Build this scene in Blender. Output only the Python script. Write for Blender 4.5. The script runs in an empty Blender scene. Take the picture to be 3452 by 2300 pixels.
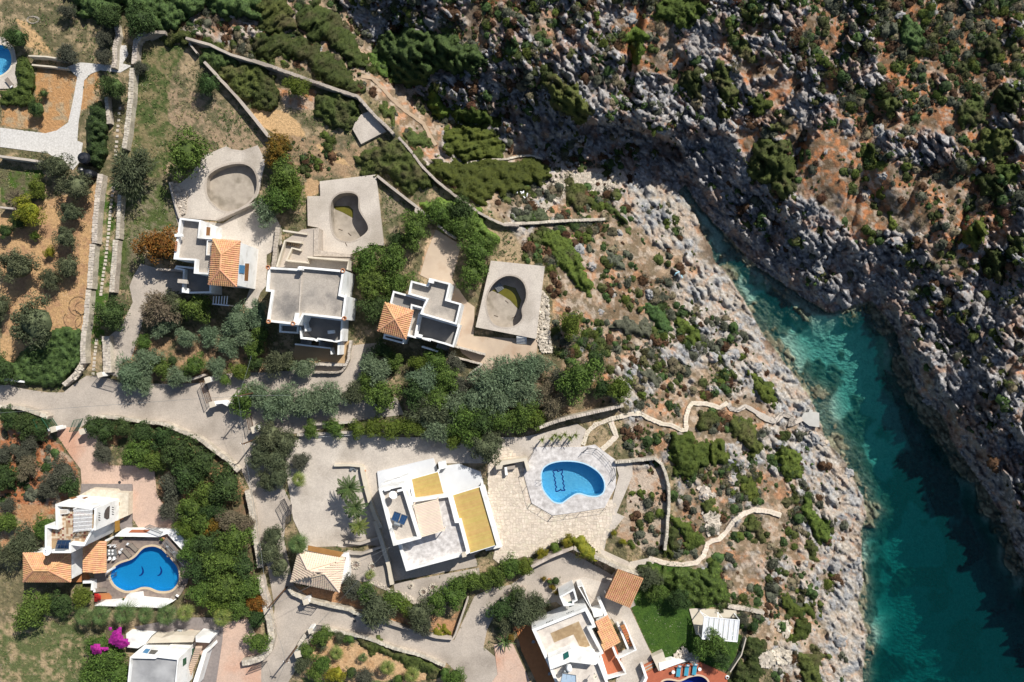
import bpy, math, random
import numpy as np
from mathutils import Vector, Matrix, geometry
# ---------------------------------------------------------------- camera, sky, sun, exposure
H, FP, CX, CY = 110.0, 2303.0, 1726.0, 1150.0     # camera height (m), focal length (photo px), photo centre
scene = bpy.context.scene
C = scene.collection
cam_data = bpy.data.cameras.new("camera")
cam = bpy.data.objects.new("camera", cam_data)
C.objects.link(cam)
cam.location = (0, 0, H)
cam_data.sensor_width = 36.0
cam_data.lens = 36.0 * FP / 3452.0
cam_data.clip_start, cam_data.clip_end = 1.0, 3000.0
scene.camera = cam
SUN_EL = math.radians(42.0)
SUN_DIR = Vector((0.61, 0.79, 0)).normalized()
sun_vec = Vector((SUN_DIR.x * math.cos(SUN_EL), SUN_DIR.y * math.cos(SUN_EL), math.sin(SUN_EL)))
sun_data = bpy.data.lights.new("sun", 'SUN')
sun_data.energy = 4.7
sun_data.angle = math.radians(0.53)
sun_data.color = (1.0, 0.955, 0.88)
sun = bpy.data.objects.new("sun", sun_data)
sun.rotation_euler = sun_vec.to_track_quat('Z', 'Y').to_euler()
sun.location = (60, 80, 90)
C.objects.link(sun)
world = bpy.data.worlds.new("World")
scene.world = world
world.use_nodes = True
wn = world.node_tree
bg = wn.nodes["Background"]
sky = wn.nodes.new("ShaderNodeTexSky")
sky.sky_type = 'NISHITA'
sky.sun_disc = False
sky.sun_elevation = SUN_EL
sky.sun_rotation = math.atan2(SUN_DIR.x, SUN_DIR.y)
wn.links.new(sky.outputs[0], bg.inputs[0])
bg.inputs[1].default_value = 0.07
scene.view_settings.view_transform = 'Standard'
scene.view_settings.look = 'None'
scene.view_settings.gamma = 1.0
scene.view_settings.exposure = 0.42
scene.render.engine = 'CYCLES'
scene.cycles.max_bounces = 6
scene.cycles.transparent_max_bounces = 8
rng = np.random.RandomState(7)
random.seed(11)
# ---------------------------------------------------------------- photo px -> place
K = 900 / 2352.0
CR = {'Z': (0, 0, 3452 / 2353.0), 'S': (0, 0, 1.0),
    'A': (0, 0, K), 'B': (850, 0, K), 'C': (1700, 0, K), 'D': (2552, 0, K),
    'E': (0, 560, K), 'F': (850, 560, K), 'G': (1700, 560, K), 'H': (2552, 560, K),
    'I': (0, 1130, K), 'J': (850, 1130, K), 'K': (1700, 1130, K), 'L': (2552, 1130, K),
    'M': (0, 1700, K), 'N': (850, 1700, K), 'O': (1700, 1700, K), 'Q': (2552, 1700, K),
    '1': (680, 1180, .2551), '2': (860, 1900, .2551), '3': (60, 1620, .2807), '4': (560, 700, .2296),
    '5': (880, 1020, .19134), '6': (1240, 900, .2296), '7': (1780, 1920, .2423), '8': (1230, 1530, .4798)}
def S(c, pts):
  x0, y0, k = CR[c]
  return [(x0 + a * k, y0 + b * k) for a, b in pts]
def at(px, py, z):
  k = (H - z) / FP
  return ((px - CX) * k, (CY - py) * k, z)
def XY(c, pts, z):
  return [at(a, b, z)[:2] for a, b in S(c, pts)]
def P3(c, x, y, z):
  (a, b), = S(c, [(x, y)])
  return Vector(at(a, b, z))
# ---------------------------------------------------------------- noise
_T = np.random.RandomState(3).rand(8, 256, 256)
def vnoise(x, y, s=0):
  t = _T[s % 8]
  ox, oy = (s * 37.31) % 91, (s * 17.77) % 83
  x = x + ox
  y = y + oy
  xi = np.floor(x).astype(np.int64)
  yi = np.floor(y).astype(np.int64)
  fx = x - xi
  fy = y - yi
  fx = fx * fx * (3 - 2 * fx)
  fy = fy * fy * (3 - 2 * fy)
  a = t[yi & 255, xi & 255]
  b = t[yi & 255, (xi + 1) & 255]
  c = t[(yi + 1) & 255, xi & 255]
  d = t[(yi + 1) & 255, (xi + 1) & 255]
  return (a * (1 - fx) + b * fx) * (1 - fy) + (c * (1 - fx) + d * fx) * fy
def fbm(x, y, s=0, o=4, g=.5):
  v = 0
  a = 1.0
  n = 0
  for i in range(o):
    v = v + a * vnoise(x, y, s + i)
    n += a
    a *= g
    x = x * 2.03 + 3.1
    y = y * 2.03 + 7.7
  return v / n
def ridged(x, y, s=0, o=4, g=.5):
  v = 0
  a = 1.0
  n = 0
  for i in range(o):
    r = 1 - np.abs(2 * vnoise(x, y, s + i) - 1)
    v = v + a * r * r
    n += a
    a *= g
    x = x * 2.1 + 1.3
    y = y * 2.1 + 5.1
  return v / n
def worley(x, y, s=0):
  t1, t2, t3 = _T[s % 8], _T[(s + 1) % 8], _T[(s + 2) % 8]
  xi = np.floor(x).astype(np.int64)
  yi = np.floor(y).astype(np.int64)
  f1 = np.full(x.shape, 9.0)
  f2 = np.full(x.shape, 9.0)
  idv = np.zeros(x.shape)
  for dx in (-1, 0, 1):
    for dy in (-1, 0, 1):
      cx = xi + dx
      cy = yi + dy
      px = cx + t1[cy & 255, cx & 255]
      py = cy + t2[cy & 255, cx & 255]
      d = np.hypot(px - x, py - y)
      m = d < f1
      f2 = np.where(m, f1, np.minimum(f2, d))
      idv = np.where(m, t3[cy & 255, cx & 255], idv)
      f1 = np.where(m, d, f1)
  return f1, f2, idv
def sstep(a, b, x):
  t = np.clip((x - a) / (b - a), 0, 1)
  return t * t * (3 - 2 * t)
def inpoly(px, py, poly):
  r = np.zeros(px.shape, bool)
  n = len(poly)
  for i in range(n):
    x1, y1 = poly[i]
    x2, y2 = poly[(i + 1) % n]
    if y1 == y2:
      continue
    c = ((y1 > py) != (y2 > py)) & (px < (x2 - x1) * (py - y1) / (y2 - y1) + x1)
    r ^= c
  return r
def pdist(px, py, line, closed=False):
  d = np.full(px.shape, 1e9)
  n = len(line)
  for i in range(n if closed else n - 1):
    x1, y1 = line[i]
    x2, y2 = line[(i + 1) % n]
    vx, vy = x2 - x1, y2 - y1
    L = vx * vx + vy * vy + 1e-9
    t = np.clip(((px - x1) * vx + (py - y1) * vy) / L, 0, 1)
    d = np.minimum(d, np.hypot(px - x1 - t * vx, py - y1 - t * vy))
  return d
# ---------------------------------------------------------------- materials
MATS = {}
def srgb(h):
  r, g, b = (int(h[i:i + 2], 16) / 255 for i in (0, 2, 4))
  f = lambda c: c / 12.92 if c <= .04045 else ((c + .055) / 1.055) ** 2.4
  return (f(r), f(g), f(b))
def mat(name, a, b=None, scale=1.0, rough=.85, bump=.0, bscale=None, island=0.0, detail=6, spec=.25, c3=None, s3=.25, metal=0, trans=0, cracks=0):
  """two-tone noise albedo + optional third tone at large scale, grain bump, per-piece variation"""
  if name in MATS:
    return MATS[name]
  m = bpy.data.materials.new(name)
  m.use_nodes = True
  nt = m.node_tree
  N, L = nt.nodes, nt.links
  bs = N["Principled BSDF"]
  bs.inputs["Roughness"].default_value = rough
  bs.inputs["Specular IOR Level"].default_value = spec
  bs.inputs["Metallic"].default_value = metal
  b = b or tuple(c * .8 for c in a)
  geo = N.new("ShaderNodeNewGeometry")
  nz = N.new("ShaderNodeTexNoise")
  nz.inputs["Scale"].default_value = scale
  nz.inputs["Detail"].default_value = detail
  nz.inputs["Roughness"].default_value = .65
  L.new(geo.outputs["Position"], nz.inputs["Vector"])
  rp = N.new("ShaderNodeValToRGB")
  rp.color_ramp.elements[0].position = .33
  rp.color_ramp.elements[1].position = .67
  rp.color_ramp.elements[0].color = (*b, 1)
  rp.color_ramp.elements[1].color = (*a, 1)
  L.new(nz.outputs["Fac"], rp.inputs[0])
  col = rp.outputs[0]
  if c3:
    n3 = N.new("ShaderNodeTexNoise")
    n3.inputs["Scale"].default_value = s3
    n3.inputs["Detail"].default_value = 5
    L.new(geo.outputs["Position"], n3.inputs["Vector"])
    mr = N.new("ShaderNodeMapRange")
    mr.inputs[1].default_value = .5
    mr.inputs[2].default_value = .68
    L.new(n3.outputs["Fac"], mr.inputs[0])
    mx = N.new("ShaderNodeMixRGB")
    mx.inputs[2].default_value = (*c3, 1)
    L.new(mr.outputs[0], mx.inputs[0])
    L.new(col, mx.inputs[1])
    col = mx.outputs[0]
  if cracks:
    vc = N.new("ShaderNodeTexVoronoi")
    vc.feature = 'DISTANCE_TO_EDGE'
    vc.inputs["Scale"].default_value = cracks
    wv = N.new("ShaderNodeTexNoise")
    wv.inputs["Scale"].default_value = .35
    wv.inputs["Detail"].default_value = 6
    L.new(geo.outputs["Position"], wv.inputs["Vector"])
    ws = N.new("ShaderNodeVectorMath")
    ws.operation = 'SCALE'
    ws.inputs["Scale"].default_value = 4.5
    L.new(wv.outputs["Color"], ws.inputs[0])
    wa = N.new("ShaderNodeVectorMath")
    L.new(geo.outputs["Position"], wa.inputs[0])
    L.new(ws.outputs[0], wa.inputs[1])
    L.new(wa.outputs[0], vc.inputs["Vector"])
    mc = N.new("ShaderNodeMapRange")
    mc.inputs[1].default_value = .0
    mc.inputs[2].default_value = .022 * cracks * 2.2
    mc.inputs[3].default_value = .26
    mc.inputs[4].default_value = .0
    L.new(vc.outputs["Distance"], mc.inputs[0])
    mk = N.new("ShaderNodeMixRGB")
    mk.inputs[2].default_value = (.12, .10, .085, 1)
    L.new(mc.outputs[0], mk.inputs[0])
    L.new(col, mk.inputs[1])
    fs = N.new("ShaderNodeTexNoise")
    fs.inputs["Scale"].default_value = 5.5
    fs.inputs["Detail"].default_value = 8
    L.new(geo.outputs["Position"], fs.inputs["Vector"])
    fm = N.new("ShaderNodeMapRange")
    fm.inputs[1].default_value = .3
    fm.inputs[2].default_value = .7
    fm.inputs[3].default_value = .86
    fm.inputs[4].default_value = 1.12
    L.new(fs.outputs["Fac"], fm.inputs[0])
    fv = N.new("ShaderNodeVectorMath")
    fv.operation = 'SCALE'
    L.new(mk.outputs[0], fv.inputs[0])
    L.new(fm.outputs[0], fv.inputs["Scale"])
    col = fv.outputs[0]
  if island:
    hs = N.new("ShaderNodeHueSaturation")
    ml = N.new("ShaderNodeMapRange")
    ml.inputs[3].default_value = 1 - island
    ml.inputs[4].default_value = 1 + island
    L.new(geo.outputs["Random Per Island"], ml.inputs[0])
    L.new(ml.outputs[0], hs.inputs["Value"])
    oi = N.new("ShaderNodeObjectInfo")
    m2 = N.new("ShaderNodeMapRange")
    m2.inputs[3].default_value = .485
    m2.inputs[4].default_value = .515
    L.new(oi.outputs["Random"], m2.inputs[0])
    L.new(m2.outputs[0], hs.inputs["Hue"])
    L.new(col, hs.inputs["Color"])
    col = hs.outputs[0]
  L.new(col, bs.inputs["Base Color"])
  if trans:
    bs.inputs["Subsurface Weight"].default_value = 0
    tr = N.new("ShaderNodeBsdfTranslucent")
    L.new(col, tr.inputs[0])
    mxs = N.new("ShaderNodeMixShader")
    mxs.inputs[0].default_value = trans
    L.new(bs.outputs[0], mxs.inputs[1])
    L.new(tr.outputs[0], mxs.inputs[2])
    L.new(mxs.outputs[0], N["Material Output"].inputs[0])
  if bump:
    bz = N.new("ShaderNodeTexNoise")
    bz.inputs["Scale"].default_value = bscale or scale * 3
    bz.inputs["Detail"].default_value = 5
    L.new(geo.outputs["Position"], bz.inputs["Vector"])
    bp = N.new("ShaderNodeBump")
    bp.inputs["Strength"].default_value = 1
    bp.inputs["Distance"].default_value = bump
    L.new(bz.outputs["Fac"], bp.inputs["Height"])
    L.new(bp.outputs[0], bs.inputs["Normal"])
  MATS[name] = m
  return m
white = mat("white_plaster", (.80, .80, .78), (.73, .73, .72), .5, .8, .01, 6, c3=(.60, .59, .56), s3=.6)
cream = mat("cream_plaster", (.60, .54, .44), (.50, .44, .35), .7, .85, .01, 6)
conc = mat("concrete", (.45, .39, .33), (.36, .315, .27), .35, .9, .01, 8, c3=(.29, .25, .21), s3=.16, cracks=.16)
conc_l = mat("pale_concrete", (.53, .475, .41), (.43, .38, .33), .3, .9, .01, 8, c3=(.36, .315, .265), s3=.2, cracks=.13)
conc_roof = mat("roof_screed", (.43, .38, .325), (.34, .305, .265), .3, .9, .01, 8, c3=(.19, .175, .16), s3=.28, cracks=.2)
conc_d = mat("dark_shaded_concrete", (.23, .215, .20), (.17, .16, .15), .6, .9, .01, 8)  # darker copy of the concrete; carries the shade of the villas' lower terraces
pink = mat("pink_concrete", (.55, .39, .30), (.47, .34, .27), .3, .9, .01, 8, c3=(.50, .29, .20), s3=.16, cracks=.18)
gravel_w = mat("white_gravel", (.62, .60, .57), (.44, .42, .39), 3.5, .95, .05, 9)
stone_w = mat("wall_stone", (.50, .44, .36), (.31, .27, .22), 2.2, .95, .06, 5, island=.22)
stone_cap = mat("cap_stone", (.55, .49, .41), (.37, .33, .28), 2.0, .95, .03, 6, island=.2)
tile_o = mat("orange_clay_tile", (.62, .36, .20), (.48, .25, .125), 1.2, .8, .01, 8, island=.28)
tile_b = mat("sand_clay_tile", (.66, .53, .41), (.58, .46, .35), 1.2, .85, .01, 8, island=.12)
yellow = mat("yellow_reed", (.54, .385, .135), (.46, .32, .105), 1.5, .8, .01, 9, island=.12)
beige = mat("beige_slat", (.74, .61, .49), (.66, .54, .43), 1.5, .85, .01, 9, island=.08)
brown_w = mat("brown_wood", (.26, .12, .04), (.18, .08, .03), 3, .7, .01, 9)
timber = mat("dark_timber", (.12, .065, .035), (.07, .04, .025), 3, .8, .01, 9)
black = mat("black_plastic", (.012, .014, .02), (.009, .010, .014), 2, .35, spec=.5)
metal = mat("grey_metal", (.30, .32, .33), (.24, .26, .27), 4, .45, metal=.6)
dmetal = mat("dark_metal", (.035, .035, .04), (.025, .025, .03), 4, .5, spec=.5)
white_p = mat("white_paint", (.82, .83, .84), (.76, .77, .78), 4, .4, spec=.5)
green_p = mat("green_paint", (.02, .10, .05), (.015, .08, .04), 4, .5, spec=.5)
blue_p = mat("blue_paint", (.07, .22, .40), (.055, .18, .34), 4, .6, spec=.4)
teal_g = mat("green_glass", (.02, .11, .09), (.015, .08, .07), 2, .25, spec=.6)
panel_m = mat("solar_glass", (.012, .045, .12), (.008, .03, .09), 2, .12, spec=.8)
panel_b = mat("blue_cell", (.03, .12, .30), (.02, .09, .24), 5, .2, spec=.7)
glass_d = mat("window_glass", (.03, .035, .04), (.02, .025, .03), 3, .15, spec=.7)
terra = mat("terracotta_floor", (.42, .155, .065), (.34, .125, .055), 1.5, .85, .01, 9, island=.1)
clay_pot = mat("clay_pot", (.50, .25, .13), (.40, .19, .10), 4, .85, .01, 9)
mottle = mat("mottled_tile", (.66, .63, .61), (.36, .335, .32), 1.3, .8, .005, 9)
mottle2 = mat("cream_mottled_tile", (.66, .60, .53), (.44, .39, .345), .9, .8, .005, 9)
tan = mat("tan_stone_tile", (.36, .25, .14), (.26, .18, .10), 1.4, .85, .005, 9, c3=(.42, .32, .20), s3=.7)
crazy = mat("crazy_paving_stone", (.66, .58, .48), (.50, .43, .34), 2.4, .9, .02, 8, island=.14)
crazy_g = mat("paving_joint", (.56, .48, .39), (.46, .39, .31), 2, .95, .02, 8)
paver = mat("grey_brown_paver", (.24, .19, .165), (.155, .125, .11), 2.6, .9, .02, 9, c3=(.28, .22, .18), s3=.8)
paver_g = mat("grey_paver", (.26, .225, .21), (.19, .165, .155), 2.6, .9, .02, 9)
lounger_m = mat("taupe_mesh", (.24, .20, .165), (.20, .17, .14), 6, .8)
cushion_b = mat("turquoise_cushion", (.05, .30, .42), (.04, .25, .36), 6, .8)
rubble_m = mat("rubble_stone", (.58, .52, .43), (.36, .32, .26), 2.2, .95, .03, 8, island=.25)
boulder_m = mat("grey_limestone", (.36, .355, .345), (.14, .145, .155), 2.2, .95, .12, 3.5, island=.12, c3=(.42, .34, .27), s3=.8)
basin_b = mat("pool_mosaic_turquoise", (.20, .62, .84), (.14, .52, .78), 2.5, .5, .0, island=0)
basin_d = mat("pool_mosaic_blue", (.02, .40, .74), (.015, .34, .68), 4, .5)
basin_deep = mat("pool_mosaic_deep_blue", (.01, .04, .40), (.01, .035, .34), 4, .5)
mosaic_n = mat("navy_mosaic", (.01, .05, .30), (.01, .04, .25), 4, .5)
bare_basin = mat("bare_pool_render", (.40, .35, .29), (.30, .26, .215), .8, .9, .02, 8, c3=(.22, .19, .15), s3=.5)
green_slime = mat("stagnant_water", (.13, .12, .015), (.09, .08, .01), .9, .25, spec=.5)
magenta = mat("magenta_flower", (.42, .02, .26), (.24, .02, .15), 3, .8, island=.3, trans=.25)
red_fl = mat("red_flower", (.42, .02, .03), (.28, .015, .02), 3, .8, island=.3, trans=.2)
yel_fl = mat("yellow_flower", (.50, .30, .015), (.38, .22, .01), 3, .8, island=.3, trans=.2)
bark = mat("bark", (.12, .09, .06), (.07, .05, .035), 6, .95, .02, 12)
drytwig = mat("dry_twig", (.24, .17, .13), (.16, .11, .08), 3, .95)
LEAF = {
  'green': mat("leaf_green", (.120, .185, .032), (.046, .084, .017), 1.3, .75, island=.45, trans=.16),
  'dark': mat("leaf_dark", (.062, .102, .026), (.026, .048, .015), 1.3, .8, island=.45, trans=.1),
  'olive': mat("leaf_olive", (.105, .120, .060), (.045, .056, .029), 1.3, .8, island=.4, trans=.1),
  'silver': mat("leaf_silver", (.175, .235, .135), (.07, .105, .052), 1.5, .7, island=.4, trans=.12),
  'lime': mat("leaf_lime", (.125, .165, .022), (.075, .11, .016), 1.3, .75, island=.4, trans=.18),
  'yellow': mat("leaf_yellow", (.26, .23, .02), (.12, .14, .015), 1.3, .75, island=.4, trans=.18),
  'orange': mat("leaf_orange", (.25, .095, .015), (.10, .075, .012), 1.6, .8, island=.45, trans=.1),
  'gold': mat("leaf_gold", (.22, .13, .012), (.09, .085, .012), 1.2, .8, island=.45, trans=.1),
  'mat': mat("leaf_heath", (.072, .088, .020), (.036, .050, .012), .9, .85, island=.45, trans=.08, c3=(.075, .068, .030), s3=.3),
  'matlime': mat("leaf_heath_bright", (.082, .105, .016), (.046, .066, .012), .8, .85, island=.45, trans=.1),
  'brown': mat("leaf_brown", (.095, .048, .024), (.05, .027, .016), 1.3, .9, island=.4),
  'grey': mat("leaf_greygreen", (.088, .092, .062), (.05, .055, .038), 1.3, .9, island=.4),
  'dry': mat("leaf_dry", (.17, .135, .09), (.10, .09, .05), 1.3, .9, island=.4),
  'palm': mat("leaf_palm", (.10, .15, .045), (.06, .10, .03), 2, .6, island=.3, trans=.15),
  'palmy': mat("leaf_palm_light", (.19, .22, .05), (.11, .15, .035), 2, .6, island=.3, trans=.15),
  'hedge': mat("leaf_hedge", (.085, .125, .022), (.045, .072, .015), 1.5, .8, island=.45, trans=.1),
}
# ---------------------------------------------------------------- objects
WLOC = {}
def tag(o, label=None, cat=None, group=None, kind=None):
  if label:
    o["label"] = label
  if cat:
    o["category"] = cat
  if group:
    o["group"] = group
  if kind:
    o["kind"] = kind
  return o
def thing(name, label, cat, loc, group=None):
  o = bpy.data.objects.new(name, None)
  o.empty_display_size = .3
  C.objects.link(o)
  o.location = loc
  WLOC[o.name] = Vector(loc)
  return tag(o, label, cat, group)
def wl(o):
  return WLOC.get(o.name, Vector((0, 0, 0))) if o else Vector((0, 0, 0))
def area2(p):
  return sum(p[i][0] * p[(i + 1) % len(p)][1] - p[(i + 1) % len(p)][0] * p[i][1] for i in range(len(p)))
def ccw(p):
  return list(p) if area2(p) > 0 else list(reversed(p))
def inset(p, t):
  p = ccw(p)
  n = len(p)
  out = []
  for i in range(n):
    a, b, c = Vector(p[i - 1]), Vector(p[i]), Vector(p[(i + 1) % n])
    d1 = (b - a).normalized()
    d2 = (c - b).normalized()
    n1 = Vector((-d1.y, d1.x))
    n2 = Vector((-d2.y, d2.x))
    m = n1 + n2
    if m.length < 1e-3:
      m = n1
    m = m.normalized()
    k = t / max(.35, m.dot(n1))
    out.append((b.x + m.x * k, b.y + m.y * k))
  return out
class MB:
  def __init__(self):
    self.v, self.f, self.m = [], [], []
    self.mi = 0
  def face(self, pts):
    n = len(self.v)
    self.v += [tuple(p) for p in pts]
    self.f.append(tuple(range(n, n + len(pts))))
    self.m.append(self.mi)
  def prism(self, poly, z0, z1, bottom=True, top=True):
    p = ccw(poly)
    n = len(self.v)
    k = len(p)
    z0f = z0 if callable(z0) else (lambda x, y: z0)
    z1f = z1 if callable(z1) else (lambda x, y: z1)
    self.v += [(x, y, z0f(x, y)) for x, y in p] + [(x, y, z1f(x, y)) for x, y in p]
    for i in range(k):
      j = (i + 1) % k
      self.f.append((n + i, n + j, n + k + j, n + k + i))
      self.m.append(self.mi)
    if top:
      self.f.append(tuple(range(n + k, n + 2 * k)))
      self.m.append(self.mi)
    if bottom:
      self.f.append(tuple(range(n + k - 1, n - 1, -1)))
      self.m.append(self.mi)
  def ring(self, outer, inner, z0, z1):
    o, i_ = ccw(outer), ccw(inner)
    k = len(o)
    n = len(self.v)
    self.v += [(x, y, z0) for x, y in o] + [(x, y, z1) for x, y in o] + [(x, y, z1) for x, y in i_] + [(x, y, z0) for x, y in i_]
    for a in range(k):
      b = (a + 1) % k
      for r in range(3):
        self.f.append((n + r * k + a, n + r * k + b, n + (r + 1) * k + b, n + (r + 1) * k + a))
        self.m.append(self.mi)
      self.f.append((n + 3 * k + a, n + 3 * k + b, n + b, n + a))
      self.m.append(self.mi)
  def holed(self, outer, holes, z0, z1):
    """slab with holes: top face and all side faces"""
    loops = [ccw(outer)] + [list(reversed(ccw(h))) for h in holes]
    flat = [Vector((x, y, 0)) for l in loops for x, y in l]
    tris = geometry.tessellate_polygon([[Vector((x, y, 0)) for x, y in l] for l in loops])
    n = len(self.v)
    self.v += [(p.x, p.y, z1) for p in flat]
    for t in tris:
      a, b, c = t
      ar = (flat[b] - flat[a]).cross(flat[c] - flat[a]).z
      self.f.append((n + a, n + b, n + c) if ar > 0 else (n + a, n + c, n + b))
      self.m.append(self.mi)
    for l in loops:
      k = len(l)
      m = len(self.v)
      self.v += [(x, y, z0) for x, y in l] + [(x, y, z1) for x, y in l]
      for i in range(k):
        j = (i + 1) % k
        self.f.append((m + i, m + j, m + k + j, m + k + i))
        self.m.append(self.mi)
  def box(self, c, s, rz=0, M=None):
    hx, hy, hz = s[0] / 2, s[1] / 2, s[2] / 2
    M = M or (Matrix.Translation(Vector(c)) @ Matrix.Rotation(rz, 4, 'Z'))
    n = len(self.v)
    for z in (-hz, hz):
      for x, y in ((-hx, -hy), (hx, -hy), (hx, hy), (-hx, hy)):
        self.v.append(tuple(M @ Vector((x, y, z))))
    for q in ((3, 2, 1, 0), (4, 5, 6, 7), (0, 1, 5, 4), (1, 2, 6, 5), (2, 3, 7, 6), (3, 0, 4, 7)):
      self.f.append(tuple(n + i for i in q))
      self.m.append(self.mi)
  def beam(self, a, b, w, h):
    a, b = Vector(a), Vector(b)
    d = b - a
    q = d.to_track_quat('X', 'Z').to_matrix().to_4x4()
    self.box(None, (d.length, w, h), M=Matrix.Translation((a + b) / 2) @ q)
  def tube(self, pts, r, n=6, caps=True, r2=None):
    pts = [Vector(p) for p in pts]
    base = len(self.v)
    for i, p in enumerate(pts):
      d = (pts[min(i + 1, len(pts) - 1)] - pts[max(i - 1, 0)])
      d = d.normalized() if d.length > 1e-6 else Vector((0, 0, 1))
      u = d.cross(Vector((0, 0, 1)))
      if u.length < .05:
        u = d.cross(Vector((0, 1, 0)))
      u.normalize()
      w = d.cross(u)
      t = i / max(1, len(pts) - 1)
      rr = r if r2 is None else r * (1 - t) + r2 * t
      for k in range(n):
        a = 2 * math.pi * k / n
        self.v.append(tuple(p + u * math.cos(a) * rr + w * math.sin(a) * rr))
    for i in range(len(pts) - 1):
      for k in range(n):
        a, b = base + i * n + k, base + i * n + (k + 1) % n
        self.f.append((a, a + n, b + n, b))
        self.m.append(self.mi)
    if caps:
      self.f.append(tuple(base + k for k in range(n)))
      self.f.append(tuple(base + (len(pts) - 1) * n + k for k in reversed(range(n))))
      self.m += [self.mi] * 2
  def lathe(self, c, prof, n=16, cap=True, sx=1, sy=1):
    base = len(self.v)
    for r, z in prof:
      for k in range(n):
        a = 2 * math.pi * k / n
        self.v.append((c[0] + r * math.cos(a) * sx, c[1] + r * math.sin(a) * sy, c[2] + z))
    for i in range(len(prof) - 1):
      for k in range(n):
        a, b = base + i * n + k, base + i * n + (k + 1) % n
        self.f.append((a, b, b + n, a + n))
        self.m.append(self.mi)
    if cap:
      self.f.append(tuple(base + (len(prof) - 1) * n + k for k in range(n)))
      self.m.append(self.mi)
  def wallline(self, line, w, z0, z1, jit=0.0, step=None):
    """a wall along a line of xy points with mitred corners; returns nothing"""
    pts = [Vector(p) for p in line]
    if step:
      q = [pts[0]]
      for a, b in zip(pts, pts[1:]):
        n = max(1, int((b - a).length / step))
        q += [a.lerp(b, (i + 1) / n) for i in range(n)]
      pts = q
    L, R = [], []
    for i, p in enumerate(pts):
      d = (pts[min(i + 1, len(pts) - 1)] - pts[max(i - 1, 0)]).normalized()
      nn = Vector((-d.y, d.x))
      L.append(p + nn * (w / 2 + random.uniform(-jit, jit)))
      R.append(p - nn * (w / 2 + random.uniform(-jit, jit)))
    k = len(pts)
    n = len(self.v)
    zt = [z1 + random.uniform(-jit, jit) for _ in pts]
    z0f = z0 if callable(z0) else (lambda x, y: z0)
    for i in range(k):
      self.v += [(L[i].x, L[i].y, z0f(*L[i])), (L[i].x, L[i].y, zt[i]), (R[i].x, R[i].y, zt[i]), (R[i].x, R[i].y, z0f(*R[i]))]
    for i in range(k - 1):
      a = n + 4 * i
      b = a + 4
      for s in ((0, 1), (1, 2), (2, 3)):
        self.f.append((a + s[0], b + s[0], b + s[1], a + s[1]))
        self.m.append(self.mi)
    self.f.append((n, n + 1, n + 2, n + 3))
    self.f.append((n + 4 * k - 1, n + 4 * k - 2, n + 4 * k - 3, n + 4 * k - 4))
    self.m += [self.mi] * 2
  def mesh(self, name, mats, off=(0, 0, 0), smooth=False):
    me = bpy.data.meshes.new(name)
    o = Vector(off)
    me.from_pydata([(x - o.x, y - o.y, z - o.z) for x, y, z in self.v], [], self.f)
    for m in (mats if isinstance(mats, (list, tuple)) else [mats]):
      me.materials.append(m)
    if isinstance(mats, (list, tuple)):
      me.polygons.foreach_set("material_index", self.m)
    if smooth:
      me.polygons.foreach_set("use_smooth", [True] * len(me.polygons))
    me.update()
    return me
  def build(self, name, mats, parent=None, smooth=False, **kw):
    me = self.mesh(name, mats, wl(parent), smooth)
    o = bpy.data.objects.new(name, me)
    C.objects.link(o)
    if parent:
      o.parent = parent
      WLOC[o.name] = wl(parent)
    return tag(o, **kw)
def npmesh(name, v, quads, mats, mi=None, tris=None, smooth=False):
  me = bpy.data.meshes.new(name)
  v = np.asarray(v, np.float32)
  nq = 0 if quads is None else len(quads)
  nt_ = 0 if tris is None else len(tris)
  me.vertices.add(len(v))
  me.vertices.foreach_set("co", v.ravel())
  loops = []
  if nq:
    loops.append(np.asarray(quads, np.int32).ravel())
  if nt_:
    loops.append(np.asarray(tris, np.int32).ravel())
  loops = np.concatenate(loops)
  me.loops.add(len(loops))
  me.loops.foreach_set("vertex_index", loops)
  me.polygons.add(nq + nt_)
  me.polygons.foreach_set("loop_start", np.concatenate([np.arange(nq) * 4, nq * 4 + np.arange(nt_) * 3]).astype(np.int32))
  for m in (mats if isinstance(mats, (list, tuple)) else [mats]):
    me.materials.append(m)
  if mi is not None:
    me.polygons.foreach_set("material_index", np.asarray(mi, np.int32))
  if smooth:
    me.polygons.foreach_set("use_smooth", np.ones(nq + nt_, bool))
  me.update(calc_edges=True)
  return me
def link(name, me, parent=None, loc=None, M=None, **kw):
  o = bpy.data.objects.new(name, me)
  C.objects.link(o)
  if parent:
    o.parent = parent
    WLOC[o.name] = wl(parent)
  if loc is not None:
    o.location = Vector(loc) - wl(parent)
    if not parent:
      WLOC[o.name] = Vector(loc)
  if M is not None:
    o.matrix_basis = Matrix.Translation(-wl(parent)) @ M
  return tag(o, **kw)
# ---------------------------------------------------------------- terrain (traced outlines, real heights)
LBANK = S('Z', [(1560, 440), (1600, 500), (1642, 590), (1700, 680), (1758, 770), (1818, 850), (1868, 930), (1892, 1000), (1942, 1060),
        (1968, 1120), (1992, 1180), (1975, 1225), (1982, 1320), (1972, 1400), (1990, 1460), (1982, 1567), (2000, 1800), (2010, 2300)])
RBANK = S('Z', [(1575, 425), (1600, 470), (1650, 520), (1700, 575), (1740, 610), (1800, 650), (1850, 688), (1905, 722), (1950, 705), (2000, 690), (2050, 745),
        (2085, 830), (2110, 900), (2165, 960), (2202, 1040), (2250, 1100), (2305, 1190), (2338, 1270), (2390, 1360), (2480, 1520), (2700, 1800), (2900, 2300)])
GORGE = S('Z', [(1565, 432), (1500, 410), (1420, 385), (1330, 365), (1230, 348), (1130, 320), (1060, 290), (985, 240), (930, 190), (880, 130), (830, 70), (780, 0), (700, -160), (620, -500)])
WATER = LBANK + RBANK[::-1]
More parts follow.
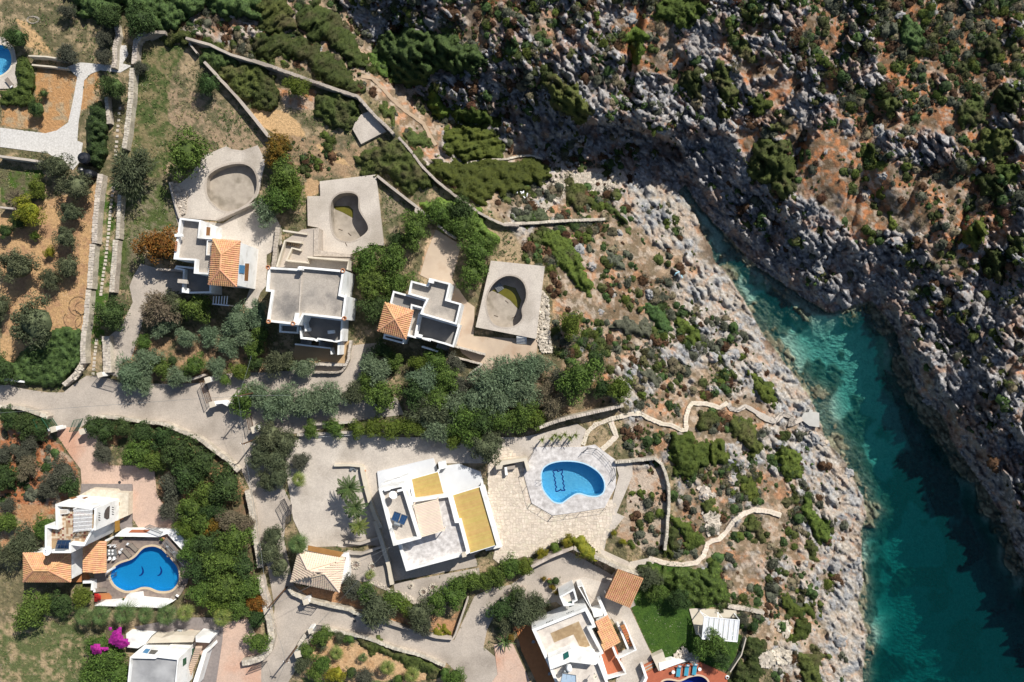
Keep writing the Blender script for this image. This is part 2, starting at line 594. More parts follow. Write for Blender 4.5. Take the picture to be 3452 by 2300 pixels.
HILL = GORGE[::-1] + RBANK + [(9000, 3400), (9000, -2500), (900, -2500)]
ESTATE = S('Z', [(-1500, -1500), (100, -900), (250, 0), (330, 60), (440, 95), (640, 150), (820, 205), (905, 300), (960, 390), (1060, 460), (1150, 510), (1210, 600), (1262, 640),
    (1262, 760), (1290, 840), (1400, 935), (1440, 1000), (1440, 1100), (1540, 1075), (1545, 1270), (1660, 1400), (1760, 1520), (1800, 1800), (1900, 2600), (-1500, 2600)])
WZ = -9.0
POOL = {
  'p1': S('Z', [(474, 428), (478, 405), (500, 388), (530, 378), (560, 377), (580, 388), (590, 410), (589, 436), (578, 458), (556, 476), (530, 486), (506, 482), (486, 466), (476, 448)]),
  'p2': S('F', [(690, 400), (690, 345), (712, 290), (760, 250), (810, 236), (870, 235), (915, 250), (938, 285), (938, 370), (965, 430), (1005, 490), (1024, 545), (1008, 585), (955, 628), (890, 660), (820, 665), (760, 645), (718, 600), (698, 520)]),
  'p3': S('Z', [(1117, 700), (1122, 672), (1138, 648), (1163, 634), (1190, 638), (1206, 656), (1209, 684), (1199, 710), (1200, 732), (1182, 749), (1152, 752), (1128, 738)]),
  'p4': S('K', [(328, 1240), (334, 1205), (350, 1170), (385, 1145), (420, 1130), (470, 1118), (520, 1113), (580, 1113), (640, 1119), (700, 1133), (760, 1160), (820, 1202), (860, 1250), (880, 1300), (882, 1345), (870, 1385), (840, 1410), (800, 1420), (740, 1415),
    (680, 1397), (650, 1395), (620, 1402), (560, 1440), (520, 1470), (490, 1480), (440, 1470), (400, 1435), (360, 1385), (335, 1330)]),
  'p5': S('M', [(973, 650), (973, 610), (1000, 562), (1040, 530), (1080, 512), (1130, 497), (1170, 480), (1205, 450), (1230, 420), (1260, 392), (1290, 378), (1345, 370), (1390, 380), (1430, 402), (1470, 442), (1505, 480), (1535, 515), (1560, 550), (1577, 600),
    (1577, 650), (1565, 695), (1535, 738), (1490, 765), (1420, 770), (1370, 760), (1330, 742), (1290, 733), (1240, 735), (1190, 755), (1150, 765), (1100, 765), (1045, 742), (1000, 705)]),
  'p6': S('O', [(1370, 1640), (1385, 1575), (1420, 1552), (1470, 1550), (1540, 1562), (1590, 1545), (1630, 1525), (1700, 1512), (1750, 1522), (1790, 1556), (1800, 1620), (1780, 1700), (1400, 1700)]),
  'p0': S('A', [(102, 560), (100, 490), (75, 430), (40, 403), (0, 394), (-60, 400), (-130, 440), (-150, 540), (-120, 630), (-60, 665), (0, 668), (50, 640), (85, 605)]),
}
def smooth(p, k=3):
  out = []
  n = len(p)
  for i in range(n):
    p0, p1, p2, p3_ = (np.array(p[(i + j) % n], float) for j in (-1, 0, 1, 2))
    for t in np.arange(k) / k:
      out.append(tuple(.5 * ((2 * p1) + (-p0 + p2) * t + (2 * p0 - 5 * p1 + 4 * p2 - p3_) * t * t + (-p0 + 3 * p1 - 3 * p2 + p3_) * t ** 3)))
  return out
POOL = {k_: smooth(v_, 3 if len(v_) < 24 else 2) for k_, v_ in POOL.items()}
def xs(a, b, s):
  return list(np.arange(a, b, s))
gx = np.array(xs(-1500, -100, 50) + xs(-100, 1500, 6.5) + xs(1500, 3560, 4.1) + xs(3560, 5200, 60))
gy = np.array(xs(-1300, -70, 45) + xs(-70, 2370, 4.3) + xs(2370, 3700, 50))
PX, PY = np.meshgrid(gx, gy)
MX, MY = (PX - CX) / 20.94, (PY - CY) / 20.94          # about metres
wrpx = (fbm(MX * .35, MY * .35, 2, 3) - .5) * 60
wrpy = (fbm(MX * .35 + 50, MY * .35, 3, 3) - .5) * 60
water_in = inpoly(PX + wrpx * .35, PY + wrpy * .35, WATER)
dW = pdist(PX + wrpx * .35, PY + wrpy * .35, LBANK[:-1] + RBANK[::-1], False)
dG = np.maximum(0, pdist(PX, PY, GORGE) - 12)
dV = np.where(water_in, 0, np.minimum(dW, dG))
isH = inpoly(PX + wrpx * .5, PY + wrpy * .5, HILL) & ~water_in
inE = inpoly(PX, PY, ESTATE)
dE = np.where(inE, 0, pdist(PX, PY, ESTATE, True))
xz = PX / 1.467
zv = np.interp(xz, [600, 780, 1060, 1330, 1540], [-1.5, -3, -5, -7.2, -8.8])
zv = zv + (-8.8 - zv) * sstep(420, 760, PY)
t = dE / (dE + dV + 1e-6)
zL = zv * (t ** 1.15)
dVw = np.maximum(0, dV + (fbm(MX * .22, MY * .22, 5, 4) - .5) * 110 * sstep(0, 60, dV))
chanR = sstep(950, 1500, PY)
step2 = sstep(150, 215, dVw + (fbm(MX * .1, MY * .1, 1, 3) - .5) * 160)
band = np.clip((dVw - 30) / 430, 0, 1)
headf = .30 + .70 * sstep(700, 1500, PY)
zR = zv + (4.2 + 1.0 * sstep(950, 1400, PY)) * headf * sstep(-4, 66, dVw) + (5.4 + 2.6 * chanR) * (1 - (1 - band) ** 1.35) + 1.4 * step2 + .0036 * np.minimum(dV, 1900) + 1.3 * (fbm(MX * .06, MY * .06, 4, 3) - .5) * sstep(40, 200, dV)
# extra ravine fingers on the far cliff, running down to the water
fing = ridged(MX * .10 + MY * .03, MY * .035 - MX * .02, 6, 2)
zR = zR - 3.2 * np.clip(fing - .5, 0, 1) * 2 * sstep(20, 90, dV) * (1 - sstep(300, 700, dV))
cvx, cvy = (PX - 2130) / 190, (PY - 470 - .22 * (PX - 2130)) / 95
cave = np.clip(1 - (cvx ** 2 + np.where(cvy < 0, cvy * 2.6, cvy * .8) ** 2), 0, 1)
zR = zR + 3.4 * np.exp(-((cvx * .8) ** 2 + ((cvy + .75) * 1.6) ** 2)) * sstep(0, 60, dV) - 5.5 * sstep(0, .35, cave) * np.clip((zR - zv) / 5, 0, 1)
land = np.where(isH, zR, zL)
sideH = isH.astype(float)
# limestone blocks: cells with crevices at three sizes, only where rock crops out
rkbase = fbm(MX * .16, MY * .16, 0, 5)
nearw = 1 - sstep(0, 420, dV)
farR = isH * (sstep(1500, 2700, PX) * (1 - sstep(250, 950, PY - .22 * (PX - 2600))))
nearS = 1 - sstep(60, 260, dW)
rk = rkbase + np.where(isH, .42 * nearw, .31 * nearS - .03) - .08 * farR + .07 * isH - .01
out = np.maximum(isH, sstep(2, 30, dE))                # outside the walled plots
rock = sstep(.47, .58, rk + .12 * (fbm(MX * .9, MY * .9, 3, 3) - .5)) * out
wx, wy = MX + 1.2 * fbm(MX * .5, MY * .5, 1, 3), MY + 1.2 * fbm(MX * .5 + 9, MY * .5, 2, 3)
ru, rv = wx * .80 - wy * .60, wx * .60 + wy * .80       # strata run down to the right
c1, c2, cid = worley(ru * .72, rv * .34, 1)
b1, b2, bid = worley(ru * 1.75, rv * .95, 3)
e1, e2, eid = worley(ru * 3.0, rv * 1.9, 5)
blk = np.minimum(1, (c2 - c1) * 1.7) * (.15 + 1.0 * cid ** 1.5) * 1.25
blk2 = np.minimum(1, (b2 - b1) * 1.35) * (.05 + 1.0 * bid ** 1.6) * .85
blk3 = np.minimum(1, (e2 - e1) * 1.25) * (.0 + 1.0 * eid ** 1.5) * .42
rough_amp = np.where(isH, 1.0, .62 + .28 * (1 - sstep(80, 300, dV)))
hrock = (blk + blk2 * 1.0 + blk3) * rough_amp * (.55 + .8 * fbm(MX * .3, MY * .3, 6, 3)) * (1 + .55 * isH) * (1 + .2 * isH * nearw) * (1 - .45 * isH * (1 - sstep(0, 90, dV)))
hsoil = (.16 * (fbm(MX * 1.2, MY * 1.2, 4, 3) - .5) + .07 * np.maximum(0, .55 - e1) * (eid > .45)) * out
z = land + hrock * rock + hsoil
z = z + .5 * (fbm(MX * .25, MY * .25, 7, 3) - .5) * out
# waterline shelf and sea bed
shw = 6 + (20 + 40 * sstep(700, 1100, PY)) * np.clip(fbm(MX * .13, MY * .13, 3, 3) - .32, 0, 1) * 1.6
dd = np.maximum(0, dW - shw)
chan = sstep(700, 2300, PY)
deep = .5 + (1.5 + 3.4 * chan + 3.6 * sstep(1400, 2200, PY)) * sstep(0, 80, dd + 40 * (fbm(MX * .2, MY * .2, 2, 3) - .5))
bedrock = sstep(.50, .60, fbm(MX * .22, MY * .22, 6, 4) + (.22 * (1 - sstep(20, 110, dW))) * sstep(700, 1200, PY) + .16 * inpoly(PX, PY, S('Z', [(2030, 850), (2130, 900), (2260, 1280), (2200, 1320), (2100, 1050)])) - .02)
bed = WZ - deep + bedrock * (.25 + .6 * np.minimum(1, (b2 - b1) * 2.4) * bid + .9 * np.minimum(1, (c2 - c1) * 2) * cid)
bed = np.where(dW < shw * 1.3, np.minimum(bed, WZ + .12) + (.38 * blk2 + .3 * blk3), bed)
zz = np.where(water_in, bed, np.maximum(z, WZ + .05 + .35 * sstep(0, 14, dV) * (~(dG < dW))))
# plots are level
yard = ~(dE > 0) & ~isH & ~water_in
zz = np.where(yard, .05 * (fbm(MX * .8, MY * .8, 2, 3) - .5) - .02, zz)
for k_, pl in POOL.items():
  m = inpoly(PX, PY, pl) | (pdist(PX, PY, pl, True) < 11)
  zz = np.where(m, -4.0, zz)
GZ = zz
def gidx(px, py):
  i = np.clip(np.searchsorted(gx, px) - 1, 0, len(gx) - 2)
  j = np.clip(np.searchsorted(gy, py) - 1, 0, len(gy) - 2)
  return i, j
def gz(px, py):
  i, j = gidx(px, py)
  fx = (px - gx[i]) / (gx[i + 1] - gx[i])
  fy = (py - gy[j]) / (gy[j + 1] - gy[j])
  return (GZ[j, i] * (1 - fx) + GZ[j, i + 1] * fx) * (1 - fy) + (GZ[j + 1, i] * (1 - fx) + GZ[j + 1, i + 1] * fx) * fy
# colour classes (what the ground is made of, plus some shade in the far-bank rock)
A_ = np.array
def mix(c, t_, d):
  t_ = t_[..., None] if np.ndim(t_) == 2 else t_
  return c * (1 - t_) + d * t_
n1 = fbm(MX * .5, MY * .5, 1, 5)
n2 = fbm(MX * 1.6, MY * 1.6, 3, 4)
n3 = fbm(MX * .18, MY * .18, 5, 4)
n4 = fbm(MX * 4.0, MY * 4.0, 6, 3)
one = np.ones(PX.shape + (3,))
STRAW, DULL, GRASS = A_([.36, .27, .165]), A_([.115, .105, .055]), A_([.060, .105, .018])
ORANGE, RED, SAND, PALE = A_([.42, .235, .105]), A_([.38, .15, .065]), A_([.50, .33, .17]), A_([.44, .335, .24])
ROCKG, ROCKW, ROCKC = A_([.15, .158, .175]), A_([.45, .44, .42]), A_([.46, .39, .305])
col = mix(one * STRAW, sstep(.36, .56, n1 * .6 + n2 * .4), DULL)
scrub = np.ones(PX.shape)
def paint(c, pts, colour, c2=None, k=.4, edge=14, grassy=0):
  """mark a patch of ground with its soil, two tones broken by noise"""
  global col, scrub
  p = S(c, pts)
  qx, qy = PX + wrpx * edge / 30, PY + wrpy * edge / 30
  m = inpoly(qx, qy, p).astype(float)
  cc = one * colour
  if c2 is not None:
    cc = mix(cc, sstep(.62 - k * .35, .72 - k * .2, n2 * .55 + n1 * .45), c2)
  col = mix(col, m, 0) + cc * m[..., None]
  scrub = scrub * (1 - m) + grassy * m
paint('A', [(300, 585), (600, 600), (680, 680), (640, 900), (610, 1060), (470, 1180), (0, 1120), (0, 900), (300, 900)], ORANGE, STRAW, .3)
paint('A', [(740, 700), (850, 620), (880, 700), (900, 880), (800, 940), (700, 1020)], ORANGE, STRAW, .4)
paint('A', [(100, 100), (480, 100), (560, 330), (420, 480), (230, 420)], SAND, DULL, .35, grassy=.5)
paint('A', [(0, 0), (200, 0), (560, 100), (1100, 220), (1000, 600), (500, 500), (250, 200), (0, 120)], STRAW, DULL, .8, grassy=1)
paint('E', [(0, 450), (450, 280), (860, 150), (830, 700), (790, 1000), (760, 1568), (0, 1568)], A_([.46, .29, .145]), A_([.38, .225, .125]), .5)
paint('I', [(0, 0), (240, 0), (160, 270), (0, 200)], A_([.46, .29, .145]), None)
paint('E', [(0, 0), (380, 50), (400, 300), (100, 340), (0, 330)], GRASS, DULL, .7, grassy=.6)
paint('E', [(900, 150), (1050, 150), (1000, 1000), (960, 1120), (900, 1568), (760, 1568), (800, 1100), (840, 700)], STRAW, A_([.05, .10, .015]), .7, grassy=.4)
paint('A', [(1230, 360), (1640, 400), (1480, 720), (1540, 1000), (1560, 1300), (1400, 1568), (1000, 1568), (1150, 1000)], A_([.07, .095, .03]), A_([.20, .165, .085]), .5, grassy=1)
paint('A', [(1480, 700), (1900, 880), (2352, 1200), (2352, 1568), (1900, 1250), (1500, 1100)], A_([.31, .225, .145]), A_([.12, .115, .06]), .5, grassy=1)
paint('E', [(1080, 100), (1500, 150), (1580, 450), (1540, 560), (1250, 560), (1050, 900), (1020, 700)], A_([.075, .10, .03]), A_([.19, .165, .10]), .5, grassy=1)
paint('E', [(1050, 900), (1250, 560), (1250, 900), (1150, 1100), (1000, 1130)], A_([.075, .09, .035]), A_([.17, .14, .09]), .5, grassy=1)
paint('B', [(0, 930), (250, 980), (420, 1080), (460, 1200), (340, 1250), (200, 1180), (0, 1050)], SAND, None)
paint('B', [(180, 1200), (700, 1200), (960, 1300), (900, 1568), (200, 1568)], A_([.33, .225, .135]), A_([.14, .12, .07]), .6, grassy=.8)
paint('B', [(560, 1290), (620, 1280), (780, 1340), (860, 1460), (700, 1420)], SAND, None)
paint('B', [(220, 780), (560, 800), (560, 960), (300, 960)], A_([.40, .30, .22]), A_([.42, .20, .09]), .5)
paint('F', [(480, 100), (600, 130), (600, 260), (480, 280)], A_([.44, .29, .16]), None)
paint('F', [(1100, 120), (1450, 380), (1300, 480), (1240, 700), (1160, 700)], A_([.27, .215, .14]), A_([.11, .11, .055]), .6, grassy=1)
paint('F', [(1590, 540), (1850, 700), (1740, 1000), (1600, 1000), (1480, 950), (1520, 760)], A_([.52, .375, .24]), A_([.42, .25, .15]), .3)
paint('I', [(0, 760), (380, 760), (430, 850), (640, 1100), (700, 1300), (480, 1568), (0, 1568)], RED, A_([.40, .30, .22]), .45)
paint('M', [(0, 0), (480, 0), (300, 300), (0, 500)], A_([.40, .215, .11]), A_([.34, .28, .18]), .5)
paint('M', [(0, 500), (220, 560), (330, 880), (0, 900)], A_([.22, .18, .10]), DULL, .6, grassy=.7)
paint('M', [(0, 1050), (480, 950), (700, 1080), (1100, 1568), (0, 1568)], A_([.36, .27, .16]), A_([.10, .12, .045]), .8, grassy=.9)
paint('I', [(760, 740), (1500, 830), (2100, 1200), (2200, 1568), (1450, 1568), (1350, 1150), (900, 900)], A_([.30, .17, .09]), A_([.06, .07, .03]), .6)
paint('M', [(1500, 100), (2240, 0), (2290, 1150), (2200, 1200), (1600, 900)], A_([.20, .13, .08]), DULL, .7)
paint('I', [(1050, 40), (2352, 0), (2352, 420), (1150, 420)], A_([.36, .23, .13]), DULL, .45)
paint('N', [(520, 1180), (720, 1180), (1300, 1340), (1620, 1430), (1700, 1568), (420, 1568)], A_([.52, .34, .19]), A_([.44, .27, .14]), .3)
paint('N', [(440, 1540), (1250, 1568), (1250, 1700), (440, 1700)], A_([.12, .14, .05]), None)
paint('N', [(340, 720), (800, 700), (980, 780), (1250, 900), (1750, 1000), (1840, 900), (1760, 1180), (1600, 1180), (1180, 1030), (850, 920), (470, 820)], A_([.42, .23, .12]), A_([.25, .16, .09]), .4)
paint('K', [(980, 1100), (1330, 1095), (1400, 1180), (1440, 1568), (1060, 1568), (1120, 1200)], A_([.46, .37, .29]), A_([.40, .26, .17]), .35)
paint('O', [(1060, 0), (1430, 0), (1400, 420), (1230, 440), (1000, 280)], A_([.40, .32, .24]), A_([.38, .25, .16]), .4)
paint('O', [(1130, 640), (1300, 520), (1960, 560), (1980, 900), (1640, 930), (2100, 1160), (1990, 1480), (1720, 1400), (1310, 1340), (1110, 900)], A_([.050, .098, .016]), A_([.036, .076, .014]), .6, edge=3)
paint('K', [(60, 150), (500, 200), (900, 600), (300, 850), (0, 830)], A_([.26, .185, .115]), DULL, .5, grassy=.5)
paint('G', [(400, 1050), (560, 1150), (560, 1568), (440, 1568)], SAND, None)
# slopes outside the plots
soilc = mix(one * np.where(isH[..., None], A_([.33, .25, .185]), A_([.34, .245, .165])), sstep(.46, .58, n1 * .5 + n3 * .5 + .11 * farR + .03 * isH) * np.where(isH, 1, .6), A_([.44, .185, .08]))
soilc = mix(soilc, sstep(.47, .55, fbm(MX * .9 + 7, MY * .9, 6, 4)) * .8, A_([.135, .11, .07]))
soilc = mix(soilc, sstep(.50, .58, n2 * .6 + n4 * .4) * .6, A_([.20, .145, .10]))
soilc = mix(soilc, sstep(.55, .62, n2) * .5, A_([.50, .42, .34]))
rockc = mix(one * ROCKG, sstep(.38, .62, n2 * .5 + n4 * .5), ROCKW)
rockc = mix(rockc, np.clip(sstep(.38, .54, n1) * (~isH) * .62 + sstep(.56, .68, n3) * isH * .25, 0, 1), ROCKC)
lich = sstep(.56, .66, fbm(MX * 3.1, MY * 3.1, 2, 3))
rockc = mix(rockc, lich * np.where(isH, .7, .35), A_([.66, .65, .63]))
rockc = mix(rockc, sstep(.62, .70, n1 + .1 * n4) * np.where(isH, .5, .2), A_([.42, .235, .13]))
rockc = mix(rockc, sstep(.50, .60, n4 * .6 + n2 * .4) * .5, A_([.13, .125, .12]))
rockc = rockc * np.where(isH[..., None], A_([.86, .85, .87]), 1.0)
rockc = rockc * (1 - .12 * isH * (1 - sstep(0, 350, dV)))[..., None]  # shade of the far cliff near the water, put into its rock colour
slope = mix(soilc, rock * sstep(.15, .6, hrock + .25), rockc)
# old brown scrub litter between shrubs
slope = mix(slope, sstep(.50, .60, fbm(MX * .7 + 30, MY * .7, 4, 4)) * (1 - rock) * .55, A_([.12, .085, .05]))
ow = np.clip(out, 0, 1)
col = mix(col, ow, 0) + slope * ow[..., None]
scrub = scrub * (1 - ow)
# pebble beach at the head of the inlet and rubble strips
beach = inpoly(PX + wrpx * .3, PY + wrpy * .3, S('G', [(200, 300), (380, 60), (600, 30), (1050, 20), (1080, 130), (900, 260), (560, 250), (330, 420)])).astype(float)
col = mix(col, beach * .8, A_([.44, .37, .31]))
# wave-washed band
wash = (1 - sstep(.1, .9 , zz - WZ + .5 * (n2 - .5))) * (~water_in) * (dW < 70)
col = mix(col, wash * .9, A_([.085, .068, .05]))
# sea bed
bedc = mix(one * A_([.56, .62, .50]), np.clip(bedrock * .85 + .25 * sstep(.5, .6, n2), 0, 1), A_([.075, .085, .05]))
bedc = mix(bedc, (1 - sstep(.8, 1.6, dW / shw)) * (.55 + .45 * sstep(.4, .6, n4)), A_([.13, .115, .075]))
bedc = mix(bedc, (1 - sstep(.8, 1.6, dW / shw)) * sstep(.52, .58, n2), A_([.26, .25, .17]))
wi = water_in.astype(float)
col = mix(col, wi, 0) + bedc * wi[..., None]
col = col * (.86 + .28 * n4)[..., None]
col = np.clip(col, .004, .8)
SCRUB = scrub * (~water_in)
ny, nx = PX.shape
kk = (H - zz) / FP
V = np.stack([(PX - CX) * kk, (CY - PY) * kk, zz], -1).reshape(-1, 3)
I0 = (np.arange(ny - 1)[:, None] * nx + np.arange(nx - 1)[None, :]).ravel()
Q = np.stack([I0, I0 + nx, I0 + nx + 1, I0 + 1], -1)
gm = bpy.data.materials.new("ground")
gm.use_nodes = True
nt = gm.node_tree
N, L = nt.nodes, nt.links
bs = N["Principled BSDF"]
bs.inputs["Roughness"].default_value = .95
bs.inputs["Specular IOR Level"].default_value = .15
ca = N.new("ShaderNodeVertexColor")
ca.layer_name = "soil"
geo = N.new("ShaderNodeNewGeometry")
nz = N.new("ShaderNodeTexNoise")
nz.inputs["Scale"].default_value = 2.6
nz.inputs["Detail"].default_value = 9
nz.inputs["Roughness"].default_value = .75
L.new(geo.outputs["Position"], nz.inputs["Vector"])
mr = N.new("ShaderNodeMapRange")
mr.inputs[1].default_value = .3
mr.inputs[2].default_value = .7
mr.inputs[3].default_value = .62
mr.inputs[4].default_value = 1.38
L.new(nz.outputs["Fac"], mr.inputs[0])
mu = N.new("ShaderNodeVectorMath")
mu.operation = 'SCALE'
L.new(ca.outputs["Color"], mu.inputs[0])
L.new(mr.outputs[0], mu.inputs["Scale"])
vo = N.new("ShaderNodeTexVoronoi")
vo.inputs["Scale"].default_value = 3.2
L.new(geo.outputs["Position"], vo.inputs["Vector"])
m2 = N.new("ShaderNodeMapRange")
m2.inputs[1].default_value = .20
m2.inputs[2].default_value = .12
L.new(vo.outputs["Distance"], m2.inputs[0])
n5 = N.new("ShaderNodeTexNoise")
n5.inputs["Scale"].default_value = .45
L.new(geo.outputs["Position"], n5.inputs["Vector"])
m3 = N.new("ShaderNodeMapRange")
m3.inputs[1].default_value = .47
m3.inputs[2].default_value = .62
m3.inputs[4].default_value = .75
L.new(n5.outputs["Fac"], m3.inputs[0])
m4 = N.new("ShaderNodeMath")
m4.operation = 'MULTIPLY'
L.new(m2.outputs[0], m4.inputs[0])
L.new(m3.outputs[0], m4.inputs[1])
mx = N.new("ShaderNodeMixRGB")
mx.inputs[2].default_value = (.52, .46, .38, 1)
L.new(m4.outputs[0], mx.inputs[0])
L.new(mu.outputs[0], mx.inputs[1])
L.new(mx.outputs[0], bs.inputs["Base Color"])
bp = N.new("ShaderNodeBump")
bp.inputs["Distance"].default_value = .22
L.new(nz.outputs["Fac"], bp.inputs["Height"])
L.new(bp.outputs[0], bs.inputs["Normal"])
me = npmesh("ground", V, Q, gm, smooth=False)
ca_ = me.color_attributes.new("soil", 'FLOAT_COLOR', 'POINT')
ca_.data.foreach_set("color", np.concatenate([col.reshape(-1, 3), np.ones((nx * ny, 1))], 1).astype(np.float32).ravel())
ground = link("ground", me, kind="structure", label="rocky coastal ground with walled garden plots and a steep limestone inlet")
# ---------------------------------------------------------------- sea in the inlet: clear surface over a body that absorbs red
def water_mat(name, tint, wave, rough=.04, bd=.06, absorb=None, dens=0, turbid=None, tf=0):
  m = bpy.data.materials.new(name)
  m.use_nodes = True
  nt = m.node_tree
  N, L = nt.nodes, nt.links
  N.remove(N["Principled BSDF"])
  tr = N.new("ShaderNodeBsdfTransparent")
  tr.inputs[0].default_value = (*tint, 1)
  gl = N.new("ShaderNodeBsdfGlossy")
  gl.inputs["Roughness"].default_value = rough
  fr = N.new("ShaderNodeFresnel")
  fr.inputs[0].default_value = 1.33
  geo = N.new("ShaderNodeNewGeometry")
  mp = N.new("ShaderNodeMapping")
  mp.inputs["Rotation"].default_value = (0, 0, .9)
  mp.inputs["Scale"].default_value = (1, 2.2, 1)
  L.new(geo.outputs["Position"], mp.inputs[0])
  nz = N.new("ShaderNodeTexNoise")
  nz.inputs["Scale"].default_value = wave
  nz.inputs["Detail"].default_value = 5
  L.new(mp.outputs[0], nz.inputs["Vector"])
  bp = N.new("ShaderNodeBump")
  bp.inputs["Distance"].default_value = bd
  L.new(nz.outputs["Fac"], bp.inputs["Height"])
  L.new(bp.outputs[0], gl.inputs["Normal"])
  L.new(bp.outputs[0], fr.inputs["Normal"])
  src = tr.outputs[0]
  if turbid:
    df = N.new("ShaderNodeBsdfDiffuse")
    df.inputs[0].default_value = (*turbid, 1)
    m0 = N.new("ShaderNodeMixShader")
    m0.inputs[0].default_value = tf
    L.new(src, m0.inputs[1])
    L.new(df.outputs[0], m0.inputs[2])
    src = m0.outputs[0]
  mx = N.new("ShaderNodeMixShader")
  L.new(fr.outputs[0], mx.inputs[0])
  L.new(src, mx.inputs[1])
  L.new(gl.outputs[0], mx.inputs[2])
  L.new(mx.outputs[0], N["Material Output"].inputs[0])
  if absorb:
    va = N.new("ShaderNodeVolumeAbsorption")
    va.inputs[0].default_value = (*absorb, 1)
    va.inputs[1].default_value = dens
    L.new(va.outputs[0], N["Material Output"].inputs[1])
  return m
sea_m = water_mat("sea_water", (.94, .98, .98), .9, .06, absorb=(.0, .66, .67), dens=.25, turbid=(.0, .18, .19), tf=.10)
k9 = (H - WZ) / FP
sp = [((a - CX) * k9, (CY - b) * k9) for a, b in
    [(LBANK[0][0] - 70, LBANK[0][1] - 60)] + [(a - 90, b + 20) for a, b in LBANK[1:]] + [(a + 190, b - 30) for a, b in RBANK[::-1]]]
mb = MB()
mb.prism(sp, -19, WZ)
sea = mb.build("sea_water", sea_m, kind="structure", label="clear turquoise water of the narrow inlet")
pool_w = water_mat("pool_water", (.88, .97, 1.0), 4.5, .12, .012)
# ---------------------------------------------------------------- vegetation builders
def leaf_quads(P, Nn, size, el=1.5, r=None, dirs=None):
  r = r or rng
  n = len(P)
  Nn = Nn / (np.linalg.norm(Nn, axis=1, keepdims=True) + 1e-9)
  a = dirs if dirs is not None else r.normal(size=(n, 3))
  a = a - (a * Nn).sum(1, keepdims=True) * Nn
  a = a / (np.linalg.norm(a, axis=1, keepdims=True) + 1e-9)
  b = np.cross(Nn, a)
  s = (size * r.uniform(.6, 1.3, n))[:, None]
  v = np.stack([P - a * s * el, P - b * s * .55, P + a * s * el, P + b * s * .55], 1).reshape(-1, 3)
  q = np.arange(n * 4).reshape(-1, 4)
  return v, q
def sphere_dirs(n, r, zmin=-.25):
  d = r.normal(size=(int(n * 2.2) + 20, 3))
  d /= np.linalg.norm(d, axis=1, keepdims=True)
  d = d[d[:, 2] > zmin][:n]
  return d
def dome_core(rad, zs, r, seed, nseg=20, nr=8, zmin=-.3, amp=.18, cell=2.2):
  vs, qs = [], []
  for i in range(nr + 1):
    ph = math.pi / 2 - (math.pi / 2 + .35) * i / nr
    for k in range(nseg):
      a = 2 * math.pi * k / nseg
      vs.append((math.cos(ph) * math.cos(a), math.cos(ph) * math.sin(a), math.sin(ph)))
  v = np.array(vs)
  nse = fbm(v[:, 0] * cell + seed * 3.7, v[:, 1] * cell + v[:, 2] * 1.7, seed, 3)
  v = v * (rad * (1 - amp + 2 * amp * nse))[:, None]
  v[:, 2] *= zs
  for i in range(nr):
    for k in range(nseg):
      a, b = i * nseg + k, i * nseg + (k + 1) % nseg
      qs.append((a, a + nseg, b + nseg, b))
  return v, np.array(qs)
def crown_mesh(kind, seed, n, nclump):
  r = np.random.RandomState(seed * 13 + 5)
  if kind == 'round':
    zs, rc, ls, el = .85, (.14, .32), .046, 1.3
  elif kind == 'fine':
    zs, rc, ls, el = .8, (.12, .28), .036, 1.6
  elif kind == 'spray':
    zs, rc, ls, el = .75, (.15, .30), .034, 2.8
  else:                       # cushion
    zs, rc, ls, el = .55, (.16, .42), .055, 1.5
  cd = sphere_dirs(nclump, r, -.15)
  cen = cd * (r.uniform(.50, .90, (len(cd), 1)) if kind != 'cushion' else r.uniform(.25, 1.05, (len(cd), 1)))
  cen[:, 2] *= zs
  # a lopsided outline
  ang = np.arctan2(cen[:, 1], cen[:, 0])
  lop = 1 + .16 * np.sin(ang * 2 + seed) + .13 * np.sin(ang * 3 + seed * 2.1) + .07 * np.sin(ang * 5 + seed)
  cen[:, :2] *= lop[:, None]
  rad = r.uniform(rc[0], rc[1], len(cd))
  w = rad ** 2
  idx = r.choice(len(cd), n, p=w / w.sum())
  d = sphere_dirs(n, r, -.5)
  idx = idx[:len(d)]
  P = cen[idx] + d * (rad[idx] * r.uniform(.72, 1.08, len(d)))[:, None]
  if kind == 'spray':
    P = cen[idx] + d * (rad[idx] * r.uniform(.55, 1.35, len(d)))[:, None]
    outw = P / (np.linalg.norm(P, axis=1, keepdims=True) + 1e-6)
    dirs = outw + .7 * d + r.normal(size=P.shape) * .25
    v, q = leaf_quads(P, r.normal(size=P.shape) + [0, 0, .8], ls, el, r, dirs)
  else:
    v, q = leaf_quads(P, d + r.normal(size=P.shape) * .55, ls, el, r)
  cv, cq = dome_core(.60 if kind != 'cushion' else .62, zs, r, seed)
  V_ = np.concatenate([v, cv])
  Q_ = np.concatenate([q, cq + len(v)])
  return npmesh("crown_" + kind, V_, Q_, LEAF['green'])
CROWN = {}
for kind, nv, nL, nC in (('round', 4, 3000, 55), ('fine', 3, 3800, 70), ('spray', 3, 3000, 60), ('cushion', 5, 900, 16)):
  CROWN[kind] = [crown_mesh(kind, i + 1, nL, nC) for i in range(nv)]
small_round = [crown_mesh('round', i + 21, 1100, 24) for i in range(3)]
mbt = MB()
mbt.tube([(0, 0, -1), (.04, .02, -.5), (-.03, .05, 0)], .12, 6, r2=.07)
for k_ in range(4):
  a_ = k_ * 1.6 + .4
  mbt.tube([(0, .02, -.35), (.25 * math.cos(a_), .25 * math.sin(a_), .05), (.48 * math.cos(a_), .48 * math.sin(a_), .3)], .06, 5, r2=.025)
TRUNK = mbt.mesh("trunk", bark)
def setmat(o, m):
  o.material_slots[0].link = 'OBJECT'
  o.material_slots[0].material = m
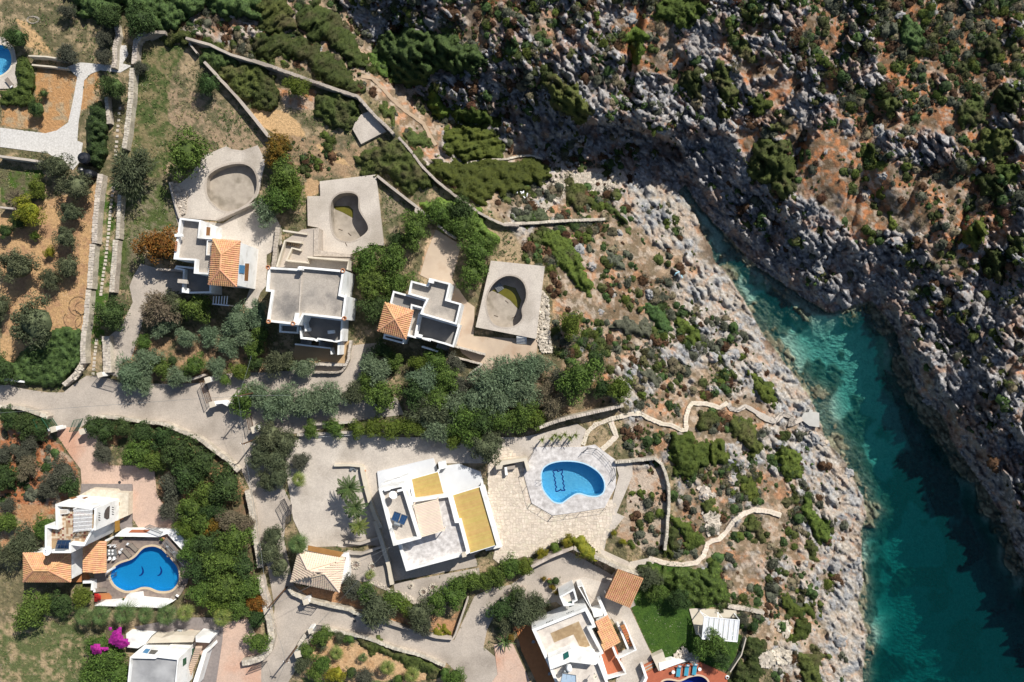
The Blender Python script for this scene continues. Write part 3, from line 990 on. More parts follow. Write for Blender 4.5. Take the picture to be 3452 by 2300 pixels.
SPEC = {'green': ('round', 'green'), 'dark': ('fine', 'dark'), 'olive': ('fine', 'olive'), 'silver': ('spray', 'silver'), 'lime': ('round', 'lime'), 'yellow': ('fine', 'yellow'),
    'orange': ('round', 'orange'), 'gold': ('round', 'gold'), 'hedge': ('round', 'hedge'), 'dgreen': ('round', 'dark'), 'dry': ('spray', 'dry'), 'grey': ('spray', 'grey'), 'oldark': ('spray', 'olive')}
ADJ = {'green': 'bright green leafy', 'dark': 'dark green dense', 'olive': 'grey-green olive', 'silver': 'silver-leaved spiky', 'lime': 'fresh lime-green', 'yellow': 'yellow-green', 'orange': 'rust-orange flowering',
    'gold': 'golden-tipped', 'hedge': 'clipped green', 'dgreen': 'deep green leafy', 'dry': 'dry greyish', 'grey': 'dull grey-green', 'oldark': 'drooping grey-green'}
def tree(c, x, y, r, sp, place, hk=1.0, z0=0.0, squash=1.0, name=None, group=None):
  """crown centre traced at (x, y) with radius r in that crop's px"""
  k = CR[c][2]
  rm = r * k / 20.94 * .95
  zc = z0 + rm * .85 * hk + .15
  p = P3(c, x, y, zc)
  kind, lm = SPEC[sp]
  big = rm > 1.25
  nm = name or ('tree' if rm > 1.7 else 'shrub')
  lab = "%s %s %s" % (ADJ[sp], nm, place)
  t_ = thing(nm, lab, nm, (p.x, p.y, z0), group)
  src = random.choice(CROWN[kind] if (big or kind != 'round') else small_round)
  o = link("crown", src, t_, M=Matrix.Translation((p.x, p.y, zc)) @ Matrix.Rotation(random.uniform(0, 6.28), 4, 'Z') @ Matrix.Diagonal((rm * 1.07, rm * 1.0 * squash, rm * .95, 1)))
  setmat(o, LEAF[lm])
  o2 = link("trunk", TRUNK, t_, M=Matrix.Translation((p.x, p.y, zc)) @ Matrix.Diagonal((rm, rm, (zc - z0) + .1, 1)))
  return t_
def mass_mesh(name, c, pts, h, lm, dens=34, ls=.105, w=None, clump=.6, cs=.8, streak=0, el=1.6, base=None, top=None, jit=62):
  """one body of creeping or clipped growth over a traced patch: bumpy surface with leaves on it"""
  p = S(c, pts)
  xs_ = [q[0] for q in p]
  ys_ = [q[1] for q in p]
  st = 5.5
  X, Y = np.meshgrid(np.arange(min(xs_) - 12, max(xs_) + 12, st), np.arange(min(ys_) - 12, max(ys_) + 12, st))
  mx_, my_ = X / 20.94, Y / 20.94
  jx = (fbm(mx_ * .8, my_ * .8, 3, 4) - .5) * jit
  jy = (fbm(mx_ * .8 + 20, my_ * .8, 4, 4) - .5) * jit
  ins = inpoly(X + jx, Y + jy, p)
  d = pdist(X + jx, Y + jy, p, True) * ins / 20.94
  w = w or h * 1.1
  prof = np.sqrt(np.clip(1 - (1 - np.minimum(1, d / w)) ** 2, 0, 1))
  if streak:
    ca_, sa_ = math.cos(streak), math.sin(streak)
    u, v_ = mx_ * ca_ + my_ * sa_, -mx_ * sa_ + my_ * ca_
    nse = fbm(u * .5, v_ * 2.2, 5, 4)
  else:
    nse = fbm(mx_ / cs, my_ / cs, 5, 4)
    f1_, f2_, _i = worley(mx_ / (cs * 1.2), my_ / (cs * 1.2), 2)
    nse = nse * .6 + .4 * (1 - f1_)
  nse = np.clip((nse - .25) * 2, 0, 1)
  hh = h * prof * (1 - clump + clump * nse)
  g = gz(X, Y) if base is None else np.full(X.shape, base)
  Z_ = g + hh - .05
  k_ = (H - Z_) / FP
  Vv = np.stack([(X - CX) * k_, (CY - Y) * k_, Z_], -1)
  ny_, nx_ = X.shape
  cell = ins[:-1, :-1] | ins[1:, :-1] | ins[:-1, 1:] | ins[1:, 1:]
  I = (np.arange(ny_ - 1)[:, None] * nx_ + np.arange(nx_ - 1)[None, :])[cell]
  Qs = np.stack([I, I + nx_, I + nx_ + 1, I + 1], -1)
  jj, ii = np.nonzero(ins[:-1, :-1])
  if len(jj) == 0:
    return None
  area = len(jj) * (st / 20.94) ** 2
  n = int(min(34000, max(60, area * dens * 1.0)))
  s_ = rng.randint(0, len(jj), n)
  fx, fy = rng.rand(n), rng.rand(n)
  j, i = jj[s_], ii[s_]
  Pp = (Vv[j, i] * ((1 - fx) * (1 - fy))[:, None] + Vv[j, i + 1] * (fx * (1 - fy))[:, None] + Vv[j + 1, i] * ((1 - fx) * fy)[:, None] + Vv[j + 1, i + 1] * (fx * fy)[:, None])
  Pp[:, 2] += rng.uniform(-.02, .16, n)
  e1_ = Vv[j, i + 1] - Vv[j, i]
  e2_ = Vv[j, i] - Vv[j + 1, i]
  nn = np.cross(e1_, e2_)
  nn /= (np.linalg.norm(nn, axis=1, keepdims=True) + 1e-9)
  lv, lq = leaf_quads(Pp, nn + rng.normal(size=nn.shape) * .5, ls, el)
  used, inv = np.unique(Qs, return_inverse=True)
  bv = Vv.reshape(-1, 3)[used]
  bq = inv.reshape(-1, 4)
  return npmesh(name, np.concatenate([lv, bv]), np.concatenate([lq, bq + len(lv)]), LEAF[lm])
def mass(c, pts, h, lm, name, label, cat='shrub', group=None, **kw):
  me_ = mass_mesh(name, c, pts, h, lm, **kw)
  if me_:
    return link(name, me_, label=label, cat=cat, group=group)
def fan_mesh(n=13, spread=2.2, L_=1.0, seed=0):
  """one fan frond: stalk and a pleated half-disc of pointed blades; base at origin, reaching along +X and drooping"""
  r = random.Random(seed)
  b = MB()
  b.tube([(0, 0, 0), (L_ * .16, 0, .10 * L_), (L_ * .32, 0, .10 * L_)], .014 * L_, 4)
  o = Vector((L_ * .30, 0, .10 * L_))
  for i in range(n):
    a = -spread / 2 + spread * i / (n - 1)
    l = L_ * (.72 - .20 * abs(a) / spread) * r.uniform(.9, 1.1)
    w = l * spread / n * .42
    d = Vector((math.cos(a), math.sin(a), 0))
    s = Vector((-d.y, d.x, 0))
    m = o + d * l * .6 + Vector((0, 0, .02))
    e = o + d * l + Vector((0, 0, -.22 * L_ * r.uniform(.7, 1.2)))
    b.face([o, m - s * w * .5, e, m + s * w * .5])
  return b.mesh("frond", LEAF['palm'])
def feather_mesh(L_=1.0, seed=0, n=20):
  r = random.Random(seed)
  b = MB()
  sp_ = []
  for i in range(9):
    t_ = i / 8
    sp_.append(Vector((L_ * t_ * (1 - .12 * t_), 0, L_ * (.38 * t_ - .62 * t_ * t_))))
  b.tube(sp_, .018 * L_, 4, r2=.005 * L_)
  for i in range(2, n):
    t_ = i / n
    k_ = t_ * 8
    j = min(7, int(k_))
    p = sp_[j].lerp(sp_[j + 1], k_ - j)
    l = L_ * .17 * math.sin(math.pi * min(1, t_ * .85 + .12)) * r.uniform(.85, 1.15)
    for s_ in (-1, 1):
      tip = p + Vector((l * .55, s_ * l * .85, -.10 * l))
      md = p.lerp(tip, .5) + Vector((0, 0, .02))
      sd = Vector((.02 * L_, -.012 * L_ * s_, 0))
      b.face([p, md - sd, tip, md + sd] if s_ > 0 else [p, md + sd, tip, md - sd])
  return b.mesh("frond", LEAF['palm'])
FAN = [fan_mesh(seed=i) for i in range(3)]
FEA = [feather_mesh(seed=i) for i in range(3)]
AGV = []
for sd_ in range(2):
  b_ = MB()
  rr_ = random.Random(sd_)
  b_.mi = 0
  prev = None
  for i in range(6):
    t_ = i / 5
    w_ = .075 * (1 - t_) ** .7 + .002
    zc_ = .55 * t_ - .45 * t_ * t_
    cur = [(t_ * .95, -w_, zc_ + w_ * .5), (t_ * .95, 0, zc_), (t_ * .95, w_, zc_ + w_ * .5)]
    if prev:
      b_.face([prev[0], cur[0], cur[1], prev[1]])
      b_.face([prev[1], cur[1], cur[2], prev[2]])
    prev = cur
  AGV.append(b_.mesh("leaf", LEAF['palm']))
def palm(c, x, y, r, label, kind='fan', n=18, tz=2.0, name='palm_tree', cat='palm', group=None, lm='palm', z0=0.0):
  k = CR[c][2]
  rm = r * k / 20.94
  p = P3(c, x, y, z0 + tz)
  t_ = thing(name, label, cat, (p.x, p.y, z0), group)
  b = MB()
  b.tube([(p.x, p.y, z0 - .1), (p.x, p.y, z0 + tz * .5), (p.x, p.y, z0 + tz)], .17 if kind != 'agave' else .10, 8, r2=.14)
  b.build("trunk", bark, t_)
  src = {'fan': FAN, 'feather': FEA, 'agave': AGV}[kind]
  for i in range(n):
    a = i * 2.39996 + random.uniform(-.15, .15)
    tilt = (-.95 + 1.15 * (i / n)) + random.uniform(-.1, .1)
    s = rm * random.uniform(.88, 1.08) * ((.62 + .5 * i / n) if kind == 'fan' else (.85 + .3 * i / n))
    M_ = Matrix.Translation((p.x, p.y, z0 + tz)) @ Matrix.Rotation(a, 4, 'Z') @ Matrix.Rotation(tilt * .75, 4, 'Y') @ Matrix.Scale(s, 4)
    o = link("frond" if kind != 'agave' else "leaf", src[i % len(src)], t_, M=M_)
    setmat(o, LEAF[lm])
  return t_
# ---------------------------------------------------------------- paved ground, roads and yards
_lift = [0]
SLABS = []
def slab(name, c, pts, z, m, label=None, holes=None, th=.45, kind="structure", **kw):
  _lift[0] += 1
  SLABS.append(S(c, pts))
  z = z + .0007 * _lift[0]
  b = MB()
  p = XY(c, pts, z)
  if holes:
    b.holed(p, [[at(a, q, z)[:2] for a, q in POOL[h]] for h in holes], z - th, z)
  else:
    b.prism(p, z - th, z, bottom=False)
  return b.build(name, m, kind=kind, label=label, **kw)
slab('road', 'I', [(-60, 440), (80, 440), (240, 480), (420, 505), (560, 505), (640, 440), (760, 358), (880, 360), (1080, 425), (1500, 430), (1790, 420), (1890, 350), (2100, 330), (2352, 330), (2700, 300), (3100, 90), (3400, 60), (3420, 260),
    (3300, 480), (3500, 560), (3560, 700), (3100, 760), (2700, 860), (2352, 880), (2330, 1000), (2600, 1560), (2520, 1600), (2500, 1800), (2590, 2210), (2780, 2350), (2900, 2370), (3200, 2420), (3560, 2560), (3840, 2670), (4000, 2690), (4180, 2300),
    (4330, 2230), (4500, 2200), (4700, 2050), (4980, 1890), (5320, 2070), (5530, 2200), (5600, 2380), (5200, 2600), (4900, 2350), (4570, 2420), (4350, 2470), (4290, 2600), (4260, 2750), (4560, 3000), (4620, 3200), (4250, 3200), (3940, 2890), (3500, 2780), (2850, 2600), (2780, 2620),
    (2600, 2960), (2450, 3200), (2300, 3200), (2230, 2900), (2400, 2600), (2420, 2400), (2360, 2050), (2300, 1900), (2280, 1700), (2240, 1500), (2190, 1330), (2120, 1180), (2000, 1080), (1880, 1000), (1740, 900), (1600, 840),
    (1450, 790), (1250, 745), (1000, 720), (840, 715), (690, 830), (520, 830), (450, 740), (300, 665), (150, 635), (-60, 630)], .05, conc, "pale concrete lane winding between the walled villa plots")
slab('driveway', 'I', [(515, 815), (700, 810), (820, 860), (900, 940), (960, 1150), (1250, 1150), (1360, 1200), (1380, 1400), (1560, 1700), (1560, 1800), (1330, 1850), (1250, 1740), (1170, 1620), (1170, 1320), (720, 1310), (710, 1180), (620, 1060), (500, 880)], .07, pink, "pink stamped concrete drive behind the green gates")
slab('paving', 'I', [(715, 1310), (1166, 1312), (1164, 1720), (1080, 1760), (1000, 1500), (700, 1500)], .09, paver_g, "grey cobbled apron round the white villa")
slab('driveway', 'E', [(1240, 860), (1380, 900), (1620, 930), (1620, 1120), (1340, 1170), (1280, 1220), (1250, 1400), (1200, 1568), (1150, 1700), (1050, 1750), (1040, 1860), (950, 1830), (960, 1500), (1060, 1420), (1170, 1200), (1140, 1060), (1180, 960)], .075, conc, "concrete drive curving down to the lane gate")
slab('gravel_path', 'A', [(0, 1125), (400, 1175), (500, 1150), (600, 1080), (640, 900), (680, 680), (590, 590), (700, 550), (990, 575), (1030, 400), (1110, 400), (1130, 480), (1080, 560), (1160, 580), (1060, 640), (880, 620), (800, 650), (740, 710), (720, 900), (690, 1080), (680, 1240), (730, 1260), (700, 1430),
    (640, 1500), (500, 1400), (420, 1350), (0, 1295)], .05, gravel_w, "white gravel path forking across the orange garden")
slab('terrace', 'Z', [(405, 502), (512, 514), (598, 458), (620, 475), (645, 520), (648, 565), (605, 590), (590, 590), (520, 565), (410, 520)], .09, conc_l, "concrete yard beside the first bare pool")
slab('path', 'E', [(2240, 640), (2352, 700), (2340, 1000), (2300, 1100), (2240, 1250), (2150, 1230), (2200, 1080), (2230, 960)], .08, conc_l, "narrow concrete walk between two villas")
slab('path', 'F', [(0, 760), (110, 720), (130, 880), (120, 1060), (60, 1130), (0, 1260), (-60, 1250), (-20, 1060)], .085, conc_l)
slab('terrace', 'F', [(1620, 560), (1840, 700), (1760, 1000), (1900, 1200), (1960, 1240), (1950, 1500), (2352, 1520), (2520, 1520), (2500, 1700), (2180, 1760), (2040, 1850), (1860, 1990), (1760, 1980), (2010, 1760), (1850, 1650), (1750, 1480), (1560, 1000), (1480, 960), (1530, 780)], .07, mat("tan_yard", (.50, .40, .30), (.43, .34, .26), .4, .9, .01, 8, c3=(.38, .27, .19), s3=.25), "tan concrete yard round the third villa")
slab('terrace', '5', [(930, 1070), (1060, 1040), (1480, 1070), (1530, 1000), (1560, 680), (1380, 660), (600, 750), (560, 1000)], .075, mat("ochre_yard", (.42, .29, .16), (.35, .24, .135), .5, .9, .01, 8), "ochre concrete yard below the second villa")
slab('driveway', 'J', [(450, 870), (900, 850), (1300, 900), (2352, 900), (2352, 1100), (2180, 1130), (1700, 1130), (1330, 1180), (1100, 1200), (1150, 1350), (1280, 1750), (1150, 1860), (1000, 1850), (800, 1870), (750, 1860), (480, 1870), (360, 1620), (330, 1400), (280, 1100), (350, 950)], .07, conc_l, "wide pale concrete forecourt of the large white villa")
slab('patio', 'K', [(-300, 980), (0, 930), (300, 870), (640, 780), (720, 830), (670, 990), (250, 1050), (150, 1220), (-100, 1150)], .09, conc_l, "concrete walk beside the long stone wall")
slab('patio', 'N', [(1250, 700), (2000, 560), (2010, 680), (1800, 780), (1560, 880), (1350, 860), (1250, 800)], .085, conc, "grey concrete strip below the large white villa")
slab('patio', 'N', [(1120, 380), (1240, 680), (1990, 545), (1960, 450), (2060, 380), (2060, 300), (1100, 300)], .095, conc, "grey paved ledge in the shade of the white villa")
slab('patio', 'N', [(820, 440), (1000, 430), (1140, 400), (1235, 700), (1180, 760), (1000, 690), (860, 660), (800, 560)], .08, conc, "grey yard beside the small tiled garage")
slab('patio', 'O', [(790, 840), (1000, 560), (1220, 650), (1100, 900), (1310, 1350), (1200, 1568), (950, 1700), (1030, 1360), (1100, 1250), (880, 900)], .10, conc_l, "pale concrete terrace between house and lawn")
slab('patio', 'O', [(500, 700), (700, 640), (900, 700), (800, 850), (680, 740), (520, 740)], .095, conc_l)
slab('patio', 'O', [(100, 1080), (250, 1060), (470, 1600), (300, 1600), (150, 1290)], .11, terra, "dark red tiled strip along the white house")
slab('driveway', 'O', [(-90, 1240), (60, 1200), (200, 1500), (260, 1640), (-160, 1640), (-60, 1500)], .085, pink, "pink concrete parking bay")
slab('driveway', 'M', [(1650, 1100), (1980, 1040), (2180, 1010), (2240, 1120), (2300, 1400), (2300, 1650), (1700, 1650), (1780, 1350)], .075, pink, "pink concrete drive at the lower white house")
slab('paving', 'M', [(1180, 1080), (1620, 1000), (1970, 1000), (1960, 1200), (1905, 1568), (1890, 1700), (1720, 1700), (1800, 1300), (1850, 1230), (1700, 1100), (1280, 1150)], .095, paver_g, "grey cobbles round the lower white house")
slab('path', 'K', [(1130, 1120), (1130, 1240), (990, 1568), (1060, 1600), (900, 1800), (880, 1900), (1100, 2000), (1300, 1960), (1320, 2010), (1200, 2060), (1080, 2060), (860, 1960), (840, 1870), (1010, 1240), (980, 1130)], .095, conc_l, "concrete walk along the planted strip")
slab('slab', 'B', [(905, 1080), (960, 1010), (1030, 980), (1180, 1155), (960, 1270), (885, 1140)], .5, conc_l, "lone bare concrete slab beside the boundary wall", th=.7)
PATHS = []
def ribbon(name, c, pts, w, m, label, dz=.12, stones=False, kind="structure"):
  """a path that follows the slope"""
  p = S(c, pts)
  PATHS.append(p)
  b = MB()
  base = []
  for (x1, y1), (x2, y2) in zip(p, p[1:]):
    n = max(1, int(math.hypot(x2 - x1, y2 - y1) / 9))
    base += [(x1 + (x2 - x1) * i / n, y1 + (y2 - y1) * i / n) for i in range(n)]
  base.append(p[-1])
  zs_ = [float(max(gz(np.array(x + dx), np.array(y + dy)) for dx in (-w * 1.3, 0, w * 1.3) for dy in (-w * 1.3, 0, w * 1.3))) for x, y in base]
  zs_ = [max(zs_[i], sum(zs_[max(0, i - 3):i + 4]) / len(zs_[max(0, i - 3):i + 4])) + dz for i in range(len(zs_))]
  L_, R_ = [], []
  for i, (x, y) in enumerate(base):
    ax, ay = base[max(0, i - 1)]
    bx, by = base[min(len(base) - 1, i + 1)]
    d = math.hypot(bx - ax, by - ay) + 1e-6
    nx_, ny_ = -(by - ay) / d, (bx - ax) / d
    j1, j2 = random.uniform(.8, 1.15), random.uniform(.8, 1.15)
    L_.append(Vector(at(x + nx_ * w * j1, y + ny_ * w * j1, zs_[i])))
    R_.append(Vector(at(x - nx_ * w * j2, y - ny_ * w * j2, zs_[i])))
  dn = Vector((0, 0, -.8))
  o = None
  for i in range(len(base) - 1):
    b.face([L_[i + 1], L_[i], R_[i], R_[i + 1]] if (L_[i + 1] - L_[i]).cross(R_[i] - L_[i]).z > 0 else [L_[i], L_[i + 1], R_[i + 1], R_[i]])
    b.face([L_[i], L_[i + 1], L_[i + 1] + dn, L_[i] + dn])
    b.face([R_[i + 1], R_[i], R_[i] + dn, R_[i + 1] + dn])
  o = b.build(name, m, kind=kind, label=label)
  if stones:
    for i in range(0, len(base) - 1):
      for s in range(2):
        f0, f1 = s / 2 + .04, (s + 1) / 2 - .04
        q = MB()
        a_, b_ = L_[i].lerp(R_[i], f0), L_[i].lerp(R_[i], f1)
        c_, d_ = L_[i + 1].lerp(R_[i + 1], f1), L_[i + 1].lerp(R_[i + 1], f0)
        ctr = (a_ + b_ + c_ + d_) / 4
        qq = [(ctr + (v - ctr) * random.uniform(.84, .95)) for v in (a_, b_, c_, d_)]
        if area2([(v.x, v.y) for v in qq]) < 0:
          qq.reverse()
        q.prism([(v.x, v.y) for v in qq], ctr.z - .05, ctr.z + .035)
        q.build("paving_stone", crazy, o)
  return o
ribbon('footpath', 'K', [(690, 970), (730, 860), (800, 790), (940, 740), (1120, 695), (1200, 690), (1300, 745), (1400, 785), (1470, 790), (1560, 840), (1605, 835), (1600, 740), (1625, 640), (1660, 600), (1780, 605), (1900, 640), (1970, 600)], 7.5, crazy, "stone-paved footpath leading out to the cove stairs", stones=True)
ribbon('footpath', 'K', [(860, 1010), (930, 950), (985, 890), (960, 820), (940, 765)], 9, crazy, "short stepped stone path behind the round-ended pool", stones=True)
ribbon('footpath', 'K', [(1970, 600), (2000, 650), (2060, 660), (2130, 625), (2220, 680), (2352, 740), (2400, 770)], 7, conc_l, "pale concrete stairs going down to the water")
ribbon('footpath', 'L', [(0, 690), (60, 730), (150, 765), (230, 700), (310, 720), (290, 790), (360, 760), (400, 740)], 8, conc_l, "lower flight of pale concrete stairs by the bathing slab")
ribbon('footpath', 'O', [(1270, 470), (1400, 515), (1560, 535), (1690, 520), (1760, 450), (1790, 350), (1830, 325), (1890, 310), (1960, 240), (2020, 150), (2100, 90), (2200, 50), (2352, 70), (2400, 90), (2440, 100)], 8, crazy, "cream stone footpath snaking across the rocky slope", stones=True)
ribbon('footpath', 'B', [(960, 670), (1060, 690), (1160, 790), (1240, 880), (1330, 960), (1440, 1040), (1510, 1090), (1560, 1190), (1620, 1280)], 6, mat("earth_path", (.48, .36, .25), (.38, .28, .19), 1, .95, .03, 6), "narrow earth trail beside the dark ravine", dz=-.02)
ribbon('kerb_wall', 'B', [(1925, 1430), (2050, 1410), (2250, 1400), (2352, 1375), (2450, 1370), (2560, 1400)], 3.4, stone_w, "low pale edging above the pebbly head of the inlet", dz=.25)
slab('bathing_slab', 'L', [(410, 690), (455, 680), (465, 655), (490, 660), (490, 682), (548, 685), (550, 812), (460, 800), (385, 740)], WZ + 2.1, mat("weathered_slab", (.50, .49, .45), (.40, .39, .36), .5, .9, .01, 8), "square pale concrete bathing slab at the water's edge", th=2.4)
# crazy paving round the main pool: stones laid one by one, the rest as one layer
cp = S('O', [(-100, 480), (-60, 300), (-110, 100), (-140, -100), (-150, -500), (40, -500), (160, -360), (180, -260), (240, -80), (420, 30), (660, 10), (890, -60), (1000, 0), (920, 240), (850, 440), (730, 330), (620, 290), (480, 340), (260, 440), (100, 480), (0, 560)])
b = MB()
zc_ = .10
b.prism([at(x, y, zc_)[:2] for x, y in cp], -.2, zc_, bottom=False)
crazy_o = b.build("paved_terrace", crazy_g, kind="structure", label="cream crazy-paved terrace in front of the main pool")
r_ = np.random.RandomState(5)
xs_ = np.arange(min(p[0] for p in cp), max(p[0] for p in cp), 10.5)
ys_ = np.arange(min(p[1] for p in cp), max(p[1] for p in cp), 10.5)
JX = r_.uniform(-4.6, 4.6, (len(ys_), len(xs_))) + (np.arange(len(ys_)) % 2)[:, None] * 4.5
JY = r_.uniform(-4.4, 4.4, (len(ys_), len(xs_)))
rest = MB()
cnt = 0
cells = [(j, i) for j in range(len(ys_) - 1) for i in range(len(xs_) - 1)]
cells.sort(key=lambda t_: -(r_.rand()))
for j, i in cells:
  q = [(xs_[i + a] + JX[j + b_, i + a], ys_[j + b_] + JY[j + b_, i + a]) for a, b_ in ((0, 0), (1, 0), (1, 1), (0, 1))]
  mxp = np.array([[sum(p[0] for p in q) / 4]])
  myp = np.array([[sum(p[1] for p in q) / 4]])
  if not inpoly(mxp, myp, cp)[0, 0]:
    continue
  c_ = (mxp[0, 0], myp[0, 0])
  q = [(c_[0] + (p[0] - c_[0]) * .88, c_[1] + (p[1] - c_[1]) * .88) for p in q]
  w_ = [at(p[0], p[1], zc_ + .03)[:2] for p in q]
  if cnt < 300:
    s = MB()
    s.prism(w_, zc_ - .02, zc_ + .03 + r_.uniform(0, .015), bottom=False)
    s.build("paving_stone", crazy, crazy_o)
  else:
    rest.prism(w_, zc_ - .02, zc_ + .03 + r_.uniform(0, .015), bottom=False)
  cnt += 1
rest.build("paving_stones", crazy, crazy_o, kind="stuff")
# ---------------------------------------------------------------- pools
def deck(key, c, pts, z, m, label, name="pool_deck"):
  return slab(name, c, pts, z, m, label, holes=[key], th=max(.4, z + .3))
def pool(key, label, zr, zf, basin, water=None, zw=None, lip=None, lipw=.3, ztrace=None):
  zt = zr if ztrace is None else ztrace
  p = ccw([at(a, q, zt)[:2] for a, q in POOL[key]])
  cx_ = sum(v[0] for v in p) / len(p)
  cy_ = sum(v[1] for v in p) / len(p)
  t_ = thing("swimming_pool", label, "pool", (cx_, cy_, zf))
  b = MB()
  inner = inset(p, .02)
  k = len(inner)
  n0 = len(b.v)
  b.v += [(x, y, zf) for x, y in inner] + [(x, y, zr - .01) for x, y in inner]
  for i in range(k):
    j = (i + 1) % k
    b.f.append((n0 + j, n0 + i, n0 + k + i, n0 + k + j))
    b.m.append(0)
  b.f.append(tuple(n0 + i for i in range(k)))
  b.m.append(0)
  b.build("basin", basin, t_)
  if lip:
    b = MB()
    b.ring(inset(p, -lipw), inset(p, .04), zr - .1, zr + .035)
    b.build("coping", lip, t_)
  if water:
    b = MB()
    b.prism(inset(p, .03), zf + .01, zw or zr - .15, bottom=False)
    b2 = MB()
    b2.face([(x, y, zw or zr - .15) for x, y in inset(p, .03)])
    b2.build("water", water, t_, smooth=False)
  return t_
deck('p1', 'Z', [(455, 372), (470, 357), (520, 336), (533, 343), (556, 346), (592, 334), (610, 372), (603, 400), (592, 452), (512, 508), (405, 500), (388, 425), (415, 421), (440, 400)], .12, conc_l, "bare concrete deck round the first empty pool")
pool('p1', "empty kidney pool with bare sandy floor at the top left villa", .12, -1.2, bare_basin, lip=conc, lipw=.28)
deck('p2', 'F', [(595, 135), (1090, 75), (1160, 700), (1030, 690), (1020, 720), (840, 790), (590, 780), (590, 545), (490, 525), (485, 265), (600, 265)], .55, conc_l, "bare concrete deck round the second empty pool")
p2t = pool('p2', "empty bean-shaped pool with a green puddle in it", .55, -1.6, bare_basin, lip=conc, lipw=.22)
deck('p3', 'Z', [(1128, 599), (1252, 612), (1232, 779), (1093, 752)], 1.3, conc_l, "raised concrete deck round the third empty pool")
p3t = pool('p3', "empty bean-shaped pool with scrap timber and slime in it", 1.3, -.7, bare_basin, lip=conc, lipw=.22)
for t_, c_, pts_, z_ in ((p2t, 'F', [(715, 355), (850, 350), (890, 385), (890, 460), (800, 410), (730, 380)], -1.585),
    (p3t, 'Z', [(1130, 668), (1160, 655), (1185, 662), (1198, 690), (1192, 712), (1172, 690), (1150, 676)], -.685)):
  b = MB()
  b.prism(XY(c_, pts_, z_), z_ - .01, z_, bottom=False)
  b.build("puddle", green_slime, t_)
deck('p4', 'K', [(-10 + 280, 985), (680, 985), (800, 965), (980, 1100), (985, 1240), (980, 1340), (885, 1520), (650, 1560), (425, 1590), (240, 1480), (165, 1205), (255, 1030)], .22, mottle, "octagonal deck of mottled grey tiles round the main pool")
p4t = pool('p4', "turquoise kidney pool with a meander border on its floor", .22, -1.75, basin_b, pool_w, .08, lip=mat("pool_coping_blue", (.42, .62, .74), (.36, .55, .68), 3), lipw=.14)
deck('p5', 'M', [(830, 590), (940, 400), (1010, 300), (1400, 300), (1480, 290), (1690, 540), (1650, 700), (1540, 850), (1230, 840), (840, 910), (830, 700)], .12, paver, "brown cobbled deck round the blue pool")
p5t = pool('p5', "bright blue kidney pool with two dolphin mosaics", .12, -1.2, basin_d, pool_w, .0, lip=mat("pool_coping_sand", (.55, .44, .30), (.48, .38, .26), 3), lipw=.30)
deck('p6', 'O', [(1230, 1500), (1340, 1440), (1420, 1420), (1720, 1390), (1960, 1500), (1990, 1800), (1180, 1800)], .14, terra, "terracotta tiled deck at the bottom pool")
pool('p6', "deep blue pool cut by the lower picture edge", .14, -1.6, basin_deep, pool_w, .02, lip=mat("pool_coping_peach", (.60, .45, .33), (.52, .39, .28), 3), lipw=.25)
deck('p0', 'A', [(-500, 260), (30, 330), (120, 420), (150, 560), (150, 780), (-500, 790)], .12, conc_l, "pale deck round the small turquoise pool")
pool('p0', "turquoise pool cut by the left picture edge", .12, -1.5, basin_b, pool_w, .0, lip=cream, lipw=.25)
# meander border: squares of navy mosaic
b = MB()
seq = [(430, 1195), (470, 1190), (470, 1205), (510, 1185), (512, 1215), (500, 1222), (520, 1250), (508, 1262), (525, 1290), (514, 1302), (530, 1330), (520, 1345), (536, 1368), (500, 1368), (500, 1358), (480, 1372), (456, 1380), (452, 1350), (462, 1340), (445, 1315), (455, 1300), (440, 1275), (450, 1262), (432, 1238), (442, 1225), (428, 1200)]
pp = [P3('K', x, y, -1.74) for x, y in seq]
for a_, b_ in zip(pp, pp[1:] + pp[:1]):
  b.beam(a_, b_, .17, .012)
b.build("meander_mosaic", mosaic_n, p4t)
for ox, oy, mir in ((1250, 590, 1), (1412, 590, 1)):
  b = MB()
  pts_ = [(-28, 38), (-12, 30), (0, 14), (4, -8), (-2, -24), (-4, -46), (6, -34), (16, -14), (18, 10), (8, 30), (-8, 42), (-22, 44)]
  b.prism([P3('M', ox + x, oy + y, -1.19)[:2] for x, y in pts_], -1.199, -1.185, bottom=False)
  b.build("dolphin_mosaic", mosaic_n, p5t)
for key, c_, x_, y_, ang, lab in (('p4', 'K', 325, 1290, 0.1, "chrome pool ladder at the main pool"), ('p5', 'M', 985, 632, .3, "chrome pool ladder at the dolphin pool")):
  q = P3(c_, x_, y_, .3)
  t_ = thing("pool_ladder", lab, "ladder", q)
  for s in (-.28, .28):
    b = MB()
    b.tube([(q.x - .75, q.y + s, .2), (q.x - .7, q.y + s, .75), (q.x - .3, q.y + s, .85), (q.x + .05, q.y + s, .6), (q.x + .15, q.y + s, -.9)], .03, 6)
    b.build("rail", metal, t_)
  b = MB()
  for zz_ in (-.1, -.4, -.7):
    b.box((q.x + .15, q.y, zz_), (.08, .55, .03))
  b.build("steps", metal, t_)
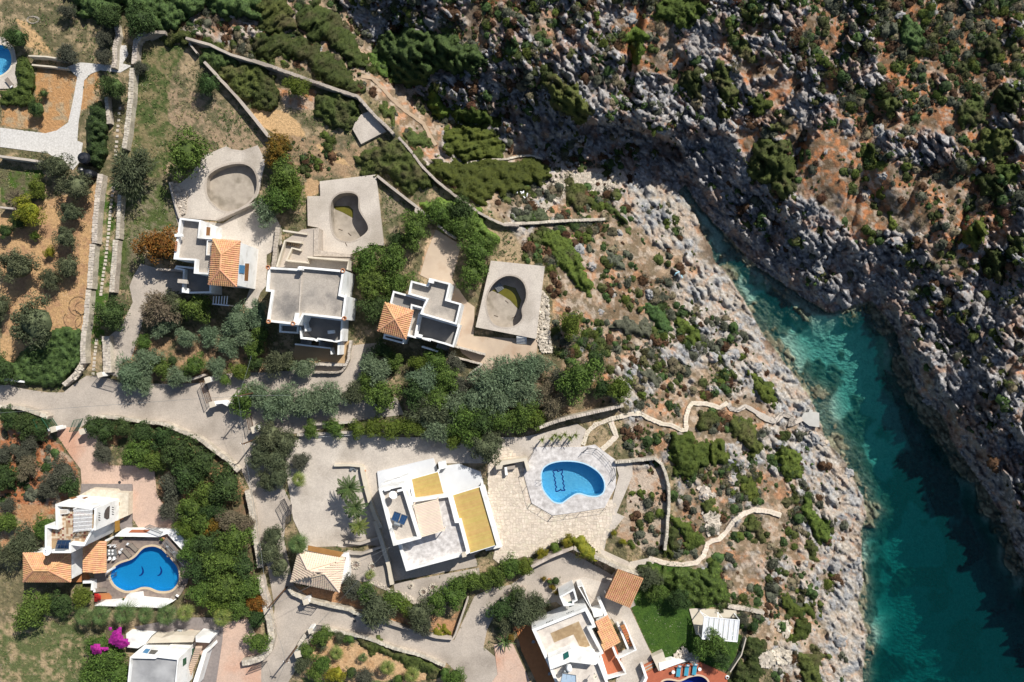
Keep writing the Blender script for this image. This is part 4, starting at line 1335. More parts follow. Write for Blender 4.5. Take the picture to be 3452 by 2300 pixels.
# ---------------------------------------------------------------- building helpers
def block(par, c, pts, ztop, zroof, t=.27, wm=white, rm=conc_roof, z0=-.1, rname="roof", lip=None):
  p = XY(c, pts, ztop)
  b = MB()
  b.prism(p, z0, zroof)
  b.build("wall", wm, par)
  b = MB()
  b.prism(inset(p, t - .004), zroof + .004, zroof + .03)
  ro = b.build(rname, rm, par)
  if ztop - zroof > .05:
    b = MB()
    b.ring(p, inset(p, t), zroof + .002, ztop)
    b.build("parapet", lip or wm, par)
  return p, ro
def onwall(c, x, y, A, B):
  """the point of the upright wall through A-B that this pixel shows"""
  (px, py), = S(c, [(x, y)])
  d = Vector(((px - CX) / FP, (CY - py) / FP, -1.0))
  o = Vector((0, 0, H))
  A, B = Vector((*A, 0)), Vector((*B, 0))
  n = Vector((B.y - A.y, A.x - B.x, 0)).normalized()
  return o + d * ((A - o).dot(n) / d.dot(n)), n
def winpanel(par, c, quad, A, B, m, name="window", proud=.05, frame=None):
  pts, n = [], None
  for x, y in quad:
    p, n = onwall(c, x, y, A, B)
    pts.append(p)
  cen = sum(pts, Vector()) / len(pts)
  if n.dot(Vector((0, 0, H)) - cen) < 0:
    n = -n
  b = MB()
  if frame:
    f = [cen + (p - cen) * 1.14 for p in pts]
    b.mi = 0
    _slabpoly(b, f, n, proud * .6)
    fo = b.build(name, frame, par)
    b = MB()
    _slabpoly(b, pts, n, proud)
    b.build("pane", m, fo)
    return fo
  _slabpoly(b, pts, n, proud)
  return b.build(name, m, par)
def _slabpoly(b, pts, n, d):
  pts = list(pts)
  nn = (pts[1] - pts[0]).cross(pts[2] - pts[1])
  if nn.dot(n) < 0:
    pts.reverse()
  o = [p + n * d for p in pts]
  b.face(o)
  for i in range(len(pts)):
    j = (i + 1) % len(pts)
    b.face([pts[i], pts[j], o[j], o[i]])
_tm = {}
def tile_piece(w, l):
  key = (round(w, 3), round(l, 3))
  if key not in _tm:
    b = MB()
    n = 4
    for s, (x, r) in enumerate(((-l / 2, .50), (l / 2, .40))):
      for k in range(n + 1):
        a = math.pi * k / n
        b.v.append((x, -w * r * math.cos(a) * 1.02, w * .42 * math.sin(a) + .03 * (1 - s) + .012))
    for k in range(n):
      b.f.append((k, n + 1 + k, n + 2 + k, k + 1))
      b.m.append(0)
    b.f.append(tuple(range(n + 1)))
    b.m.append(0)
    _tm[key] = b
  return _tm[key]
def tiled_plane(par, poly, m, w=.30, l=.42, state=None):
  """poly: 3-D corners, poly[0]-poly[1] is the eave; barrel tiles laid one by one up the slope"""
  P = [Vector(p) for p in poly]
  u = (P[1] - P[0]).normalized()
  n = (P[1] - P[0]).cross(P[2] - P[0]).normalized()
  if n.z < 0:
    n = -n
  v = n.cross(u)
  if v.dot(P[2] - P[0]) < 0:
    v = -v
  q = [((p - P[0]).dot(u), (p - P[0]).dot(v)) for p in P]
  b = MB()
  _slabpoly(b, P, n, .02)
  ro = b.build("roof_plane", m, par)
  u0, u1 = min(a for a, _ in q), max(a for a, _ in q)
  v1 = max(b_ for _, b_ in q)
  key = (round(w, 3), round(l, 3), m.name)
  if key not in _tm:
    _tm[key] = tile_piece(w, l).mesh("roof_tile", m)
  me_ = _tm[key]
  ax = v.cross(Vector((0, 0, 1)))
  # local x runs down the slope
  X_ = -v
  Y_ = n.cross(X_)
  R_ = Matrix((X_, Y_, n)).transposed().to_4x4()
  restb = MB()
  nu = int((u1 - u0) / w)
  nv = int(v1 / (l * .86)) + 1
  w2 = (u1 - u0) / max(1, nu)
  for j in range(nv):
    for i in range(nu):
      uu, vv = u0 + (i + .5) * w2, (j + .5) * l * .86
      if not inpoly(np.array([[uu]]), np.array([[vv]]), q)[0, 0]:
        continue
      pos = P[0] + u * uu + v * vv + n * .025
      M_ = Matrix.Translation(pos) @ R_ @ Matrix.Rotation(random.uniform(-.015, .015), 4, 'Z')
      if m is tile_b:
        M_ = M_ @ Matrix.Diagonal((1, 1, .5, 1))
      if state[0] > 0:
        link("roof_tile", me_, ro, M=M_)
        state[0] -= 1
      else:
        src = tile_piece(w, l)
        k = len(restb.v)
        restb.v += [tuple(M_ @ Vector(x)) for x in src.v]
        restb.f += [tuple(a + k for a in f) for f in src.f]
        restb.m += [0] * len(src.f)
  if restb.v:
    restb.build("roof_tiles", m, ro, kind="stuff")
  return ro
def ridge(par, a, b_, m):
  b = MB()
  b.tube([a, b_], .15, 7)
  return b.build("ridge_cap", m, par)
def hip_roof(par, c, eave, ze, rid, zr, m, w=.30, l=.42, cap=None, n=300):
  """eave: 4 px corners in order; rid: 1 or 2 px points of the ridge (2: first is near side 0-1, second near side 2-3)"""
  E = [P3(c, x, y, ze) for x, y in eave]
  R = [P3(c, x, y, zr) for x, y in rid]
  st = [n]
  if len(R) == 1:
    R = [R[0], R[0]]
  pl = [[E[0], E[1], R[0]], [E[1], E[2], R[1], R[0]], [E[2], E[3], R[1]], [E[3], E[0], R[0], R[1]]]
  for p in pl:
    q = [p[0]]
    for a in p[1:]:
      if (a - q[-1]).length > .02:
        q.append(a)
    tiled_plane(par, q, m, w, l, st)
  up = Vector((0, 0, .08))
  cm = cap or m
  for a, b_ in ((E[0], R[0]), (E[1], R[0]), (E[2], R[1]), (E[3], R[1])):
    ridge(par, a + up, b_ + up, cm)
  if (R[0] - R[1]).length > .1:
    ridge(par, R[0] + up, R[1] + up, cm)
  b = MB()
  b.prism([(e.x, e.y) for e in E], ze - .12, ze - .01)
  b.build("eave_board", conc_d, par)
def house(name, label, c, x, y, cat="house"):
  p = P3(c, x, y, 0)
  return thing(name, label, cat, (p.x, p.y, 0))
def slats(par, c, quad, z, n, m, name="slat", th=.05, fill=.62, ztilt=0):
  """quad px: slats run from side 0-3 to side 1-2, spread from edge 0-1 to edge 3-2"""
  Q_ = [P3(c, x, y, z) for x, y in quad]
  for i in range(n):
    f = (i + .5) / n
    a, b_ = Q_[0].lerp(Q_[3], f), Q_[1].lerp(Q_[2], f)
    wd = ((Q_[3] - Q_[0]).length / n) * fill
    s = MB()
    s.beam(a, b_, wd, th)
    s.build(name, m, par)
def dish(c, x, y, r, z0, zc, label, face=Vector((.4, .55, .75)), m=white_p):
  q = P3(c, x, y, zc)
  t_ = thing("satellite_dish", label, "satellite dish", (q.x, q.y, z0))
  b = MB()
  b.tube([(q.x, q.y, z0), (q.x, q.y, zc)], .05, 6)
  b.build("mast", metal, t_)
  b = MB()
  rr = r * CR[c][2] / 20.94
  prof = [(rr * f, .22 * rr * f * f) for f in (0.001, .35, .7, 1.0)] + [(rr * .97, .22 * rr + .03), (rr * .6, .22 * rr * .36 + .03)]
  b.lathe((0, 0, 0), prof[:4], 20, cap=False)
  Rm = Matrix.Translation(q) @ face.to_track_quat('Z', 'Y').to_matrix().to_4x4()
  b.v = [tuple(Rm @ Vector(v)) for v in b.v]
  b.build("reflector", m, t_)
  b = MB()
  e = Rm @ Vector((0, 0, rr * .8))
  b.tube([Rm @ Vector((0, -rr * .9, .2 * rr)), e], .02, 4)
  b.box(e, (.12, .12, .12))
  b.build("feed_arm", metal, t_)
  return t_
def urn(par, c, x, y, z, r=.28):
  q = P3(c, x, y, z)
  b = MB()
  b.lathe(q, [(r * .7, -.3), (r, -.05), (r, .12), (r * .72, .14), (r * .68, -.15)], 14, cap=True)
  return b.build("clay_spout", clay_pot, par)
def water_heater(c, panels, tank, z, label, pm=panel_m, name="solar_water_heater"):
  q = P3(c, *tank[0], z)
  t_ = thing(name, label, "water heater", (q.x, q.y, z))
  for qd, zz_ in panels:
    pts_ = [P3(c, x, y, z_) for (x, y), z_ in zip(qd, zz_)]
    b = MB()
    n = (pts_[1] - pts_[0]).cross(pts_[2] - pts_[0]).normalized()
    if n.z < 0:
      n = -n
    _slabpoly(b, pts_, n, .07)
    po = b.build("panel", pm, t_)
    b = MB()
    for a, e in zip(pts_, pts_[1:] + pts_[:1]):
      b.beam(a + n * .06, e + n * .06, .07, .09)
    for f in (.33, .66):
      b.beam(pts_[0].lerp(pts_[1], f) + n * .08, pts_[3].lerp(pts_[2], f) + n * .08, .025, .02)
    b.build("frame", metal, po)
  a, e = P3(c, *tank[0], z + .8), P3(c, *tank[1], z + .8)
  b = MB()
  b.tube([a, e], tank[2], 12)
  b.build("tank", metal, t_, smooth=False)
  b = MB()
  for v in (a, e):
    b.beam(v, Vector((v.x, v.y, z)), .05, .05)
  b.build("stand", metal, t_)
  return t_
# ---------------------------------------------------------------- the villas
def vents(par, c, quad, n, z=None, m=glass_d, A=None, B=None):
  """short row of slots in a parapet or wall, seen as small dark dashes"""
  for i in range(n):
    f0, f1 = (i + .2) / n, (i + .6) / n
    q = [(quad[0][0] + (quad[1][0] - quad[0][0]) * f, quad[0][1] + (quad[1][1] - quad[0][1]) * f) for f in (f0, f1)]
    r = [(quad[3][0] + (quad[2][0] - quad[3][0]) * f, quad[3][1] + (quad[2][1] - quad[3][1]) * f) for f in (f0, f1)]
    winpanel(par, c, [q[0], q[1], r[1], r[0]], A, B, m, "vent", .02)
# villa 1 (top left, terracotta hip roof)
h1 = house("villa", "white two-storey villa with a long terracotta hip roof above the first bare pool", '4', 600, 750)
p1_, _ = block(h1, '4', [(200, 150), (515, 185), (487, 425), (722, 446), (700, 700), (630, 985), (405, 968), (418, 778), (108, 758)], 7.6, 6.55)
block(h1, '4', [(118, 900), (150, 850), (660, 900), (660, 1255), (345, 1262), (232, 1245), (248, 925)], 4.0, 3.0, rm=conc_d)  # lower terrace in shadow: shade put into its floor colour
block(h1, '4', [(600, 475), (690, 478), (665, 700), (585, 700)], 7.4, 7.1, t=.12, rm=conc_l)
tw = XY('4', [(708, 485), (1072, 508), (1022, 1140), (645, 1110)], 7.9)
b = MB()
b.prism(tw, 0, 7.88)
b.build("wall", white, h1)
hip_roof(h1, '4', [(688, 462), (1092, 492), (1038, 1162), (625, 1128)], 8.0, [(812, 690), (795, 915)], 9.15, tile_o)
tA, tB = tw[1], tw[2]
pA, pB = XY('4', [(515, 185)], 7.6)[0], XY('4', [(487, 425)], 7.6)[0]
winpanel(h1, '4', [(590, 282), (645, 292), (635, 412), (582, 408)], pA, pB, brown_w, "window", .06, frame=white_p)
winpanel(h1, '4', [(1072, 842), (1150, 850), (1142, 972), (1066, 960)], tA, tB, blue_p, "shutter", .09)
winpanel(h1, '4', [(1158, 820), (1218, 822), (1200, 1080), (1146, 1075)], tA, tB, brown_w, "door", .03, frame=white_p)
for (x, y) in ((166, 350), (160, 510), (158, 540), (155, 575), (152, 603), (150, 630)):
  q = P3('4', x, y, 7.62)
  b = MB()
  b.lathe(q, [(.10, -.02), (.16, .10), (.16, .25), (.12, .25), (.10, .1)], 10)
  b.build("clay_pot", clay_pot, h1)
q = P3('4', 190, 410, 7.7)
b = MB()
b.box(q, (1.1, .42, .5), .05)
b.build("chimney", white, h1)
q = P3('4', 250, 1085, 4.4)
b = MB()
b.box(q, (1.5, .6, .5), -.1)
b.build("chimney", conc_l, h1)
b = MB()
ppts = XY('4', [(215, 1190), (300, 1180), (350, 1195), (345, 1260), (228, 1250)], 3.3)
b.prism(ppts, 0, 3.3)
b.build("corner_pier", white, h1)
b = MB()
for i in range(6):
  a, e = P3('4', 700 + 40 * i, 1300, 2.4), P3('4', 690 + 40 * i, 1420, 2.4)
  b.beam(a, e, .12, .14)
b.beam(P3('4', 680, 1415, 2.4), P3('4', 925, 1440, 2.4), .2, .2)
for x, y in ((690, 1415), (920, 1437)):
  q = P3('4', x, y, 2.4)
  b.beam(q, (q.x, q.y, 0), .18, .18)
t_ = thing("pergola", "white timber pergola in the shadow behind the first villa", "pergola", P3('4', 800, 1370, 0))
b.build("frame", white_p, t_)
b = MB()
b.wallline([p for p in XY('E', [(1900, 475), (1980, 440), (2240, 322)], 1.3)], .28, -.1, 1.3, .01)
w_ = thing("retaining_wall", "low concrete retaining wall below the first empty pool", "wall", P3('E', 1980, 450, 0))
b.build("wall", conc, w_)
# villa 2 (grey flat roofs with clay spouts)
h2 = house("villa", "cream and white villa with twin grey flat roofs and clay corner spouts", 'F', 480, 1150)
m2p, _ = block(h2, 'F', [(140, 888), (402, 904), (412, 882), (812, 918), (778, 1130), (832, 1146), (806, 1352), (455, 1312), (410, 1402), (128, 1372), (168, 1108), (120, 1104)], 7.2, 6.6, t=.32)
b = MB()
b.wallline([P3('F', 436, 905, 6.75)[:2], P3('F', 412, 1320, 6.75)[:2]], .16, 6.6, 6.8)
b.build("roof_joint", conc_l, h2)
b = MB()
b.prism(XY('5', [(600, 180), (665, 185), (660, 385), (565, 345)], 7.25), 6.6, 7.26)
b.build("stair_head", white, h2)
for c_, x, y in (('F', 140, 893), ('F', 800, 922), ('5', 135, 335), ('5', 565, 372), ('5', 1470, 280)):
  urn(h2, c_, x, y, 7.3, .34)
q = P3('F', 430, 905, 7.6)
b = MB()
b.box(q, (.7, .45, .9), -.1)
b.build("chimney", white, h2)
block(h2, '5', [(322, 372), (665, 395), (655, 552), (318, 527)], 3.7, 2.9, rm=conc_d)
block(h2, '5', [(662, 222), (745, 212), (1440, 300), (1422, 680), (1330, 705), (1010, 655), (985, 690), (905, 655), (690, 635)], 3.9, 2.9, rm=conc_d)  # both south balconies: shade put into the floor colour
b = MB()
b.wallline(XY('5', [(735, 225), (788, 505)], 5.0), .22, 2.9, 5.0)
b.wallline(XY('5', [(665, 215), (690, 635), (905, 655)], 5.0), .22, 2.9, 4.6)
b.build("stair_wall", white, h2)
for i in range(8):
  a = P3('5', 668 + i * 3, 235 + 36 * i, 6.3 - .32 * i)
  e = P3('5', 732 + i * 5, 235 + 33 * i, 6.3 - .32 * i)
  s = MB()
  s.beam(a, e, .30, .3)
  s.build("stair_step", conc_d, h2)
for i in range(7):
  an = i / 6
  a = P3('5', 785, 505, 3.6 - .1 * i)
  e = P3('5', 700 + 200 * an, 560 + 85 * an, 3.6 - .1 * i)
  s = MB()
  s.beam(a, e, .22, .18)
  s.build("stair_step", conc, h2)
for i in range(9):
  s = MB()
  s.beam(P3('5', 1040 + 27 * i, 690 + 3 * i, 2.2 - .2 * i), P3('5', 1030 + 27 * i, 775 + 3 * i, 2.2 - .2 * i), .25, .25)
  s.build("stair_step", conc_d, h2)
for i in range(7):
  s = MB()
  s.beam(P3('5', 720 + 26 * i, 660 + 3 * i, .8 + .2 * i), P3('5', 712 + 26 * i, 745 + 3 * i, .8 + .2 * i), .25, .25)
  s.build("stair_step", conc_d, h2)
b = MB()
b.wallline(XY('5', [(595, 735), (1225, 808), (1240, 915)], 2.3), .22, -.1, 2.3)
b.build("garden_wall", white, h2)
b = MB()
b.wallline(XY('5', [(1372, 670), (1360, 920)], 3.2), .3, -.1, 3.2)
b.build("garden_wall", white, h2)
for x, y in ((820, 480), (1240, 520)):
  b = MB()
  b.box(P3('5', x, y, 3.8), (1.0, .5, .7), .1)
  b.build("chimney", white, h2)
# cream courtyard on its upper side
b = MB()
b.prism(XY('F', [(215, 890), (285, 655), (440, 560), (545, 548), (590, 560), (590, 770), (862, 785), (845, 915), (500, 900)], 2.9), -.1, 2.9)
b.build("courtyard_floor", conc, h2)
for ln, hh in ((((216, 888), (288, 658), (435, 674)), 3.9), (((300, 835), (350, 722), (432, 742)), 3.6), (((300, 830), (490, 850), (486, 802), (848, 832), (838, 912)), 4.3), (((270, 568), (485, 600)), 3.3)):
  b = MB()
  b.wallline(XY('F', ln, hh), .26, 2.0, hh)
  b.build("courtyard_wall", cream, h2)
b = MB()
b.prism(XY('F', [(545, 552), (588, 545), (580, 742), (862, 778), (862, 802), (540, 792)], 3.1), -.1, 3.1)
b.build("stone_planter", stone_w, h2)
for i in range(6):
  s = MB()
  s.beam(P3('F', 312 + 20 * i, 668 + 2 * i, 3.0), P3('F', 305 + 20 * i, 700 + 2 * i, 3.0), .2, .2)
  s.build("stair_step", tan, h2)
winpanel(h2, 'F', [(832, 968), (856, 970), (854, 1028), (832, 1026)], m2p[0], m2p[1], green_p) if False else None
# villa 3 (small hip roof)
h3 = house("villa", "white villa with a small square terracotta hip roof and stepped grey terraces", '6', 850, 600)
m3p, _ = block(h3, '6', [(635, 200), (868, 262), (905, 162), (1215, 240), (1162, 478), (1375, 538), (1300, 848), (768, 692), (800, 600), (860, 480), (590, 402)], 6.9, 6.0)
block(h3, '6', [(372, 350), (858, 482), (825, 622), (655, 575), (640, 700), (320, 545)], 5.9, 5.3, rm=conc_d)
b = MB()
b.prism(XY('6', [(265, 540), (650, 645), (550, 1040), (170, 930)], 5.8), 0, 5.8)
b.build("wall", white, h3)
hip_roof(h3, '6', [(255, 522), (672, 640), (560, 1062), (146, 938)], 5.9, [(397, 768)], 7.1, tile_o)
block(h3, '6', [(655, 575), (828, 622), (765, 700), (702, 1050), (580, 1015), (610, 800)], 5.2, 4.2)
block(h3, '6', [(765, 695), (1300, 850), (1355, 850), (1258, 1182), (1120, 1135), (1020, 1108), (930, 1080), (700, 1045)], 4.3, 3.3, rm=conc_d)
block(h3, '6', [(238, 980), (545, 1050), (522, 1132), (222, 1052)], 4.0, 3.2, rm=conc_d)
b = MB()
b.wallline(XY('6', [(790, 1170), (1030, 1245)], 2.6), .24, -.1, 2.6)
b.build("garden_wall", white, h3)
for i in range(5):
  s = MB()
  s.box(P3('6', 830 + 22 * i, 1058 + 6 * i, 4.5), (.14, .3, .3), -.3)
  s.build("baluster", white_p, h3)
for i in range(6):
  s = MB()
  s.beam(P3('6', 1040 + 30 * i, 1120 + 9 * i, 2.6 - .25 * i), P3('6', 1015 + 30 * i, 1190 + 9 * i, 2.6 - .25 * i), .28, .25)
  s.build("stair_step", conc_d, h3)
b = MB()
b.box(P3('6', 935, 212, 7.2), (.8, .55, .6), -.25)
b.build("chimney", white, h3)
b = MB()
b.box(P3('6', 750, 1010, 4.6), (1.1, .5, .6), -.25)
b.build("chimney", white, h3)
# villa 4: the large white villa
h4 = house("villa", "large low white villa with yellow reed pergolas beside the meander pool", '8', 450, 450)
b = MB()
b.prism(XY('8', [(86, 126), (480, 32), (517, 128), (322, 182), (200, 250), (100, 260)], .5), -.1, .5)
b.build("north_terrace", mat("pale_terrace", (.62, .63, .64), (.54, .55, .57), .4, .85, .01, 8), h4)
b = MB()
b.prism(XY('8', [(516, 130), (514, 60), (566, 50), (574, 85), (664, 72), (812, 128), (838, 232), (605, 300), (550, 285)], .5), -.1, .5)
b.build("upper_terrace", MATS["pale_terrace"], h4)
b = MB()
b.prism(XY('8', [(514, 62), (564, 52), (572, 100), (523, 112)], 1.6), .4, 1.6)
b.build("planter", white, h4)
v1p, _ = block(h4, '8', [(95, 246), (272, 208), (394, 597), (200, 648)], 6.2, 5.3, t=.45, rm=conc_l)
b = MB()
b.prism(XY('8', [(95, 246), (130, 210), (300, 150), (325, 182), (350, 330), (300, 340)], 3.2), 0, 3.2)
b.build("porch_wall", white, h4)
v2p, v2r = block(h4, '8', [(272, 330), (600, 282), (648, 466), (676, 466), (737, 697), (700, 716), (290, 826), (234, 642), (250, 520)], 4.1, 3.2, t=.45, rm=mottle)
for qd, n_, m_, nm in (([(320, 182), (513, 128), (553, 280), (356, 332)], 26, yellow, "reed_slat"), ([(606, 295), (820, 230), (932, 637), (738, 697)], 62, yellow, "reed_slat")):
  t_ = thing("pergola", "small yellow reed pergola in the corner of the white villa" if n_ == 26 else "big yellow reed pergola along the terrace side of the white villa", "pergola", P3('8', *qd[0], 0))
  Q_ = [P3('8', x, y, 3.0) for x, y in qd]
  slats(t_, '8', qd, 3.0, n_, m_, nm, th=.05, fill=.80)
  b = MB()
  for a_, e_ in ((Q_[0], Q_[1]), (Q_[1], Q_[2]), (Q_[2], Q_[3]), (Q_[3], Q_[0])):
    b.beam(a_ - Vector((0, 0, .12)), e_ - Vector((0, 0, .12)), .2, .2)
  b.build("frame", white_p, t_)
  b = MB()
  b.prism([(q.x, q.y) for q in inset([(v.x, v.y) for v in Q_], .05)] if False else inset([(v.x, v.y) for v in Q_], .05), 2.93, 2.95)
  b.build("reed_mat", yellow, t_)
  for k_ in (1, 2):
    s = MB()
    s.beam(Q_[k_] - Vector((0, 0, .2)), (Q_[k_].x, Q_[k_].y, 0), .3, .3)
    s.build("post", white, t_)
b = MB()
for ln in ([(315, 182), (350, 335), (600, 290)], [(552, 282), (604, 294), (650, 466)], [(820, 232), (938, 640)]):
  b.wallline(XY('8', ln, 3.3), .6, 2.6, 3.3)
b.build("beam", white, h4)
b = MB()
b.prism(XY('8', [(826, 228), (842, 226), (955, 640), (965, 655), (850, 684), (845, 665), (930, 640)], 1.0), -.1, 1.0)
b.build("terrace_step", white, h4)
t_ = thing("pergola", "pale beige slatted pergola standing on the white villa's roof", "pergola", P3('8', 340, 365, 3.2))
slats(t_, '8', [(343, 360), (512, 318), (555, 542), (396, 588)], 5.6, 22, beige, "slat", th=.06, fill=.82)
b = MB()
for (x, y) in ((343, 360), (512, 318), (555, 542), (396, 588)):
  q = P3('8', x, y, 5.55)
  b.beam(q, (q.x, q.y, 3.2), .12, .12)
b.beam(P3('8', 343, 360, 5.5), P3('8', 396, 588, 5.5), .1, .15)
b.beam(P3('8', 512, 318, 5.5), P3('8', 555, 542, 5.5), .1, .15)
b.build("frame", beige, t_)
b = MB()
b.prism(XY('8', [(345, 362), (511, 321), (553, 540), (398, 585)], 5.5), 5.48, 5.5)
b.build("mat", beige, t_)
for qd in (((206, 160), (250, 150), (252, 160), (208, 172)), ((182, 192), (228, 180), (230, 192), (184, 204)), ((316, 252), (326, 250), (332, 298), (322, 300))):
  q = [P3('8', x, y, 4.0 if qd[0][0] < 300 else 5.0) for x, y in qd]
  b = MB()
  b.prism([(v.x, v.y) for v in q], 3.1, 3.35) if qd[0][0] < 300 else b.prism([(v.x, v.y) for v in q], 3.2, 3.9)
  b.build("vent_hood", white_p, h4)
for x, y in ((158, 252), (250, 256)):
  b = MB()
  b.box(P3('8', x, y, 6.3), (.9, .3, .35), .25)
  b.build("vent_hood", white_p, h4)
b = MB()
b.box(P3('8', 697, 708, 4.4), (.6, .6, .7), .25)
b.build("chimney", cream, h4)
vents(h4, '8', [(405, 772), (462, 762), (462, 768), (405, 778)], 6, A=v2p[0], B=v2p[1]) if False else None
dish('8', 197, 292, 27, 5.3, 7.0, "big white satellite dish on the tall block of the white villa")
water_heater('8', [([(210, 403), (254, 418), (232, 482), (186, 462)], (6.9, 6.9, 5.9, 5.9)), ([(260, 422), (304, 436), (276, 498), (238, 486)], (6.9, 6.9, 5.9, 5.9))],
    [(206, 490), (248, 502), .28], 5.3, "blue twin-panel solar water heater on the white villa", panel_b)
q = P3('8', 180, 528, 6.6)
b = MB()
b.tube([q, (q.x + .2, q.y, 5.3)], .04, 5)
b.beam(q, q + Vector((1.0, .2, 0)), .03, .03)
b.beam(q + Vector((.5, -.3, 0)), q + Vector((.6, .5, 0)), .03, .03)
t_ = thing("aerial", "thin metal aerial beside the blue solar panels", "aerial", (q.x, q.y, 5.3))
b.build("mast", metal, t_)
for i, (ln, hh, w_) in enumerate(((((1050, -10), (1120, 250), (1160, 400), (1235, 690)), .9, .55), (((820, 332), (950, 345), (1140, 290)), 1.0, .5), (((955, 448), (1150, 372)), .9, .4))):
  pass
# garage with sand-coloured hip roof
h5 = house("garage", "small garage with a pale sand-coloured hip roof beside the lane", 'N', 580, 620, "garage")
b = MB()
b.prism(XY('N', [(428, 430), (800, 492), (752, 750), (362, 672)], 2.9), 0, 2.9)
b.build("wall", cream, h5)
hip_roof(h5, 'N', [(408, 408), (822, 480), (768, 772), (340, 680)], 3.0, [(488, 574), (640, 612)], 4.5, tile_b, w=.34, l=.42, cap=tile_b, n=300)
slats(h5, 'N', [(492, 362), (808, 424), (772, 468), (488, 408)], 2.7, 5, mat("brown_sheet", (.33, .17, .055), (.28, .14, .045), 1, .7, .01, 9), "awning_board", fill=.97)
b = MB()
b.prism(XY('N', [(780, 450), (850, 425), (860, 640), (790, 700), (770, 690), (830, 470)], 1.2), -.1, 1.2)
b.build("side_ledge", white, h5)
# villa 6: bottom left, three roof levels, arch window
h6 = house("villa", "white villa with slatted roof pergola and chequered roof terrace above the dolphin pool", '3', 800, 500)
l1, l1r = block(h6, '3', [(450, 283), (700, 302), (945, 332), (932, 602), (900, 606), (800, 788), (745, 790), (640, 776), (640, 872), (325, 872), (325, 540), (458, 562)], 7.4, 6.3, t=.3, rm=tan)
l2r = l1r
chk = [mat("checker_cream", (.52, .43, .32), (.44, .36, .27), 2, .8), mat("checker_brown", (.34, .22, .13), (.28, .18, .11), 2, .8), mat("checker_red", (.20, .065, .045), (.16, .05, .035), 2, .8)]
for (c0, c1_, r0, r1, zz_, ro_) in ((400, 870, 566, 722, 6.345, l2r), (500, 900, 350, 566, 6.345, l1r)):
  w_ = 26
  for i in range(int((c1_ - c0) / w_)):
    for j in range(int((r1 - r0) / w_)):
      x, y = c0 + (i + .5) * w_, r0 + (j + .5) * w_
      q = P3('3', x, y, zz_)
      s = MB()
      s.box(q, (w_ * .2807 / 22 * .96, w_ * .2807 / 22 * .96, .02))
      s.build("floor_tile", chk[random.choice((0, 0, 0, 1, 1, 2))], ro_)
tp = thing("pergola", "white slatted pergola over the villa roof by the dolphin pool", "pergola", P3('3', 670, 340, 6.1))
slats(tp, '3', [(668, 345), (900, 330), (892, 600), (664, 620)], 8.0, 6, white_p, "beam", th=.12, fill=.09)
slats(tp, '3', [(668, 620), (668, 340), (900, 330), (892, 600)], 8.1, 24, white_p, "slat", th=.05, fill=.26)
b = MB()
for x, y in ((668, 345), (900, 330), (892, 600), (664, 620)):
  q = P3('3', x, y, 7.95)
  b.beam(q, (q.x, q.y, 6.1), .12, .12)
b.build("posts", white_p, tp)
block(h6, '3', [(490, 350), (600, 350), (598, 400), (490, 410)], 6.9, 6.85, t=.05, rm=conc_l)
A_e, B_e = l1[0], l1[1]
pe = XY('3', [(945, 332), (932, 602)], 7.4)
for nm_, qd, m_ in (("arch_window", [(1035, 450), (1036, 400), (1050, 355), (1075, 320), (1105, 303), (1098, 455), (1070, 470)], glass_d),
          ("upper_vent", [(968, 385), (990, 392), (990, 400), (968, 395)], dmetal), ("upper_vent", [(968, 412), (990, 418), (990, 427), (968, 422)], dmetal),
          ("upper_vent", [(968, 438), (990, 446), (990, 455), (968, 450)], dmetal), ("upper_vent", [(968, 466), (990, 474), (990, 484), (968, 480)], dmetal),
          ("upper_vent", [(1130, 316), (1152, 322), (1152, 330), (1130, 326)], dmetal), ("upper_vent", [(1130, 342), (1152, 350), (1152, 358), (1130, 354)], dmetal),
          ("upper_vent", [(1130, 370), (1152, 378), (1152, 386), (1130, 382)], dmetal), ("upper_vent", [(1130, 398), (1152, 406), (1152, 414), (1130, 410)], dmetal)):
  winpanel(h6, '3', qd, pe[0], pe[1], m_, nm_, .03)
for qd in ([(1215, 262), (1270, 240), (1272, 290), (1216, 308)], [(1165, 490), (1222, 475), (1220, 600), (1165, 625)]):
  winpanel(h6, '3', qd, pe[0], pe[1], mat("ochre_shutter", (.36, .20, .04), (.30, .16, .03), 3, .7), "shutter", .06)
winpanel(h6, '3', [(1228, 392), (1285, 375), (1285, 455), (1228, 480)], pe[0], pe[1], clay_pot, "shutter", .07)
b = MB()
b.prism(XY('3', [(880, 100), (1150, 118), (1180, 145), (1330, 150), (1325, 420), (1165, 490), (1160, 240), (620, 240)], 1.4), -.1, 1.4)
b.build("stone_base", mat("cream_stone", (.64, .57, .46), (.46, .40, .31), 2, .9, .04, 6), h6)
pn = XY('3', [(450, 283), (945, 332)], 7.4)
for qd in ([(612, 212), (680, 198), (718, 203), (650, 228)], [(770, 214), (815, 200), (850, 203), (800, 227)], [(840, 150), (890, 127), (935, 130), (890, 158)], [(975, 152), (1010, 132), (1062, 134), (1025, 160)]):
  winpanel(h6, '3', qd, pn[0], pn[1], brown_w, "shutter", .06)
b = MB()
b.prism(XY('3', [(95, 890), (630, 885), (632, 1190), (95, 1195)], 3.9), 0, 3.9)
b.build("wall", white, h6)
hip_roof(h6, '3', [(72, 870), (638, 870), (640, 1215), (72, 1215)], 4.0, [(195, 1078), (375, 1080)][:2], 5.6, tile_o) if False else None
